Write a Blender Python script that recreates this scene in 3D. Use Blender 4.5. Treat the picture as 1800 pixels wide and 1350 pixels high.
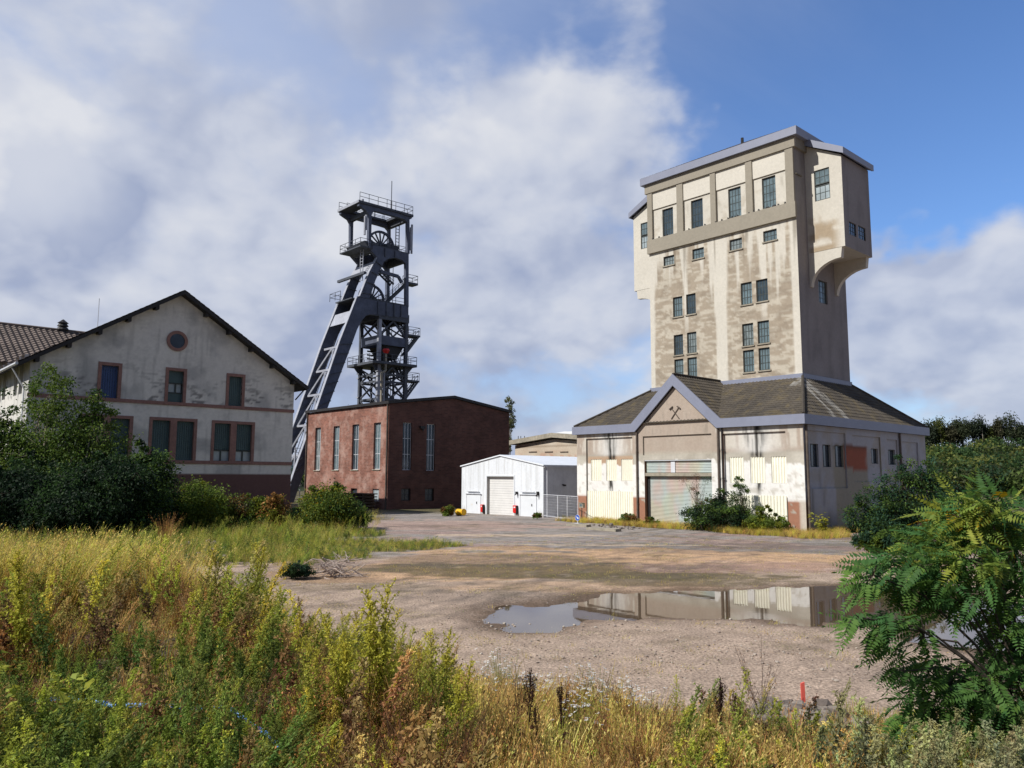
import bpy, math, random
import numpy as np
from mathutils import Matrix, Vector
for o in list(bpy.data.objects): bpy.data.objects.remove(o, do_unlink=True)
SC = bpy.context.scene
R_ = math.radians
# ---------------------------------------------------------------- camera
FPX, PITCH, ROLL, YAW, CAMH = 1379.5, .117, .00419, .83304, 3.5
_cp, _sp = math.cos(PITCH), math.sin(PITCH)
FWD = np.array([0, _cp, _sp]); _u0 = np.array([0, -_sp, _cp]); _r0 = np.array([1., 0, 0])
RT = math.cos(ROLL)*_r0 + math.sin(ROLL)*_u0; UPV = -math.sin(ROLL)*_r0 + math.cos(ROLL)*_u0
cam = bpy.data.cameras.new('camera'); camo = bpy.data.objects.new('camera', cam)
SC.collection.objects.link(camo); SC.camera = camo
camo.matrix_world = Matrix(((RT[0], UPV[0], -FWD[0], 0), (RT[1], UPV[1], -FWD[1], 0), (RT[2], UPV[2], -FWD[2], CAMH), (0, 0, 0, 1)))
cam.sensor_width = 36; cam.lens = FPX/1800*36; cam.clip_start = .1; cam.clip_end = 9000
# ---------------------------------------------------------------- light
VD = np.array([math.sin(YAW), math.cos(YAW), 0.]); UD = np.array([-math.cos(YAW), math.sin(YAW), 0.])
SUN_EL = R_(42); _h = VD - .27*UD; _h /= np.linalg.norm(_h)
SUND = np.array([-_h[0]*math.cos(SUN_EL), -_h[1]*math.cos(SUN_EL), math.sin(SUN_EL)])      # towards the sun
sl = bpy.data.lights.new('sun', 'SUN'); sl.energy = 5.0; sl.angle = R_(.5); sl.color = (1, .962, .905)
so = bpy.data.objects.new('sun', sl); SC.collection.objects.link(so)
so.rotation_euler = Vector(SUND).to_track_quat('Z', 'Y').to_euler(); so.location = (-30, -20, 60)
SC.view_settings.view_transform = 'Standard'; SC.view_settings.look = 'None'
SC.view_settings.exposure = .06; SC.view_settings.gamma = 1

def lin(r, g, b):
    f = lambda c: (c/255/12.92) if c/255 <= .04045 else ((c/255+.055)/1.055)**2.4
    return (f(r), f(g), f(b), 1)

def build_world():
    w = bpy.data.worlds.new('World'); SC.world = w; w.use_nodes = True
    nt = w.node_tree; nt.nodes.clear(); N = nt.nodes.new; L = nt.links.new
    out = N('ShaderNodeOutputWorld'); bg = N('ShaderNodeBackground'); L(bg.outputs[0], out.inputs[0])
    sky = N('ShaderNodeTexSky'); sky.sky_type = 'NISHITA'; sky.sun_disc = False
    sky.sun_elevation = SUN_EL; sky.sun_rotation = math.atan2(SUND[0], SUND[1])
    sky.air_density = 1.1; sky.dust_density = .35; sky.ozone_density = 2.2; sky.altitude = 250
    bg.inputs['Strength'].default_value = .1
    tc = N('ShaderNodeTexCoord')
    def M(op, a, b=None, c=None, clamp=False):
        n = N('ShaderNodeMath'); n.operation = op; n.use_clamp = clamp
        for i, v in enumerate((a, b, c)):
            if v is None: continue
            if isinstance(v, (int, float)): n.inputs[i].default_value = v
            else: L(v, n.inputs[i])
        return n.outputs[0]
    def VM(op, a, b=None, s=None):
        n = N('ShaderNodeVectorMath'); n.operation = op
        for i, v in enumerate((a, b)):
            if v is None: continue
            if isinstance(v, (tuple, list)): n.inputs[i].default_value = v
            else: L(v, n.inputs[i])
        if s is not None:
            if isinstance(s, (int, float)): n.inputs['Scale'].default_value = s
            else: L(s, n.inputs['Scale'])
        return n.outputs['Value'] if op == 'DOT_PRODUCT' else n.outputs[0]
    def MR(v, a, b, c=0, d=1, smooth=True):
        n = N('ShaderNodeMapRange'); n.interpolation_type = 'SMOOTHSTEP' if smooth else 'LINEAR'
        L(v, n.inputs[0]); n.inputs[1].default_value = a; n.inputs[2].default_value = b
        n.inputs[3].default_value = c; n.inputs[4].default_value = d; return n.outputs[0]
    def MIX(f, a, b):
        n = N('ShaderNodeMix'); n.data_type = 'RGBA'
        if isinstance(f, (int, float)): n.inputs[0].default_value = f
        else: L(f, n.inputs[0])
        for i, v in ((6, a), (7, b)):
            if isinstance(v, tuple): n.inputs[i].default_value = v
            else: L(v, n.inputs[i])
        return n.outputs[2]
    D = VM('NORMALIZE', tc.outputs['Generated'])
    sp = N('ShaderNodeSeparateXYZ'); L(D, sp.inputs[0]); Z = sp.outputs[2]
    den = M('ADD', M('MAXIMUM', Z, 0), .8)
    sc = M('DIVIDE', 1.0, den)
    P = VM('SCALE', D, None, sc)
    P = VM('MULTIPLY', P, (1, 1, 1.25))
    def noise(vec, scale, detail, rough, dist=0, off=(0, 0, 0)):
        v = VM('ADD', vec, off); n = N('ShaderNodeTexNoise'); L(v, n.inputs['Vector'])
        n.inputs['Scale'].default_value = scale; n.inputs['Detail'].default_value = detail
        n.inputs['Roughness'].default_value = rough; n.inputs['Distortion'].default_value = dist
        return n.outputs['Fac']
    WOB = noise(D, 4.5, 4, .6, 0, (4, 1, 3))
    def blob(px, py, r0, r1):
        d = RT*(px-900)/FPX - UPV*(py-675)/FPX + FWD; d /= np.linalg.norm(d)
        wob = WOB
        dt = VM('DOT_PRODUCT', D, tuple(d))
        ang = M('ARCCOSINE', M('MINIMUM', dt, .99999))
        ang = M('ADD', ang, M('MULTIPLY', M('SUBTRACT', wob, .5), .28))
        return MR(ang, R_(r1), R_(r0))
    off = (3.1, 1.7, .4)
    n1 = noise(P, 4.2, 9, .54, .15, off)
    n2 = noise(P, 4.2, 6, .54, .15, (off[0]-.022, off[1]-.008, off[2]+.042))     # towards the sun: what faces it is bright
    def billow(vec, scale, det):
        v = N('ShaderNodeTexVoronoi'); v.feature = 'F1'; L(vec, v.inputs['Vector']); v.inputs['Scale'].default_value = scale; v.inputs['Detail'].default_value = det; v.inputs['Roughness'].default_value = .55; v.normalize = True
        return v.outputs['Distance']
    warp = N('ShaderNodeTexNoise'); L(P, warp.inputs['Vector']); warp.inputs['Scale'].default_value = 7; warp.inputs['Detail'].default_value = 4
    PW = VM('ADD', P, VM('SCALE', VM('SUBTRACT', warp.outputs['Color'], (.5, .5, .5)), None, .08))
    b1 = billow(PW, 6.4, 3.0)
    b2 = billow(VM('ADD', PW, (-.016, -.006, .028)), 6.4, 2.0)
    f = M('MULTIPLY', M('SUBTRACT', n1, .5), 1.9)
    f = M('ADD', f, M('MULTIPLY', M('SUBTRACT', .42, b1), .75))
    def addb(f, b, amt): return M('ADD', f, M('MULTIPLY', b, amt))
    for bx, by, r0, r1, amt in CLOUDS: f = addb(f, blob(bx, by, r0, r1), amt)
    dens = MR(f, -.24, .16)
    # where: in the half of the sky ahead, and not overhead
    ahead = MR(sp.outputs[1], -.35, .15); low = MR(Z, .85, .55)
    # body shading of the clouds
    lit = MR(M('SUBTRACT', n1, n2), -.16, .16, 0, 1, False)
    lit = M('ADD', M('MULTIPLY', lit, .45), M('MULTIPLY', MR(M('SUBTRACT', b2, b1), -.14, .14, 0, 1, False), .75))
    big = noise(P, 3.0, 6, .55, .2, (7, 2, 5))
    g = MR(M('ADD', M('MULTIPLY', lit, .42), M('MULTIPLY', big, 1.0)), .46, 1.22)
    for bx, by, r0, r1, amt in SHADES: g = M('ADD', g, M('MULTIPLY', blob(bx, by, r0, r1), amt), clamp=True)
    s = 10.0
    def k(c, m=1): return (c[0]*s*m, c[1]*s*m, c[2]*s*m, 1)
    ccol = MIX(MR(g, 0, .5, 0, 1, False), k(lin(158, 169, 196)), k(lin(196, 202, 217)))
    ccol = MIX(MR(g, .5, 1, 0, 1, False), ccol, k(lin(220, 222, 228)))
    skb = VM('MULTIPLY', sky.outputs[0], (.90, 1.14, 1.52))
    haze = MIX(MR(Z, -.02, .30), k(lin(158, 190, 232)), skb)
    skyc = MIX(.34, skb, haze)
    thin = noise(P, 1.1, 8, .62, .6, (1, 9, 2))
    # the high veil that pales the blue to the left
    a = M('MULTIPLY', M('MULTIPLY', dens, ahead), low)
    veil = M('MULTIPLY', MR(M('ADD', M('MULTIPLY', sp.outputs[0], -1.0), thin), .05, .8), .78)
    veil = M('MULTIPLY', M('MULTIPLY', veil, ahead), low)
    skyv = MIX(veil, skyc, k(lin(184, 196, 222)))
    fin = MIX(M('MULTIPLY', a, .94), skyv, ccol)
    behind = MR(sp.outputs[1], .12, -.45)
    fin = MIX(M('MULTIPLY', behind, .9), fin, k(lin(106, 116, 138)))  # sky behind and overhead darkened, added to cut fill on shaded faces
    top = MR(Z, .62, .85); fin = MIX(M('MULTIPLY', top, .6), fin, k(lin(92, 112, 150)))
    L(fin, bg.inputs['Color'])
    w.cycles.sampling_method = 'MANUAL'; w.cycles.sample_map_resolution = 512
CLOUDS = [(420, 20, 2, 9, -.08), (640, 330, 3, 10, .15), (1640, 60, 6, 20, -.75), (1480, 200, 2, 12, -.5), (1700, 210, 3, 10, -.35), (1330, 40, 3, 12, -.35), (1010, 30, 2, 14, -.18),
          (820, 220, 4, 11, .2), (1010, 250, 3, 8, .22), (150, 450, 6, 20, .25), (450, 330, 4, 14, .12), (880, 480, 4, 14, .2), (560, 560, 4, 14, .12),
          (1640, 460, 4, 9, .5), (1630, 370, 2, 6, .35), (1230, 180, 1, 6, .12), (1560, 620, 1, 7, -.15), (960, 640, 1, 6, -.18), (1700, 640, 2, 8, .1)]
SHADES = [(330, 400, 1, 5, .2), (230, 250, 2, 6, .15), (60, 560, 2, 8, -.2), (1040, 230, 2, 7, .12), (720, 260, 2, 8, .22), (190, 380, 2, 7, -.75), (100, 300, 2, 7, .35), (40, 130, 3, 10, .3), (560, 330, 3, 9, .2), (850, 200, 2, 8, .12), (620, 420, 2, 7, .15), (760, 600, 4, 12, -.22), (900, 480, 2, 7, -.2), (1650, 400, 2, 6, .25), (1600, 520, 2, 6, -.2), (500, 640, 3, 8, -.15), (420, 60, 4, 12, .1), (1050, 560, 2, 7, .15)]
build_world()

# ---------------------------------------------------------------- helpers
COL = SC.collection
def ray(x, y):
    d = RT*(x-900)/FPX - UPV*(y-675)/FPX + FWD
    return np.array([d@VD, d@UD, d[2]])
def q(x, y, ax, val):
    """point (e, n, z) in the building axes seen at photo pixel x, y and lying on the plane ax = val"""
    d = ray(x, y); o = np.array([0, 0, CAMH]); i = 'enz'.index(ax); t = (val-o[i])/d[i]
    return o+t*d
def W(p): return VD*p[0] + UD*p[1] + np.array([0, 0, p[2]])
ROT = math.atan2(VD[1], VD[0])
def tag(o, label=None, cat=None, group=None, kind=None):
    if label: o['label'] = label
    if cat: o['category'] = cat
    if group: o['group'] = group
    if kind: o['kind'] = kind
    return o
class Thing:
    def __init__(s, name, e, n, z, label, cat, group=None):
        s.o = bpy.data.objects.new(name, None); COL.objects.link(s.o); s.b = np.array([e, n, z], float)
        s.o.location = W((e, n, z)); s.o.rotation_euler = (0, 0, ROT); s.o.empty_display_size = .3
        tag(s.o, label, cat, group)
class WThing:
    """a thing whose parts are given in plain world axes"""
    def __init__(s, name, x, y, z, label, cat, group=None):
        s.o = bpy.data.objects.new(name, None); COL.objects.link(s.o); s.b = np.array([x, y, z], float)
        s.o.location = (x, y, z); s.o.empty_display_size = .3
        tag(s.o, label, cat, group)
def mk(name, V, F, mat, parent=None, base=(0, 0, 0), col=None, smooth=False):
    V = np.asarray(V, float).reshape(-1, 3) - np.asarray(base, float)
    me = bpy.data.meshes.new(name)
    if isinstance(F, np.ndarray):
        nf, k = F.shape
        me.vertices.add(len(V)); me.vertices.foreach_set('co', V.ravel().astype(np.float32))
        me.loops.add(nf*k); me.loops.foreach_set('vertex_index', F.ravel().astype(np.int32))
        me.polygons.add(nf); me.polygons.foreach_set('loop_start', np.arange(0, nf*k, k, dtype=np.int32))
        me.update(calc_edges=True)
    else:
        me.from_pydata([tuple(v) for v in V], [], F); me.update()
    if col is not None:
        c = np.ones((len(V), 4), np.float32); c[:, :3] = np.clip(col, 0, 1)
        a = me.color_attributes.new('Col', 'FLOAT_COLOR', 'POINT'); a.data.foreach_set('color', c.ravel())
    if smooth: me.polygons.foreach_set('use_smooth', np.ones(len(me.polygons), bool))
    o = bpy.data.objects.new(name, me); COL.objects.link(o)
    if mat: me.materials.append(mat)
    if parent is not None: o.parent = parent
    return o
class MB:
    def __init__(s): s.v = []; s.f = []; s.c = []
    def add(s, V, F, col=None):
        k = len(s.v); s.v += [tuple(map(float, p)) for p in V]; s.f += [tuple(int(i)+k for i in f) for f in F]
        if col is None: col = (.5, .5, .5)
        c = np.asarray(col, float)
        if c.ndim == 1: s.c += [tuple(c[:3])]*len(V)
        else: s.c += [tuple(x[:3]) for x in c]
        return s
    def box(s, a, b, c, d, e, f, col=None):
        V = [(x, y, z) for z in (e, f) for y in (c, d) for x in (a, b)]
        return s.add(V, [(0, 2, 3, 1), (4, 5, 7, 6), (0, 1, 5, 4), (2, 6, 7, 3), (0, 4, 6, 2), (1, 3, 7, 5)], col)
    def prism(s, P, off, col=None):
        n = len(P); P = [np.array(p, float) for p in P]; off = np.array(off, float)
        V = P+[p+off for p in P]
        F = [tuple(range(n))[::-1], tuple(range(n, 2*n))]+[(i, (i+1) % n, n+(i+1) % n, n+i) for i in range(n)]
        return s.add(V, F, col)
    def tube(s, p, r, rad, seg=6, r2=None, caps=True, col=None):
        p = np.array(p, float); r = np.array(r, float); d = r-p; L = np.linalg.norm(d)
        if L < 1e-6: return s
        d /= L; a = np.cross(d, (0, 0, 1.) if abs(d[2]) < .9 else (1., 0, 0)); a /= np.linalg.norm(a); b = np.cross(d, a)
        r2 = rad if r2 is None else r2
        t = [2*math.pi*(i+.5)/seg for i in range(seg)]
        V = [p+rad*(a*math.cos(x)+b*math.sin(x)) for x in t]+[r+r2*(a*math.cos(x)+b*math.sin(x)) for x in t]
        F = [(i, (i+1) % seg, seg+(i+1) % seg, seg+i) for i in range(seg)]
        if caps: F += [tuple(range(seg))[::-1], tuple(range(seg, 2*seg))]
        return s.add(V, F, col)
    def beam(s, p, r, w, h, col=None, up=(0, 0, 1)):
        p = np.array(p, float); r = np.array(r, float); d = r-p; d /= max(1e-9, np.linalg.norm(d))
        a = np.cross(d, up); 
        if np.linalg.norm(a) < 1e-3: a = np.cross(d, (0, 1., 0))
        a /= np.linalg.norm(a); b = np.cross(a, d)
        V = [x+a*i*w/2+b*j*h/2 for x in (p, r) for i, j in ((-1, -1), (1, -1), (1, 1), (-1, 1))]
        return s.add(V, [(0, 1, 2, 3), (7, 6, 5, 4), (0, 4, 5, 1), (1, 5, 6, 2), (2, 6, 7, 3), (3, 7, 4, 0)], col)
    def path(s, pts, rad, seg=6, col=None):
        for a, b in zip(pts[:-1], pts[1:]): s.tube(a, b, rad, seg, col=col)
        return s
    def build(s, name, mat, T=None, parent=None, label=None, vc=False, smooth=False):
        par = parent if parent is not None else (T.o if T else None)
        o = mk(name, s.v, s.f, mat, par, T.b if T else (0, 0, 0), np.array(s.c) if vc else None, smooth)
        if label: o['label'] = label
        return o
# numpy value noise
def _hash(i, j, seed):
    n = (i.astype(np.int64)*374761393 + j.astype(np.int64)*668265263 + seed*974634777) & 0x7fffffff
    n = ((n ^ (n >> 13))*1274126177) & 0x7fffffff
    return ((n ^ (n >> 16)) & 0xffff)/65535.
def vn(x, y, seed=0):
    x = np.asarray(x, float); y = np.asarray(y, float); i = np.floor(x); j = np.floor(y); fx = x-i; fy = y-j
    fx = fx*fx*(3-2*fx); fy = fy*fy*(3-2*fy)
    a = _hash(i, j, seed); b = _hash(i+1, j, seed); c = _hash(i, j+1, seed); d = _hash(i+1, j+1, seed)
    return (a*(1-fx)+b*fx)*(1-fy)+(c*(1-fx)+d*fx)*fy
def fbm(x, y, seed=0, oct=4, rough=.5):
    t = 0; a = 1; s = 0; f = 1
    for k in range(oct): t = t+a*vn(np.asarray(x)*f, np.asarray(y)*f, seed+k*17); s += a; a *= rough; f *= 2.03
    return t/s
def ss(a, b, x): t = np.clip((np.asarray(x, float)-a)/(b-a), 0, 1); return t*t*(3-2*t)
def mixc(a, b, t): t = np.asarray(t)[..., None]; return np.asarray(a)*(1-t)+np.asarray(b)*t
def c3(r, g, b, m=1): return np.array(lin(r, g, b)[:3])*m

# ---------------------------------------------------------------- materials
def material(name, color=(.5, .5, .5), rough=.8, metal=0, amp=.15, scale=3., big=.12, bscale=.35, bump=.1, bfreq=12., vc=False, spec=.3, transl=0, stretch=(1, 1, 1), bdist=.02):
    m = bpy.data.materials.new(name); m.use_nodes = True; nt = m.node_tree; nt.nodes.clear(); N = nt.nodes.new; L = nt.links.new
    out = N('ShaderNodeOutputMaterial'); b = N('ShaderNodeBsdfPrincipled'); L(b.outputs[0], out.inputs[0])
    b.inputs['Roughness'].default_value = rough; b.inputs['Metallic'].default_value = metal; b.inputs['Specular IOR Level'].default_value = spec
    tc = N('ShaderNodeTexCoord'); mp = N('ShaderNodeMapping'); L(tc.outputs['Object'], mp.inputs[0]); mp.inputs['Scale'].default_value = stretch
    if vc:
        at = N('ShaderNodeVertexColor'); at.layer_name = 'Col'; col = at.outputs[0]
    else:
        rgb = N('ShaderNodeRGB'); rgb.outputs[0].default_value = (*color[:3], 1); col = rgb.outputs[0]
    def nz(sc, det, v=None):
        n = N('ShaderNodeTexNoise'); L(v or mp.outputs[0], n.inputs['Vector']); n.inputs['Scale'].default_value = sc; n.inputs['Detail'].default_value = det; n.inputs['Roughness'].default_value = .62; return n.outputs[0]
    def mr(v, c, d, a=.3, e=.7):
        n = N('ShaderNodeMapRange'); L(v, n.inputs[0]); n.inputs[1].default_value = a; n.inputs[2].default_value = e; n.inputs[3].default_value = c; n.inputs[4].default_value = d; return n.outputs[0]
    mul = None
    if amp:
        mul = mr(nz(scale, 6), 1-amp, 1+amp)
    if big:
        g = mr(nz(bscale, 4), 1-big, 1+big)
        if mul is None: mul = g
        else:
            mm = N('ShaderNodeMath'); mm.operation = 'MULTIPLY'; L(mul, mm.inputs[0]); L(g, mm.inputs[1]); mul = mm.outputs[0]
    if mul is not None:
        vm = N('ShaderNodeVectorMath'); vm.operation = 'SCALE'; L(col, vm.inputs[0]); L(mul, vm.inputs['Scale']); col = vm.outputs[0]
    L(col, b.inputs['Base Color'])
    if bump:
        bm = N('ShaderNodeBump'); bm.inputs['Strength'].default_value = bump; bm.inputs['Distance'].default_value = bdist
        L(nz(bfreq, 5, tc.outputs['Object']), bm.inputs['Height']); L(bm.outputs[0], b.inputs['Normal'])
    if transl:
        t = N('ShaderNodeBsdfTranslucent'); L(col, t.inputs['Color']); mx = N('ShaderNodeMixShader'); mx.inputs[0].default_value = transl
        L(b.outputs[0], mx.inputs[1]); L(t.outputs[0], mx.inputs[2]); L(mx.outputs[0], out.inputs[0])
    return m
MA = {}
def mats():
    A = MA
    A['paint'] = material('painted_plaster', rough=.9, vc=True, amp=.07, scale=5, big=.05, bump=.35, bfreq=9, bdist=.03)
    A['roof'] = material('roof_tile', rough=.85, vc=True, amp=.2, scale=2.5, big=.1, bump=.2, bfreq=20)
    A['ground'] = material('ground', rough=.95, vc=True, amp=.62, scale=19, big=.2, bscale=1.6, bump=1., bfreq=26, bdist=.04, spec=.15)
    A['fol'] = material('foliage', rough=.65, vc=True, amp=0, big=0, bump=0, spec=.25, transl=.42)
    A['stem'] = material('stem', rough=.8, vc=True, amp=.2, scale=9, big=0, bump=.2)
    A['zinc'] = material('blue_grey_metal', c3(142, 147, 166, .76), .5, 0, .05, 1.5, .07, .3, .04, 3, spec=.5)
    A['conc'] = material('grey_concrete', c3(150, 143, 128), .9, 0, .22, 3, .2, .5, .3, 12)
    A['glass'] = material('dirty_window_glass', c3(96, 112, 116), .22, 0, .3, 2.5, .25, .8, .05, 3, spec=.6)
    A['glassb'] = material('dusty_window_glass', c3(112, 122, 122), .35, 0, .35, 2.5, .3, .8, .05, 3, spec=.6); A['glassc'] = material('blackened_window_glass', c3(58, 70, 76), .18, 0, .3, 2.5, .3, .8, .05, 3, spec=.6)
    A['gdark'] = material('dark_window_glass', c3(48, 56, 66), .15, 0, .2, 2, .2, .8, .03, 3, spec=.6)
    A['gpale'] = material('pale_window_glass', c3(150, 162, 165), .3, 0, .15, 2, .2, .8, .03, 3, spec=.5)
    A['frame'] = material('window_steel', c3(62, 68, 66), .6, 0, .15, 5, 0, 1, 0)
    A['dark'] = material('dark_metal', c3(44, 42, 42), .55, 0, .2, 4, .1, 1, 0)
    A['pipe'] = material('weathered_pipe', c3(92, 82, 74), .6, 0, .3, 3, .2, 1, .1)
    A['cream'] = material('cream_corrugated_sheet', c3(244, 241, 222, .92), .5, 0, .05, 3, .05, .6, 0, spec=.4)
    A['white'] = material('white_sheet', c3(232, 236, 240, .84), .45, 0, .03, 2, .03, .5, .02, 3, spec=.4)
    A['whiter'] = material('white_roof_sheet', c3(234, 238, 242, .9), .5, 0, .04, 2, .04, .5, 0, spec=.4)
    A['lgrey'] = material('light_grey_sheet', c3(214, 213, 210), .5, 0, .04, 2, .04, .5, 0, spec=.4)
    A['grey'] = material('grey_sheet', c3(204, 206, 210), .5, 0, .08, 2, .06, .5, .03, 3)
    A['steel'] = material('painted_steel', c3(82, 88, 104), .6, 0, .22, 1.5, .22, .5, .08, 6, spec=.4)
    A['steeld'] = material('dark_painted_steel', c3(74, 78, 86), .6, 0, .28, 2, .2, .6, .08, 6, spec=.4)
    A['steelw'] = material('pale_lit_steel', c3(156, 159, 168), .55, 0, .16, 2, .12, .6, .04, 6, spec=.4)  # paler copy of the steel; sunlight put into the colour of flanges, lacing, column
    A['sand'] = material('sandstone_trim', c3(138, 106, 98), .9, 0, .15, 5, .12, .8, .25, 14)
    A['plinth'] = material('sandstone_plinth', c3(126, 96, 92), .92, 0, .18, 4, .16, .6, .4, 8)
    A['shutter'] = material('green_board_shutter', c3(70, 90, 92), .6, 0, .12, 2, .08, .6, .05, 6)
    A['shutterb'] = material('blue_board_shutter', c3(62, 82, 122), .6, 0, .12, 2, .08, .6, .05, 6)
    A['wood'] = material('old_wood', c3(92, 78, 66), .9, 0, .3, 3, .2, .8, .4, 20, stretch=(1, 1, 6))
    A['deadwood'] = material('bleached_deadwood', c3(168, 154, 144), .9, 0, .25, 4, .1, .8, .3, 20)
    A['red'] = material('red_enamel', c3(205, 32, 28), .4, 0, .06, 4, 0, 1, 0, spec=.5)
    A['redp'] = material('faded_red_paint', c3(214, 96, 84), .6, 0, .12, 8, 0, 1, .1, 12)
    A['rust'] = material('red_oxide_paint', c3(140, 42, 28), .6, 0, .15, 5, 0, 1, 0)
    A['blue'] = material('sign_blue', c3(28, 78, 170), .4, 0, .05, 4, 0, 1, 0, spec=.5)
    A['hose'] = material('blue_hose', c3(96, 146, 214), .45, 0, .12, 6, 0, 1, 0, spec=.5)
    A['yel'] = material('yellow_plastic', c3(232, 178, 22), .5, 0, .08, 5, 0, 1, 0, spec=.4)
    A['stone'] = material('broken_stone', rough=.95, vc=True, amp=.25, scale=9, big=0, bump=.5, bfreq=25)
    A['bark'] = material('bark', c3(84, 74, 64), .95, 0, .3, 6, .1, 1, .5, 14, stretch=(1, 1, .3))
    A['barkp'] = material('pale_bark', c3(160, 148, 134), .95, 0, .25, 3, .1, 1, .3, 8)
    A['roller'] = material('roller_shutter', rough=.5, vc=True, amp=.06, scale=2, big=.05, bump=0, spec=.45)
    # brickwork, and a darker copy with shade put into its colour
    for key, nm, bc, bloom, bcol in (('brick', 'red_brickwork', c3(130, 90, 76), .75, c3(178, 150, 138)), ('brickshade', 'shaded_brickwork', c3(88, 60, 52), .2, c3(128, 96, 86))):
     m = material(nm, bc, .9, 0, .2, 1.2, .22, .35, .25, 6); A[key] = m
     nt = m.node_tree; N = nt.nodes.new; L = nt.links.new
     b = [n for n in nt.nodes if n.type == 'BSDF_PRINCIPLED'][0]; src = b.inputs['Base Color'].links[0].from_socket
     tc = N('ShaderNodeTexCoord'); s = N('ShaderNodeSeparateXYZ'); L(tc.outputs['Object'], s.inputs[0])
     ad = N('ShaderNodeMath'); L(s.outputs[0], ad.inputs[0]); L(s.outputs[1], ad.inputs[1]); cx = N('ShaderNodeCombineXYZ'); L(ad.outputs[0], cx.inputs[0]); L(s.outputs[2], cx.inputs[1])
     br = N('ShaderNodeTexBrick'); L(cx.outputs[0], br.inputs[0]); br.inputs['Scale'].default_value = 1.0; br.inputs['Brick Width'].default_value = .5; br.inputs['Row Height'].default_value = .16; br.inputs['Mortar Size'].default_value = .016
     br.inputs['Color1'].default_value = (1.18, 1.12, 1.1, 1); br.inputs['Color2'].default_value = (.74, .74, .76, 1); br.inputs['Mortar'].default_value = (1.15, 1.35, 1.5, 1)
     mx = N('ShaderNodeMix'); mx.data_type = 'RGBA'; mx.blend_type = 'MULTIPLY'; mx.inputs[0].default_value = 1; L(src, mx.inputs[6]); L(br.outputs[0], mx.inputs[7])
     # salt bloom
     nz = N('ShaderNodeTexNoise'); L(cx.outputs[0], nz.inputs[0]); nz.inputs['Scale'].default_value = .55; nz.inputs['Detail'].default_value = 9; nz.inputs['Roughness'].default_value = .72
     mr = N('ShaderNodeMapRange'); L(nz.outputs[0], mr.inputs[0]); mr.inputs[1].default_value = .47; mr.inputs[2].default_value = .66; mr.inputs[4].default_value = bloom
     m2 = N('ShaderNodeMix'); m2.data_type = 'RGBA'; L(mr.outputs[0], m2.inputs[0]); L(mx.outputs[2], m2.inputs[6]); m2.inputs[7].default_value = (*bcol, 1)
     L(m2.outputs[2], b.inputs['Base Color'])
    # water
    m = bpy.data.materials.new('puddle_water'); m.use_nodes = True; A['water'] = m; nt = m.node_tree; b = nt.nodes['Principled BSDF']
    b.inputs['Base Color'].default_value = (*c3(92, 76, 58), 1); b.inputs['Roughness'].default_value = .015; b.inputs['IOR'].default_value = 1.5; b.inputs['Specular IOR Level'].default_value = .75
    nz = nt.nodes.new('ShaderNodeTexNoise'); nz.inputs['Scale'].default_value = 3; nz.inputs['Detail'].default_value = 3; tc = nt.nodes.new('ShaderNodeTexCoord'); nt.links.new(tc.outputs['Object'], nz.inputs[0])
    bm = nt.nodes.new('ShaderNodeBump'); bm.inputs['Strength'].default_value = .04; bm.inputs['Distance'].default_value = .01; nt.links.new(nz.outputs[0], bm.inputs['Height']); nt.links.new(bm.outputs[0], b.inputs['Normal'])
mats()

# ---------------------------------------------------------------- ground
TOE_X = [-60, -30, -20, -12, -8, -5, -2.5, -.5, 2, 5, 7.5, 12, 40]; TOE_Y = [34, 31, 28.5, 26, 23.5, 20.5, 16.8, 14.3, 13.0, 12.6, 11.8, 11, 10]
def gpt(x, y, z=0): p = q(x, y, 'z', z); w = W(p); return w[0], w[1]
PUD = [gpt(*p) for p in [(872, 1078), (900, 1068), (965, 1066), (1010, 1063), (1030, 1052), (1060, 1044), (1130, 1047), (1200, 1040), (1300, 1041), (1400, 1036), (1500, 1030), (1600, 1036), (1720, 1052), (1790, 1075), (1800, 1100),
       (1760, 1145), (1690, 1140), (1640, 1125), (1600, 1108), (1520, 1094), (1430, 1096), (1340, 1088), (1280, 1082), (1180, 1084), (1080, 1080), (1015, 1084), (985, 1092), (950, 1104), (905, 1106), (885, 1096)]]
def sdpoly(X, Y, P):
    d = np.full(X.shape, 1e9); ins = np.zeros(X.shape, bool); n = len(P)
    for i in range(n):
        ax, ay = P[i]; bx, by = P[(i+1) % n]; ex, ey = bx-ax, by-ay
        t = np.clip(((X-ax)*ex+(Y-ay)*ey)/(ex*ex+ey*ey+1e-12), 0, 1); d = np.minimum(d, (X-ax-t*ex)**2+(Y-ay-t*ey)**2)
        c = ((ay > Y) != (by > Y)) & (X < (bx-ax)*(Y-ay)/(by-ay+1e-12)+ax); ins ^= c
    d = np.sqrt(d); return np.where(ins, -d, d)
def mound(X, Y):
    toe = np.interp(X, TOE_X, TOE_Y)+(fbm(X*.35, Y*.35, 5)-.5)*2.2
    crest = 1.62+.30*ss(3, -10, X)-.70*ss(5, 19, Y)+(fbm(X*.22, Y*.22, 9, 3)-.5)*.5+.25*ss(6, 1, Y)
    w = np.interp(X, [-20, -5, 2, 12], [10, 10, 9.5, 9])
    return crest*ss(0, 1, (toe-Y)/w)**1.15
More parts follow.
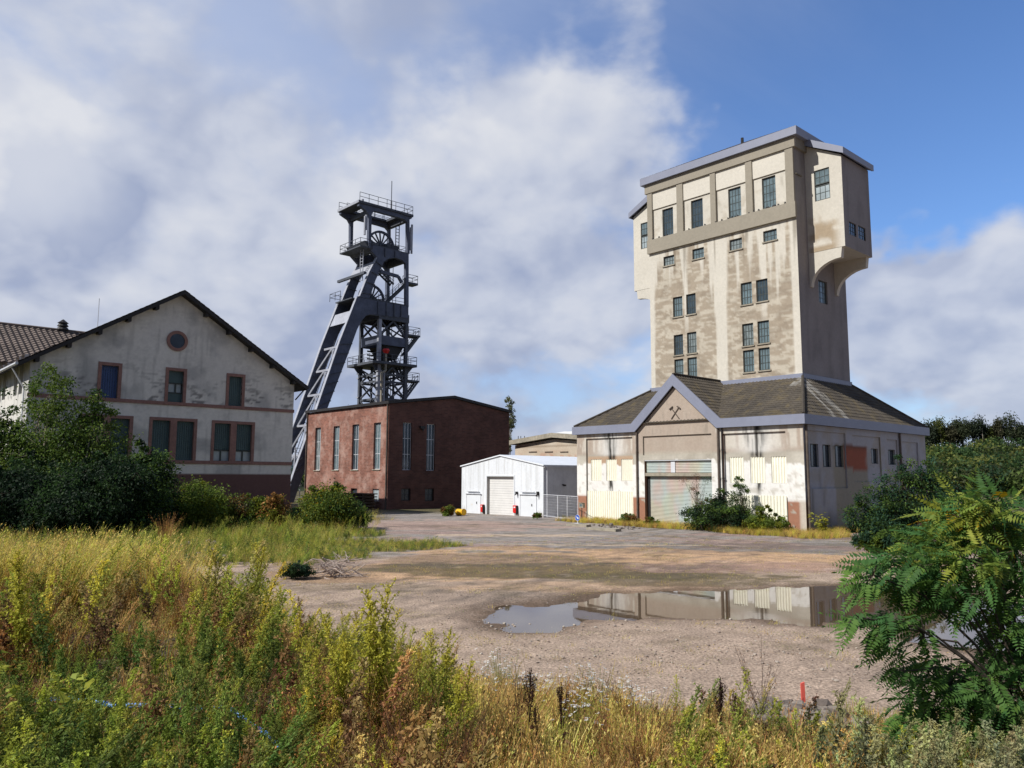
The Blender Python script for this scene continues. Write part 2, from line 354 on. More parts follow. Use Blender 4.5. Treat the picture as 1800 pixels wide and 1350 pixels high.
def gh(X, Y):
    X = np.asarray(X, float); Y = np.asarray(Y, float)
    m = mound(X, Y)
    z = .055+(fbm(X*.25, Y*.25, 3)-.5)*.09+(fbm(X*1.3, Y*1.3, 4, 3)-.5)*.035
    far = ss(60, 160, np.hypot(X, Y)); z = z*(1-far)+.05*far
    sd = sdpoly(X, Y, PUD) if X.size < 2e6 else 9
    near = ss(1.35, -.75, sd+(fbm(X*1.3, Y*1.3, 6, 4)-.5)*1.5)
    z = z-near*.105
    return z+m+m*(fbm(X*1.1, Y*1.1, 8, 3)-.5)*.14
def build_ground():
    def axis(lo, hi, st, far):
        a = list(np.arange(lo, hi+st/2, st)); s = st; x = hi
        while x < far: s *= 1.22; x += s; a.append(x)
        s = st; x = lo
        while x > -far: s *= 1.22; x -= s; a.insert(0, x)
        return np.array(a)
    xs = axis(-26, 34, .2, 3500); ys = axis(2, 62, .2, 3500)
    X, Y = np.meshgrid(xs, ys); Z = gh(X, Y)
    col = gcol(X, Y, Z)
    ny, nx = X.shape; i = np.arange(ny*nx).reshape(ny, nx)
    F = np.stack([i[:-1, :-1], i[:-1, 1:], i[1:, 1:], i[1:, :-1]], -1).reshape(-1, 4)
    o = mk('ground', np.stack([X, Y, Z], -1).reshape(-1, 3), F, MA['ground'], None, (0, 0, 0), col.reshape(-1, 3), True)
    tag(o, kind='structure')
    mb = MB(); P = np.array(PUD); x0, y0 = P.min(0)-1; x1, y1 = P.max(0)+1
    mb.add([(x0, y0, 0), (x1, y0, 0), (x1, y1, 0), (x0, y1, 0)], [(0, 1, 2, 3)])
    tag(mk('puddle_water', mb.v, mb.f, MA['water']), kind='structure')
GRAV = c3(184, 162, 142, .86); ASPH = c3(156, 150, 144, .84); OCHR = c3(204, 168, 132, .86); PINK = c3(182, 156, 142, .84); MOSS = c3(112, 100, 74, .8); SOIL = c3(120, 92, 74, .7); PALE = c3(205, 182, 158, .85); DARK = c3(104, 96, 88, .8); RED = c3(172, 142, 130, .84)
def gcol(X, Y, Z):
    c = np.zeros(X.shape+(3,))+GRAV
    n1 = fbm(X*.16, Y*.35, 21, 5); n2 = fbm(X*.3, Y*.6, 22, 5); n3 = fbm(X*1.5, Y*1.5, 23, 4); n4 = fbm(X*.08, Y*.2, 24, 4)
    def zone(px, py, rx, ry, wob=.9):
        """soft ellipse lying on the ground, centre seen at px, py; radii in metres"""
        x, y = gpt(px, py); r = np.sqrt(((X-x)/rx)**2+((Y-y)/ry)**2)+(n2-.5)*wob*1.6+(n3-.5)*.35
        return ss(1.12, .88, r)
    c = mixc(c, ASPH, ss(33, 38, Y+(n2-.5)*9)*.9)
    c = mixc(c, RED, ss(.5, .62, n1)*ss(28, 34, Y)*ss(64, 50, Y)*.65)
    c = mixc(c, PINK, zone(760, 925, 9, 6)*.8)
    c = mixc(c, OCHR, zone(1120, 985, 11, 4.5)*.95); c = mixc(c, OCHR, zone(740, 1010, 5.5, 2.6)*.95); c = mixc(c, OCHR, zone(1000, 1035, 5, 1.6)*.5)
    c = mixc(c, MOSS, zone(1010, 1005, 7.5, 2.6)*.85); c = mixc(c, MOSS, zone(1180, 1020, 4.5, 1.8)*.75); c = mixc(c, DARK, zone(880, 985, 5, 2.6)*.55)
    c = mixc(c, DARK, zone(1400, 965, 12, 3)*.35); c = mixc(c, PALE, zone(910, 943, 5.5, 1.0, .5)*.8); c = mixc(c, PALE, zone(1090, 960, 7, .35, .5)*.8)
    c = mixc(c, RED, zone(1330, 1000, 5, 2)*.6)
    c = mixc(c, MOSS, ss(.56, .68, n2)*ss(.4, .6, n3)*.5)
    c = mixc(c, PALE, ss(.66, .74, n3)*.35)
    for (ax, ay), (bx, by) in (((1190, 940), (700, 1050)), ((1330, 950), (820, 1062)), ((640, 925), (1500, 985)), ((760, 915), (1560, 960))):
        x0, y0 = gpt(ax, ay); x1, y1 = gpt(bx, by); L_ = math.hypot(x1-x0, y1-y0); dd = np.abs((X-x0)*(y1-y0)-(Y-y0)*(x1-x0))/L_+(n1-.5)*1.4; c = mixc(c, DARK*.9, np.maximum(ss(.3, .08, np.abs(dd-.8)), ss(.3, .08, np.abs(dd-2.3)))*ss(.4, .55, n3+.1)*.3*ss(16, 20, Y))
    c = mixc(c, DARK, ss(.62, .76, n1)*.4)
    sd = sdpoly(X, Y, PUD); c = mixc(c, c3(112, 92, 74, .7), ss(1.5, .1, sd+(n3-.5)*1.0)*.85)
    m = mound(X, Y); c = mixc(c, mixc(SOIL, c3(140, 126, 110, .7), ss(.45, .6, n3)), ss(.03, .35, m))
    # verges beside the road and the rough ground to the left and beyond
    e = X*VD[0]+Y*VD[1]; n = X*UD[0]+Y*UD[1]
    rough = np.maximum(ss(-10.5, -13, X+(n2-.5)*5-(Y-40)*.02), ss(70, 78, Y))
    rough = np.maximum(rough, ss(.5, 1.3, zonegrass(X, Y)))
    c = mixc(c, mixc(c3(92, 92, 52, .7), c3(120, 104, 72, .7), n3), rough*.9)
    return c
def zonegrass(X, Y):
    e = X*VD[0]+Y*VD[1]; n = X*UD[0]+Y*UD[1]; w = fbm(X*.5, Y*.5, 31, 3)
    a = ss(42.6, 43.8, e+(w-.5)*2+(n > 37.5)*-1.2)*ss(46.6, 46.3, e)*ss(45, 43.5, n)*ss(20.5, 22, n)
    b = ss(22.2, 22.9, n+(w-.5)*1.2)*ss(24.2, 24.0, n)*ss(43, 45, e)
    g = 0
    for px, py, rx, ry in ((540, 962, 7, 4.2), (470, 940, 7, 6), (650, 962, 3, 1.6), (430, 985, 3, 1.6), (330, 970, 8, 7)):
        x, y = gpt(px, py); g = np.maximum(g, ss(1.15, .75, np.sqrt(((X-x)/rx)**2+((Y-y)/ry)**2)+(w-.5)*.8))
    return np.maximum(np.maximum(a, b), g)*2

# ---------------------------------------------------------------- walls, windows, roofs
def wall_grid(mb, ax, c, u0, u1, z0, z1, holes=(), colf=None, step=.3, top=None, sgn=1, uadd=(), back=True):
    """gridded wall in the plane ax = c with real openings; holes = (ua, ub, za, zb, depth)"""
    u0, u1, z0, z1 = (round(float(v), 4) for v in (u0, u1, z0, z1))
    us = set(np.round(np.linspace(u0, u1, max(2, int((u1-u0)/step)+1)), 4)) | set(np.round(list(uadd), 4)); zs = set(np.round(np.linspace(z0, z1, max(2, int((z1-z0)/step)+1)), 4))
    for h in holes: us |= {round(h[0], 4), round(h[1], 4)}; zs |= {round(h[2], 4), round(h[3], 4)}
    us = np.array(sorted(u for u in us if u0-1e-6 <= u <= u1+1e-6)); zs = np.array(sorted(z for z in zs if z0-1e-6 <= z <= z1+1e-6))
    U, Z = np.meshgrid(us, zs)
    if top is not None: T = np.vectorize(top)(U); Zc = np.minimum(Z, T)
    else: Zc = Z
    col = colf(U, Zc) if colf else np.zeros(U.shape+(3,))+.5
    P = np.zeros(U.shape+(3,)); 
    if ax == 'e': P[..., 0] = c; P[..., 1] = U
    else: P[..., 0] = U; P[..., 1] = c
    P[..., 2] = Zc
    nz, nu = U.shape; F = []
    for j in range(nz-1):
        for i in range(nu-1):
            um, zm = (us[i]+us[i+1])/2, (zs[j]+zs[j+1])/2
            if top is not None and zs[j] >= max(Zc[j+1, i], Zc[j+1, i+1])-1e-6: continue
            if any(h[0] < um < h[1] and h[2] < zm < h[3] for h in holes): continue
            k = j*nu+i; F.append((k, k+1, k+nu+1, k+nu))
    mb.add(P.reshape(-1, 3), F, col.reshape(-1, 3))
    for ua, ub, za, zb, d in holes:
        if d <= 0: continue
        cc = (colf(np.array([[ua]]), np.array([[za-.05]]))[0, 0] if colf else (.4, .4, .4)); f = (lambda u, z, k: (k, u, z)) if ax == 'e' else (lambda u, z, k: (u, k, z))
        for (a, b), (g, h) in (((ua, za), (ub, za)), ((ub, za), (ub, zb)), ((ub, zb), (ua, zb)), ((ua, zb), (ua, za))):
            mb.add([f(a, b, c), f(g, h, c), f(g, h, c+sgn*d), f(a, b, c+sgn*d)], [(0, 1, 2, 3)], cc)
def P3(ax, u, z, k): return (k, u, z) if ax == 'e' else (u, k, z)
def abox(mb, ax, ua, ub, za, zb, k0, k1, col=None):
    if ax == 'e': mb.box(k0, k1, ua, ub, za, zb, col)
    else: mb.box(ua, ub, k0, k1, za, zb, col)
def window(T, ax, c, ua, ub, za, zb, nx, nz, fm, gm, depth=.12, fw=.07, bar=.035, sill=None, name='window', glz=True, label=None):
    if ua > ub: ua, ub = ub, ua
    if gm == 'glass': gm = ('glass', 'glassb', 'glassc', 'glass')[int(abs(ua*7.3+za*3.1)*10) % 4]
    mb = MB(); k0, k1 = c+depth, c+depth+.07
    abox(mb, ax, ua, ub, za, za+fw, k0, k1); abox(mb, ax, ua, ub, zb-fw, zb, k0, k1)
    abox(mb, ax, ua, ua+fw, za+fw, zb-fw, k0, k1); abox(mb, ax, ub-fw, ub, za+fw, zb-fw, k0, k1)
    for i in range(1, nx):
        u = ua+(ub-ua)*i/nx; abox(mb, ax, u-bar/2, u+bar/2, za+fw, zb-fw, k0+.01, k1-.01)
    for j in range(1, nz):
        z = za+(zb-za)*j/nz; abox(mb, ax, ua+fw, ub-fw, z-bar/2, z+bar/2, k0+.014, k1-.014)
    w = mb.build(name, MA[fm], T, label=label)
    pb = MB(); abox(pb, ax, ua+fw*.6, ub-fw*.6, za+fw*.6, zb-fw*.6, k0+.03, k0+.045); pb.build('pane', MA[gm], T, w)
    if sill:
        s = MB(); abox(s, ax, ua-.08, ub+.08, za-.09, za-.004, c-.09, c+depth); s.build('sill', MA[sill], T, w)
    return w
def tiled(mb, A, B, C, D, row=.36, colw=.3, colf=None, wave=.025, lift=.035):
    """tiled slope: A-B the eave (left to right), D-C the ridge above it; courses overlap and roll"""
    A, B, C, D = [np.array(p, float) for p in (A, B, C, D)]
    n = np.cross(B-A, D-A); n /= np.linalg.norm(n)
    if n[2] < 0: n = -n
    ud = B-A; Lw = np.linalg.norm(ud); ud /= Lw; vd = np.cross(n, ud); 
    if vd[2] < 0: vd = -vd
    cd = lambda p: ((p-A)@ud, (p-A)@vd)
    (cu, cv), (du, dv) = cd(C), cd(D); H = max(cv, dv); R = max(1, int(round(H/row)))
    for r in range(R):
        v0, v1 = H*r/R, H*(r+1)/R; vm = (v0+v1)/2
        l0 = du*min(1, v0/dv) if dv > 0 else 0; r0 = Lw+(cu-Lw)*min(1, v0/cv) if cv > 0 else Lw
        l1 = du*min(1, v1/dv); r1 = Lw+(cu-Lw)*min(1, v1/cv)
        if r0-l0 < .05: continue
        xs = np.arange(math.floor(min(l0, l1)/colw*4), math.ceil(max(r0, r1)/colw*4)+1)*colw/4
        a = np.clip(xs, l0, r0); b = np.clip(xs, l1, r1)
        wv = wave*np.cos(xs*2*math.pi/colw)
        p0 = A+np.outer(a, ud)+v0*vd+np.outer(wv+lift+wave, n); p1 = A+np.outer(b, ud)+(v1+.02)*vd+np.outer(wv+.004+wave, n)
        pb = A+np.outer(a, ud)+v0*vd+np.outer(wv*0, n)
        V = np.concatenate([pb, p0, p1]); m = len(xs)
        F = [(i, i+1, m+i+1, m+i) for i in range(m-1)]+[(m+i, m+i+1, 2*m+i+1, 2*m+i) for i in range(m-1)]
        cc = colf(V) if colf else (.1, .1, .1)
        mb.add(V, F, cc)
def slab(mb, pts, th, col=None):
    pts = [np.array(p, float) for p in pts]; n = np.cross(pts[1]-pts[0], pts[2]-pts[0]); n /= np.linalg.norm(n)
    if n[2] > 0: n = -n
    mb.prism(pts, n*th, col)

# ================================================================ the winding tower with its hall
EF, NS, EB, NL = 46.45, 24.05, 66.1, 43.3            # hall: front plane, side plane, back, left end
TE, TN0, TE1, TN1 = 52.3, 26.95, 59.8, 40.25         # tower
CREAM = c3(228, 222, 208, .72); TAN = c3(192, 176, 160, .70); WHT = c3(242, 240, 234, .82); GRY = c3(188, 178, 160, .75); BRN = c3(172, 124, 100, .78); DIRT = c3(92, 84, 72, .6); STAIN = c3(44, 42, 36, .6); OLDC = c3(170, 162, 146, .72)
def f_(x, y, pl=EF): p = q(x, y, 'e', pl); return p[1], p[2]
def s_(x, y, pl=NS): p = q(x, y, 'n', pl); return p[0], p[2]
def rectf(x0, x1, yt, yb, pl=EF, z=None):
    """photo rectangle on the front plane -> n0, n1, z0, z1"""
    xm = (x0+x1)/2; a = f_(x0, (yt+yb)/2, pl)[0]; b = f_(x1, (yt+yb)/2, pl)[0]; return min(a, b), max(a, b), f_(xm, yb, pl)[1], f_(xm, yt, pl)[1]
def rects(x0, x1, yt, yb, pl=NS):
    xm = (x0+x1)/2; a = s_(x0, (yt+yb)/2, pl)[0]; b = s_(x1, (yt+yb)/2, pl)[0]; return min(a, b), max(a, b), s_(xm, yb, pl)[1], s_(xm, yt, pl)[1]
def build_tower():
    T = Thing('winding_tower', 56.2, 33.6, 0, 'tall pale concrete winding tower with overhanging bays above a tiled, blue-edged hall', 'mine tower')
    rg = random.Random(4)
    # ---------- hall, front
    lp = rectf(1030.7, 1112.5, 769.5, 925); rp = rectf(1271.4, 1383.5, 760, 930); cp = rectf(1130, 1250.8, 764.5, 799)
    door = rectf(1133.5, 1252, 808, 930)
    lw = [rectf(*r) for r in ((1036.7, 1055.6, 807.5, 845), (1063.3, 1082.2, 807.5, 845), (1090, 1110.3, 807, 845))]
    rw = [rectf(*r) for r in ((1280.5, 1305.5, 803.5, 849), (1317, 1343.2, 803, 849.3), (1354, 1381.8, 802.5, 849.3))]
    fx = lambda h, d: (h[0], h[1], max(h[2], 0), h[3], d)
    apex = (33.67, 10.0); 
    def gtop(u): return max(6.83, apex[1]-abs(u-apex[0])*(apex[1]-6.83)/3.55)
    def fcol(U, Z):
        n1 = fbm(U*1.3, Z*1.3, 41, 4); n2 = fbm(U*5, Z*.5, 42, 4); n3 = fbm(U*3, Z*3, 43, 4); n4 = fbm(U*.7, Z*.7, 44, 3)
        c = np.zeros(U.shape+(3,))+TAN
        # bands of old paint: tan above, bare grey, white, brown below
        c = mixc(c, CREAM, ss(.46, .56, n2)*ss(5.2, 5.6, Z)*.75*(1-((U > 30.4)*(U < 36.9))*.9))
        c = mixc(c, OLDC, ss(5.22, 5.14, Z+(n3-.5)*.1)*.9)
        c = mixc(c, mixc(OLDC, CREAM, n4), ss(5.3, 5.0, Z))
        inb = ((U > lp[0]) & (U < lp[1])).astype(float)
        c = mixc(c, c3(196, 164, 134, .75), inb*ss(5.1, 5.0, Z)*ss(3.7, 4.1, Z+(n1-.5)*1.6)*.9)
        wl = 4.45+(n1-.5)*1.1+(n3-.5)*.35
        c = mixc(c, WHT, ss(wl+.06, wl-.06, Z)*ss(1.9, 2.0, Z))
        c = mixc(c, GRY, ss(.60, .72, n3)*ss(4.2, 3.6, Z)*.5)
        c = mixc(c, BRN, ss(2.06, 2.02, Z)*(1-ss(.7, .76, fbm(U*2.2, Z*2.2, 46, 4)+ss(.9, 0, Z)*.16)*.95))
        c = mixc(c, CREAM, ss(24.55, 24.35, U)*ss(2.1, 2.0, Z)*.8)
        # black water marks below the gutter faults
        for u0, wd, zl, k in ((39.8, .5, 4.7, 1.2), (27.4, .62, 4.7, 1.2), (27.3, .3, 2.6, .5), (39.8, .4, 2.2, .5)):
            a = np.exp(-((U-u0+(n1-.5)*.25)/(wd*(.55+.45*ss(5, 6.8, Z))))**2)*ss(zl-.5, zl+.6, Z)
            c = mixc(c, WHT*.9, np.clip(np.exp(-((U-u0)/(wd*2.4))**2)*ss(5, 5.3, Z)*.75, 0, 1))
            c = mixc(c, STAIN, np.clip(a*(.2+2.6*ss(.3, .62, fbm(U*8, Z*.5, 47, 3)))*k, 0, .97))
        c = mixc(c, DIRT, ss(.55, .8, n2)*ss(6.2, 6.8, Z)*.35); c = mixc(c, DIRT, ss(.6, 0, Z)*n3*.6)
        return c
    mb = MB()
    wall_grid(mb, 'e', EF, NS, NL, 0, 10.0, [fx(lp, .14), fx(rp, .14), (cp[0], cp[1], cp[2], cp[3], .12), fx(door, .45)], fcol, .12, gtop, uadd=(33.67, 30.12, 37.22))
    top6 = None
    for h, ws, low in ((lp, lw, None), (rp, rw, None)):
        wall_grid(mb, 'e', EF+.14, h[0], h[1], 0, h[3], [(w[0], w[1], w[2], w[3], .1) for w in ws], fcol, .11)
    wall_grid(mb, 'e', EF+.12, cp[0], cp[1], cp[2], cp[3], [], fcol, .3)
    # hall, side
    sw = [rects(*r) for r in ((1427.0, 1441.5, 780, 821), (1449, 1463, 781.5, 821), (1470.5, 1485, 783, 821), (1534, 1546, 788.5, 815), (1564, 1576, 790.5, 817))]
    pn = [rects(1422, 1487.5, 759, 838), rects(1500, 1549, 767, 850), rects(1561, 1579, 773, 850), rects(1583, 1615, 777, 850)]
    pn = [(a, b, 3.2 if i else 2.8, d) for i, (a, b, c_, d) in enumerate(pn)]
    def scol(U, Z):
        n1 = fbm(U*1.1, Z*1.1, 51, 4); n2 = fbm(U*4, Z*.4, 52, 4); n3 = fbm(U*3, Z*3, 53, 4)
        c = np.zeros(U.shape+(3,))+c3(186, 186, 190, .72)
        c = mixc(c, GRY*.85, ss(.5, .62, n1)*.5); c = mixc(c, DIRT, ss(.58, .75, n2)*ss(5, 2, Z)*.5); c = mixc(c, BRN*.7, ss(1.9, 1.85, Z)*ss(47.2, 46.8, U))
        c = mixc(c, DIRT, ss(1.8, .2, Z+(n1-.5)*1.5)*.5)
        bare = ss(50.4, 50.5, U)*ss(55.7, 55.5, U+(n1-.5)*.4)*ss(5.75, 5.65, Z+(n3-.5)*.3)
        c = mixc(c, c3(170, 162, 142, .7), bare*.9); c = mixc(c, c3(168, 92, 66, .72), bare*ss(52.0, 52.1, U)*ss(4.0, 4.1, Z+(n3-.5)*.4)*.95)
        c = mixc(c, DIRT, bare*ss(5.3, 5.6, Z)*.5)
        return c
    wall_grid(mb, 'n', NS, EF, EB, 0, 6.83, [(a, b, c_, d, .1) for a, b, c_, d in pn], scol, .3)
    for i, (a, b, c_, d) in enumerate(pn):
        wall_grid(mb, 'n', NS+.1, a, b, c_, d, [(w[0], w[1], w[2], w[3], .14) for w in sw if a < (w[0]+w[1])/2 < b], scol, .3)
    wall_grid(mb, 'n', NL, EF, EB, 0, 6.83, [], scol, 1.2); wall_grid(mb, 'e', EB, NS, NL, 0, 6.83, [], scol, 1.2)
    mb.build('hall_wall', MA['paint'], T, vc=True)
    for i, w in enumerate(sw): window(T, 'n', NS+.1, w[0], w[1], w[2], w[3], 3, 1, 'frame', 'gdark', depth=.13, fw=.05, bar=.03)
    # corrugated panels
    def corr(h, k, pitch, amp, name, mat='cream', horiz=False, colf=None, z0=None):
        a, b, c_, d = h; mb = MB()
        if not horiz:
            us = np.arange(a, b+1e-6, pitch/8); kk = k-amp*(.5+.5*np.clip(np.sin((us-a)*2*math.pi/pitch)*1.6, -1, 1)); m = len(us)
            V = [(kk[i], us[i], c_) for i in range(m)]+[(kk[i], us[i], d) for i in range(m)]
            mb.add(V, [(i, i+1, m+i+1, m+i) for i in range(m-1)])
        else:
            zs = np.arange(c_, d+1e-6, pitch/6); us = np.linspace(a, b, 26); U, Z = np.meshgrid(us, zs); K = k-amp*np.abs(np.sin((Z-c_)*math.pi/pitch))
            V = np.stack([K, U, Z], -1).reshape(-1, 3); m = len(us); F = [(j*m+i, j*m+i+1, (j+1)*m+i+1, (j+1)*m+i) for j in range(len(zs)-1) for i in range(m-1)]
            mb.add(V, F, colf(U, Z).reshape(-1, 3) if colf else None)
        return mb.build(name, MA[mat], T, vc=colf is not None)
    for w in lw+rw: corr((w[0]+.01, w[1]-.01, w[2]+.01, w[3]-.01), EF+.2, .19, .055, 'corrugated_panel')
    for r in ((1032, 1114.4, 863.5, 925), (1276.6, 1383.2, 870.8, 935)):
        h = rectf(*r); corr((h[0], h[1], .05, h[3]), EF+.1, .22, .06, 'corrugated_panel')
    # roller shutter
    def rcol(U, Z):
        t = fbm(U*.55, Z*.25, 61, 4); t2 = fbm(U*.9, Z*.35, 62, 3)
        c = np.zeros(U.shape+(3,))+c3(186, 198, 194, .8); c = mixc(c, c3(206, 178, 166, .8), ss(.46, .62, t)*.8); return mixc(c, c3(190, 196, 170, .8), ss(.5, .62, t2)*.55)
    zb = f_(1190, 836.5)[1]; zt = f_(1190, 810)[1]; zm = f_(1190, 831)[1]
    corr((door[0]+.1, door[1]-.28, .02, zb-.02), EF+.34, .095, .03, 'roller_shutter', 'roller', True, rcol)
    corr((door[0]+.05, door[1]-.08, zm, zt), EF+.2, .11, .03, 'shutter_housing', 'roller', True, rcol)
    b = MB(); b.box(EF+.05, EF+.3, door[0], door[1]-.02, zb-.02, zm-.01); b.build('lintel_rail', MA['conc'], T)
    b = MB(); b.box(EF+.02, EF+.25, door[0], door[1]+.06, zt+.02, door[3]-.01); b.build('lintel', MA['white'], T)
    b = MB(); u = f_(1181, 820)[0]; b.box(EF+.12, EF+.17, u-.18, u+.18, zm+.02, zt-.02); b.build('shutter_plate', MA['grey'], T)
    b = MB(); b.box(EF+.30, EF+.44, door[1]-.28, door[1]-.02, 0, zb); b.build('door_jamb', MA['dark'], T)
    # downpipes
    for x, yb, r in ((1120.5, 905, .075), (1263.5, 905, .075), (1270.5, 890, .05)):
        n = f_(x, 780)[0]; b = MB(); b.tube((EF-.1, n, .0), (EF-.1, n, 6.8), r, 8)
        for z in (1.5, 3.4, 5.3): b.box(EF-.1, EF+.01, n-.1, n+.1, z, z+.05)
        b.build('downpipe', MA['pipe' if r > .06 else 'dark'], T)
    b = MB(); b.tube((EF+.25, NS-.1, 0), (EF+.25, NS-.1, 6.8), .085, 8); b.build('downpipe', MA['pipe'], T)
    e = s_(1580, 780)[0]; b = MB(); b.tube((e, NS-.1, 0), (e, NS-.1, 6.8), .08, 8); b.build('downpipe', MA['pipe'], T)
    # fascia (blue-grey metal), with the raised gable
    z0, z1, o = 6.83, 7.45, .28; gx = [30.1, 33.67, 37.25]; b = MB()
    th = .12; x0 = EF-o
    P = [(x0, NS-o, z0), (x0, gx[0]+.05, z0), (x0, 33.67, 10.02), (x0, gx[2]-.05, z0), (x0, NL+o, z0), (x0, NL+o, z1), (x0, gx[2]+.28, z1), (x0, 33.67, 10.86), (x0, gx[0]-.28, z1), (x0, NS-o, z1)]
    for i in range(4):
        b.prism([P[i], P[i+1], P[8-i], P[9-i]], (th, 0, 0))
    b.box(EF-o+.12, EB+o, NS-o, NS-o+.12, z0, z1); b.box(EF-o+.12, EB+o, NL+o-.12, NL+o, z0, z1); b.box(EB+o-.12, EB+o, NS-o+.12, NL+o-.12, z0, z1)
    b.build('fascia', MA['zinc'], T)
    b = MB(); b.box(EF-o+.12, EF-.004, NS-o+.12, gx[0], z0+.02, z0+.06); b.box(EF-o+.12, EF-.004, gx[2], NL+o-.12, z0+.02, z0+.06); b.box(EF, EB, NS-o+.12, NS-.004, z0+.02, z0+.06)
    for s, g in ((1, gx[0]), (-1, gx[2])): b.prism([(EF-o+.12, g, z0+.06), (EF-.004, g, z0+.06), (EF-.004, 33.67, 10.08), (EF-o+.12, 33.67, 10.08)], (0, 0, .05))
    b.build('soffit', MA['dark'], T)
    # hall roof
    def rc(V):
        n = fbm(V[:, 0]*1.2+V[:, 1]*1.2, V[:, 2]*1.5, 71, 4); n2 = fbm(V[:, 0]*3, V[:, 1]*3, 72, 3)
        c = mixc(c3(66, 62, 58, .95), c3(98, 90, 78, .95), n); c = mixc(c, c3(124, 110, 76, .8), ss(.55, .75, n2)*.45)
        # white bird streak on the side slope
        on = (V[:, 1] < 27.2) & (V[:, 1]-24 < (V[:, 0]-46)*1.2)
        t = (27-V[:, 1])/3.2; d = np.abs(V[:, 0]-(52.0+t*.2+(n2-.5)*1.8)); s = np.maximum(ss(.75, .1, d)*.8, ss(.35, .05, np.abs(V[:, 0]-(51.1-t*.5+(n-.5)*.9)))*.8)
        return mixc(c, c3(206, 204, 196, .8), on*s*(.1+n*.75))
    ez, tz = 7.4, 10.55; oo = .16
    A1, A2, A3, A4 = (EF-oo, NS-oo, ez), (EF-oo, NL+oo, ez), (EB+oo, NL+oo, ez), (EB+oo, NS-oo, ez)
    B1, B2, B3, B4 = (TE, TN0, tz), (TE, TN1, tz), (TE1, TN1, tz), (TE1, TN0, tz)
    b = MB(); tiled(b, A1, A2, B2, B1, colf=rc); tiled(b, A4, A1, B1, B4, colf=rc); tiled(b, A3, A4, B4, B3, .6, .6, colf=rc); tiled(b, A2, A3, B3, B2, .6, .6, colf=rc)
    for p, r in ((A1, B1), (A4, B4), (A2, B2)): b.tube(np.array(p)+(0, 0, .08), np.array(r)+(0, 0, .08), .11, 6, col=c3(70, 64, 56))
    b.build('hall_roof', MA['roof'], T, vc=True)
    b = MB(); zr = 10.8; ew = TE-.05
    tiled(b, (EF-.2, 30.0, 7.3), (ew+.9, 30.0, 7.3), (ew+.9, 33.67, zr), (EF-.2, 33.67, zr), colf=rc); tiled(b, (ew+.9, 37.34, 7.3), (EF-.2, 37.34, 7.3), (EF-.2, 33.67, zr), (ew+.9, 33.67, zr), colf=rc)
    b.tube((EF-.2, 33.67, zr+.06), (ew, 33.67, zr+.06), .1, 6, col=c3(60, 54, 48))
    # only the part of the cross roof that stands above the main slope shows; the rest lies under it
    b.build('gable_roof', MA['roof'], T, vc=True)
    b = MB(); b.box(TE-.1, TE-.004, TN0-.1, TN1+.1, tz-.15, tz+.28); b.box(TE-.1, TE1+.1, TN0-.1, TN0-.004, tz-.15, tz+.28); b.build('flashing', MA['zinc'], T)
    # miners' emblem: crossed hammers, incised and dark
    b = MB(); cn, cz = f_(1187, 726); k = EF-.03
    for s in (1, -1):
        b.beam((k, cn+s*.34, cz-.42), (k, cn-s*.36, cz+.42), .05, .06, up=(1, 0, 0))
        hx, hz = cn-s*.33, cz+.38; d = np.array([0, s*.5, .42])*.36*1.2; d2 = np.array([0, s*.82, .57])
        b.beam(np.array((k, hx, hz))-d2*.17, np.array((k, hx, hz))+d2*.17, .06, .15, up=(1, 0, 0))
    b.build('crossed_hammers_emblem', MA['pipe'], T)
    # ---------- tower walls
    def z_(x, y): return f_(x, y, TE)[1]
    def tw(x0, x1, yt, yb): return rectf(1080+x0/2.7, 1080+x1/2.7, 200+yt/2.7, 200+yb/2.7, TE)
    tall = [tw(*r) for r in ((228, 279, 448, 578), (364, 420, 406, 542), (541, 601, 350, 492), (701, 766, 298, 447))]
    small = [tw(*r) for r in ((233, 284, 674, 719), (370, 425, 638, 687), (546, 606, 593, 645), (706, 771, 551, 603))]
    pair = [tw(*r) for r in ((278, 323, 868, 963), (341, 386, 854, 951), (600, 653, 800, 905), (673, 728, 785, 890), (282, 326, 1048, 1145), (345, 390, 1036, 1136), (607, 660, 995, 1101), (680, 735, 982, 1089),
            (285, 328, 1164, 1258), (347, 392, 1156, 1255), (611, 663, 1121, 1226), (685, 738, 1110, 1217))]
    Ztop = 28.3; zb0, zb1 = z_(1270, 424), z_(1270, 412)     # band
    zb0 = (z_(1143, 446)+z_(1398, 383))/2; zb1 = zb0+1.15
    pil = [(TN0, TN0+.62)]+[tuple(sorted((f_(1080+a/2.7, 200+y/2.7, TE)[0], f_(1080+b_/2.7, 200+y/2.7, TE)[0]))) for a, b_, y in ((302, 331, 450), (461, 486, 400), (629, 660, 350))]+[(TN1-.5, TN1)]
    pil.sort(); strips = [pil[0], (32.9, 33.95), (36.35, 36.75), (29.2, 30.0), (39.8, 40.3), (30.9, 31.1)]
    def tcol(U, Z):
        n1 = fbm(U*1.4, Z*2.4, 81, 5); n2 = fbm(U*3.2, Z*.33, 82, 4); n3 = fbm(U*4, Z*4, 83, 4); n5 = fbm(U*2.0+fbm(U, Z, 85)*3, Z*5.2, 84, 5)
        base = mixc(c3(186, 172, 152, .68), c3(220, 212, 194, .74), ss(.46, .60, n5)*.66); base = mixc(base, c3(158, 144, 126, .68), ss(.5, .68, n1)*.5)
        c = base; lo = Z < zb0
        for a, b_ in ((32.95, 33.9), (26.9, 27.5), (39.8, 40.4), (29.5, 29.98), (36.5, 36.75)):
            w = (b_-a)/2; tp = w*(1+.35*np.clip((Z-14)/8, 0, 1))
            c = mixc(c, CREAM, ss(tp+.06, tp-.08, np.abs(U-(a+b_)/2)+(n2-.5)*.25)*(1 if w > .3 else ss(14, 17, Z)))
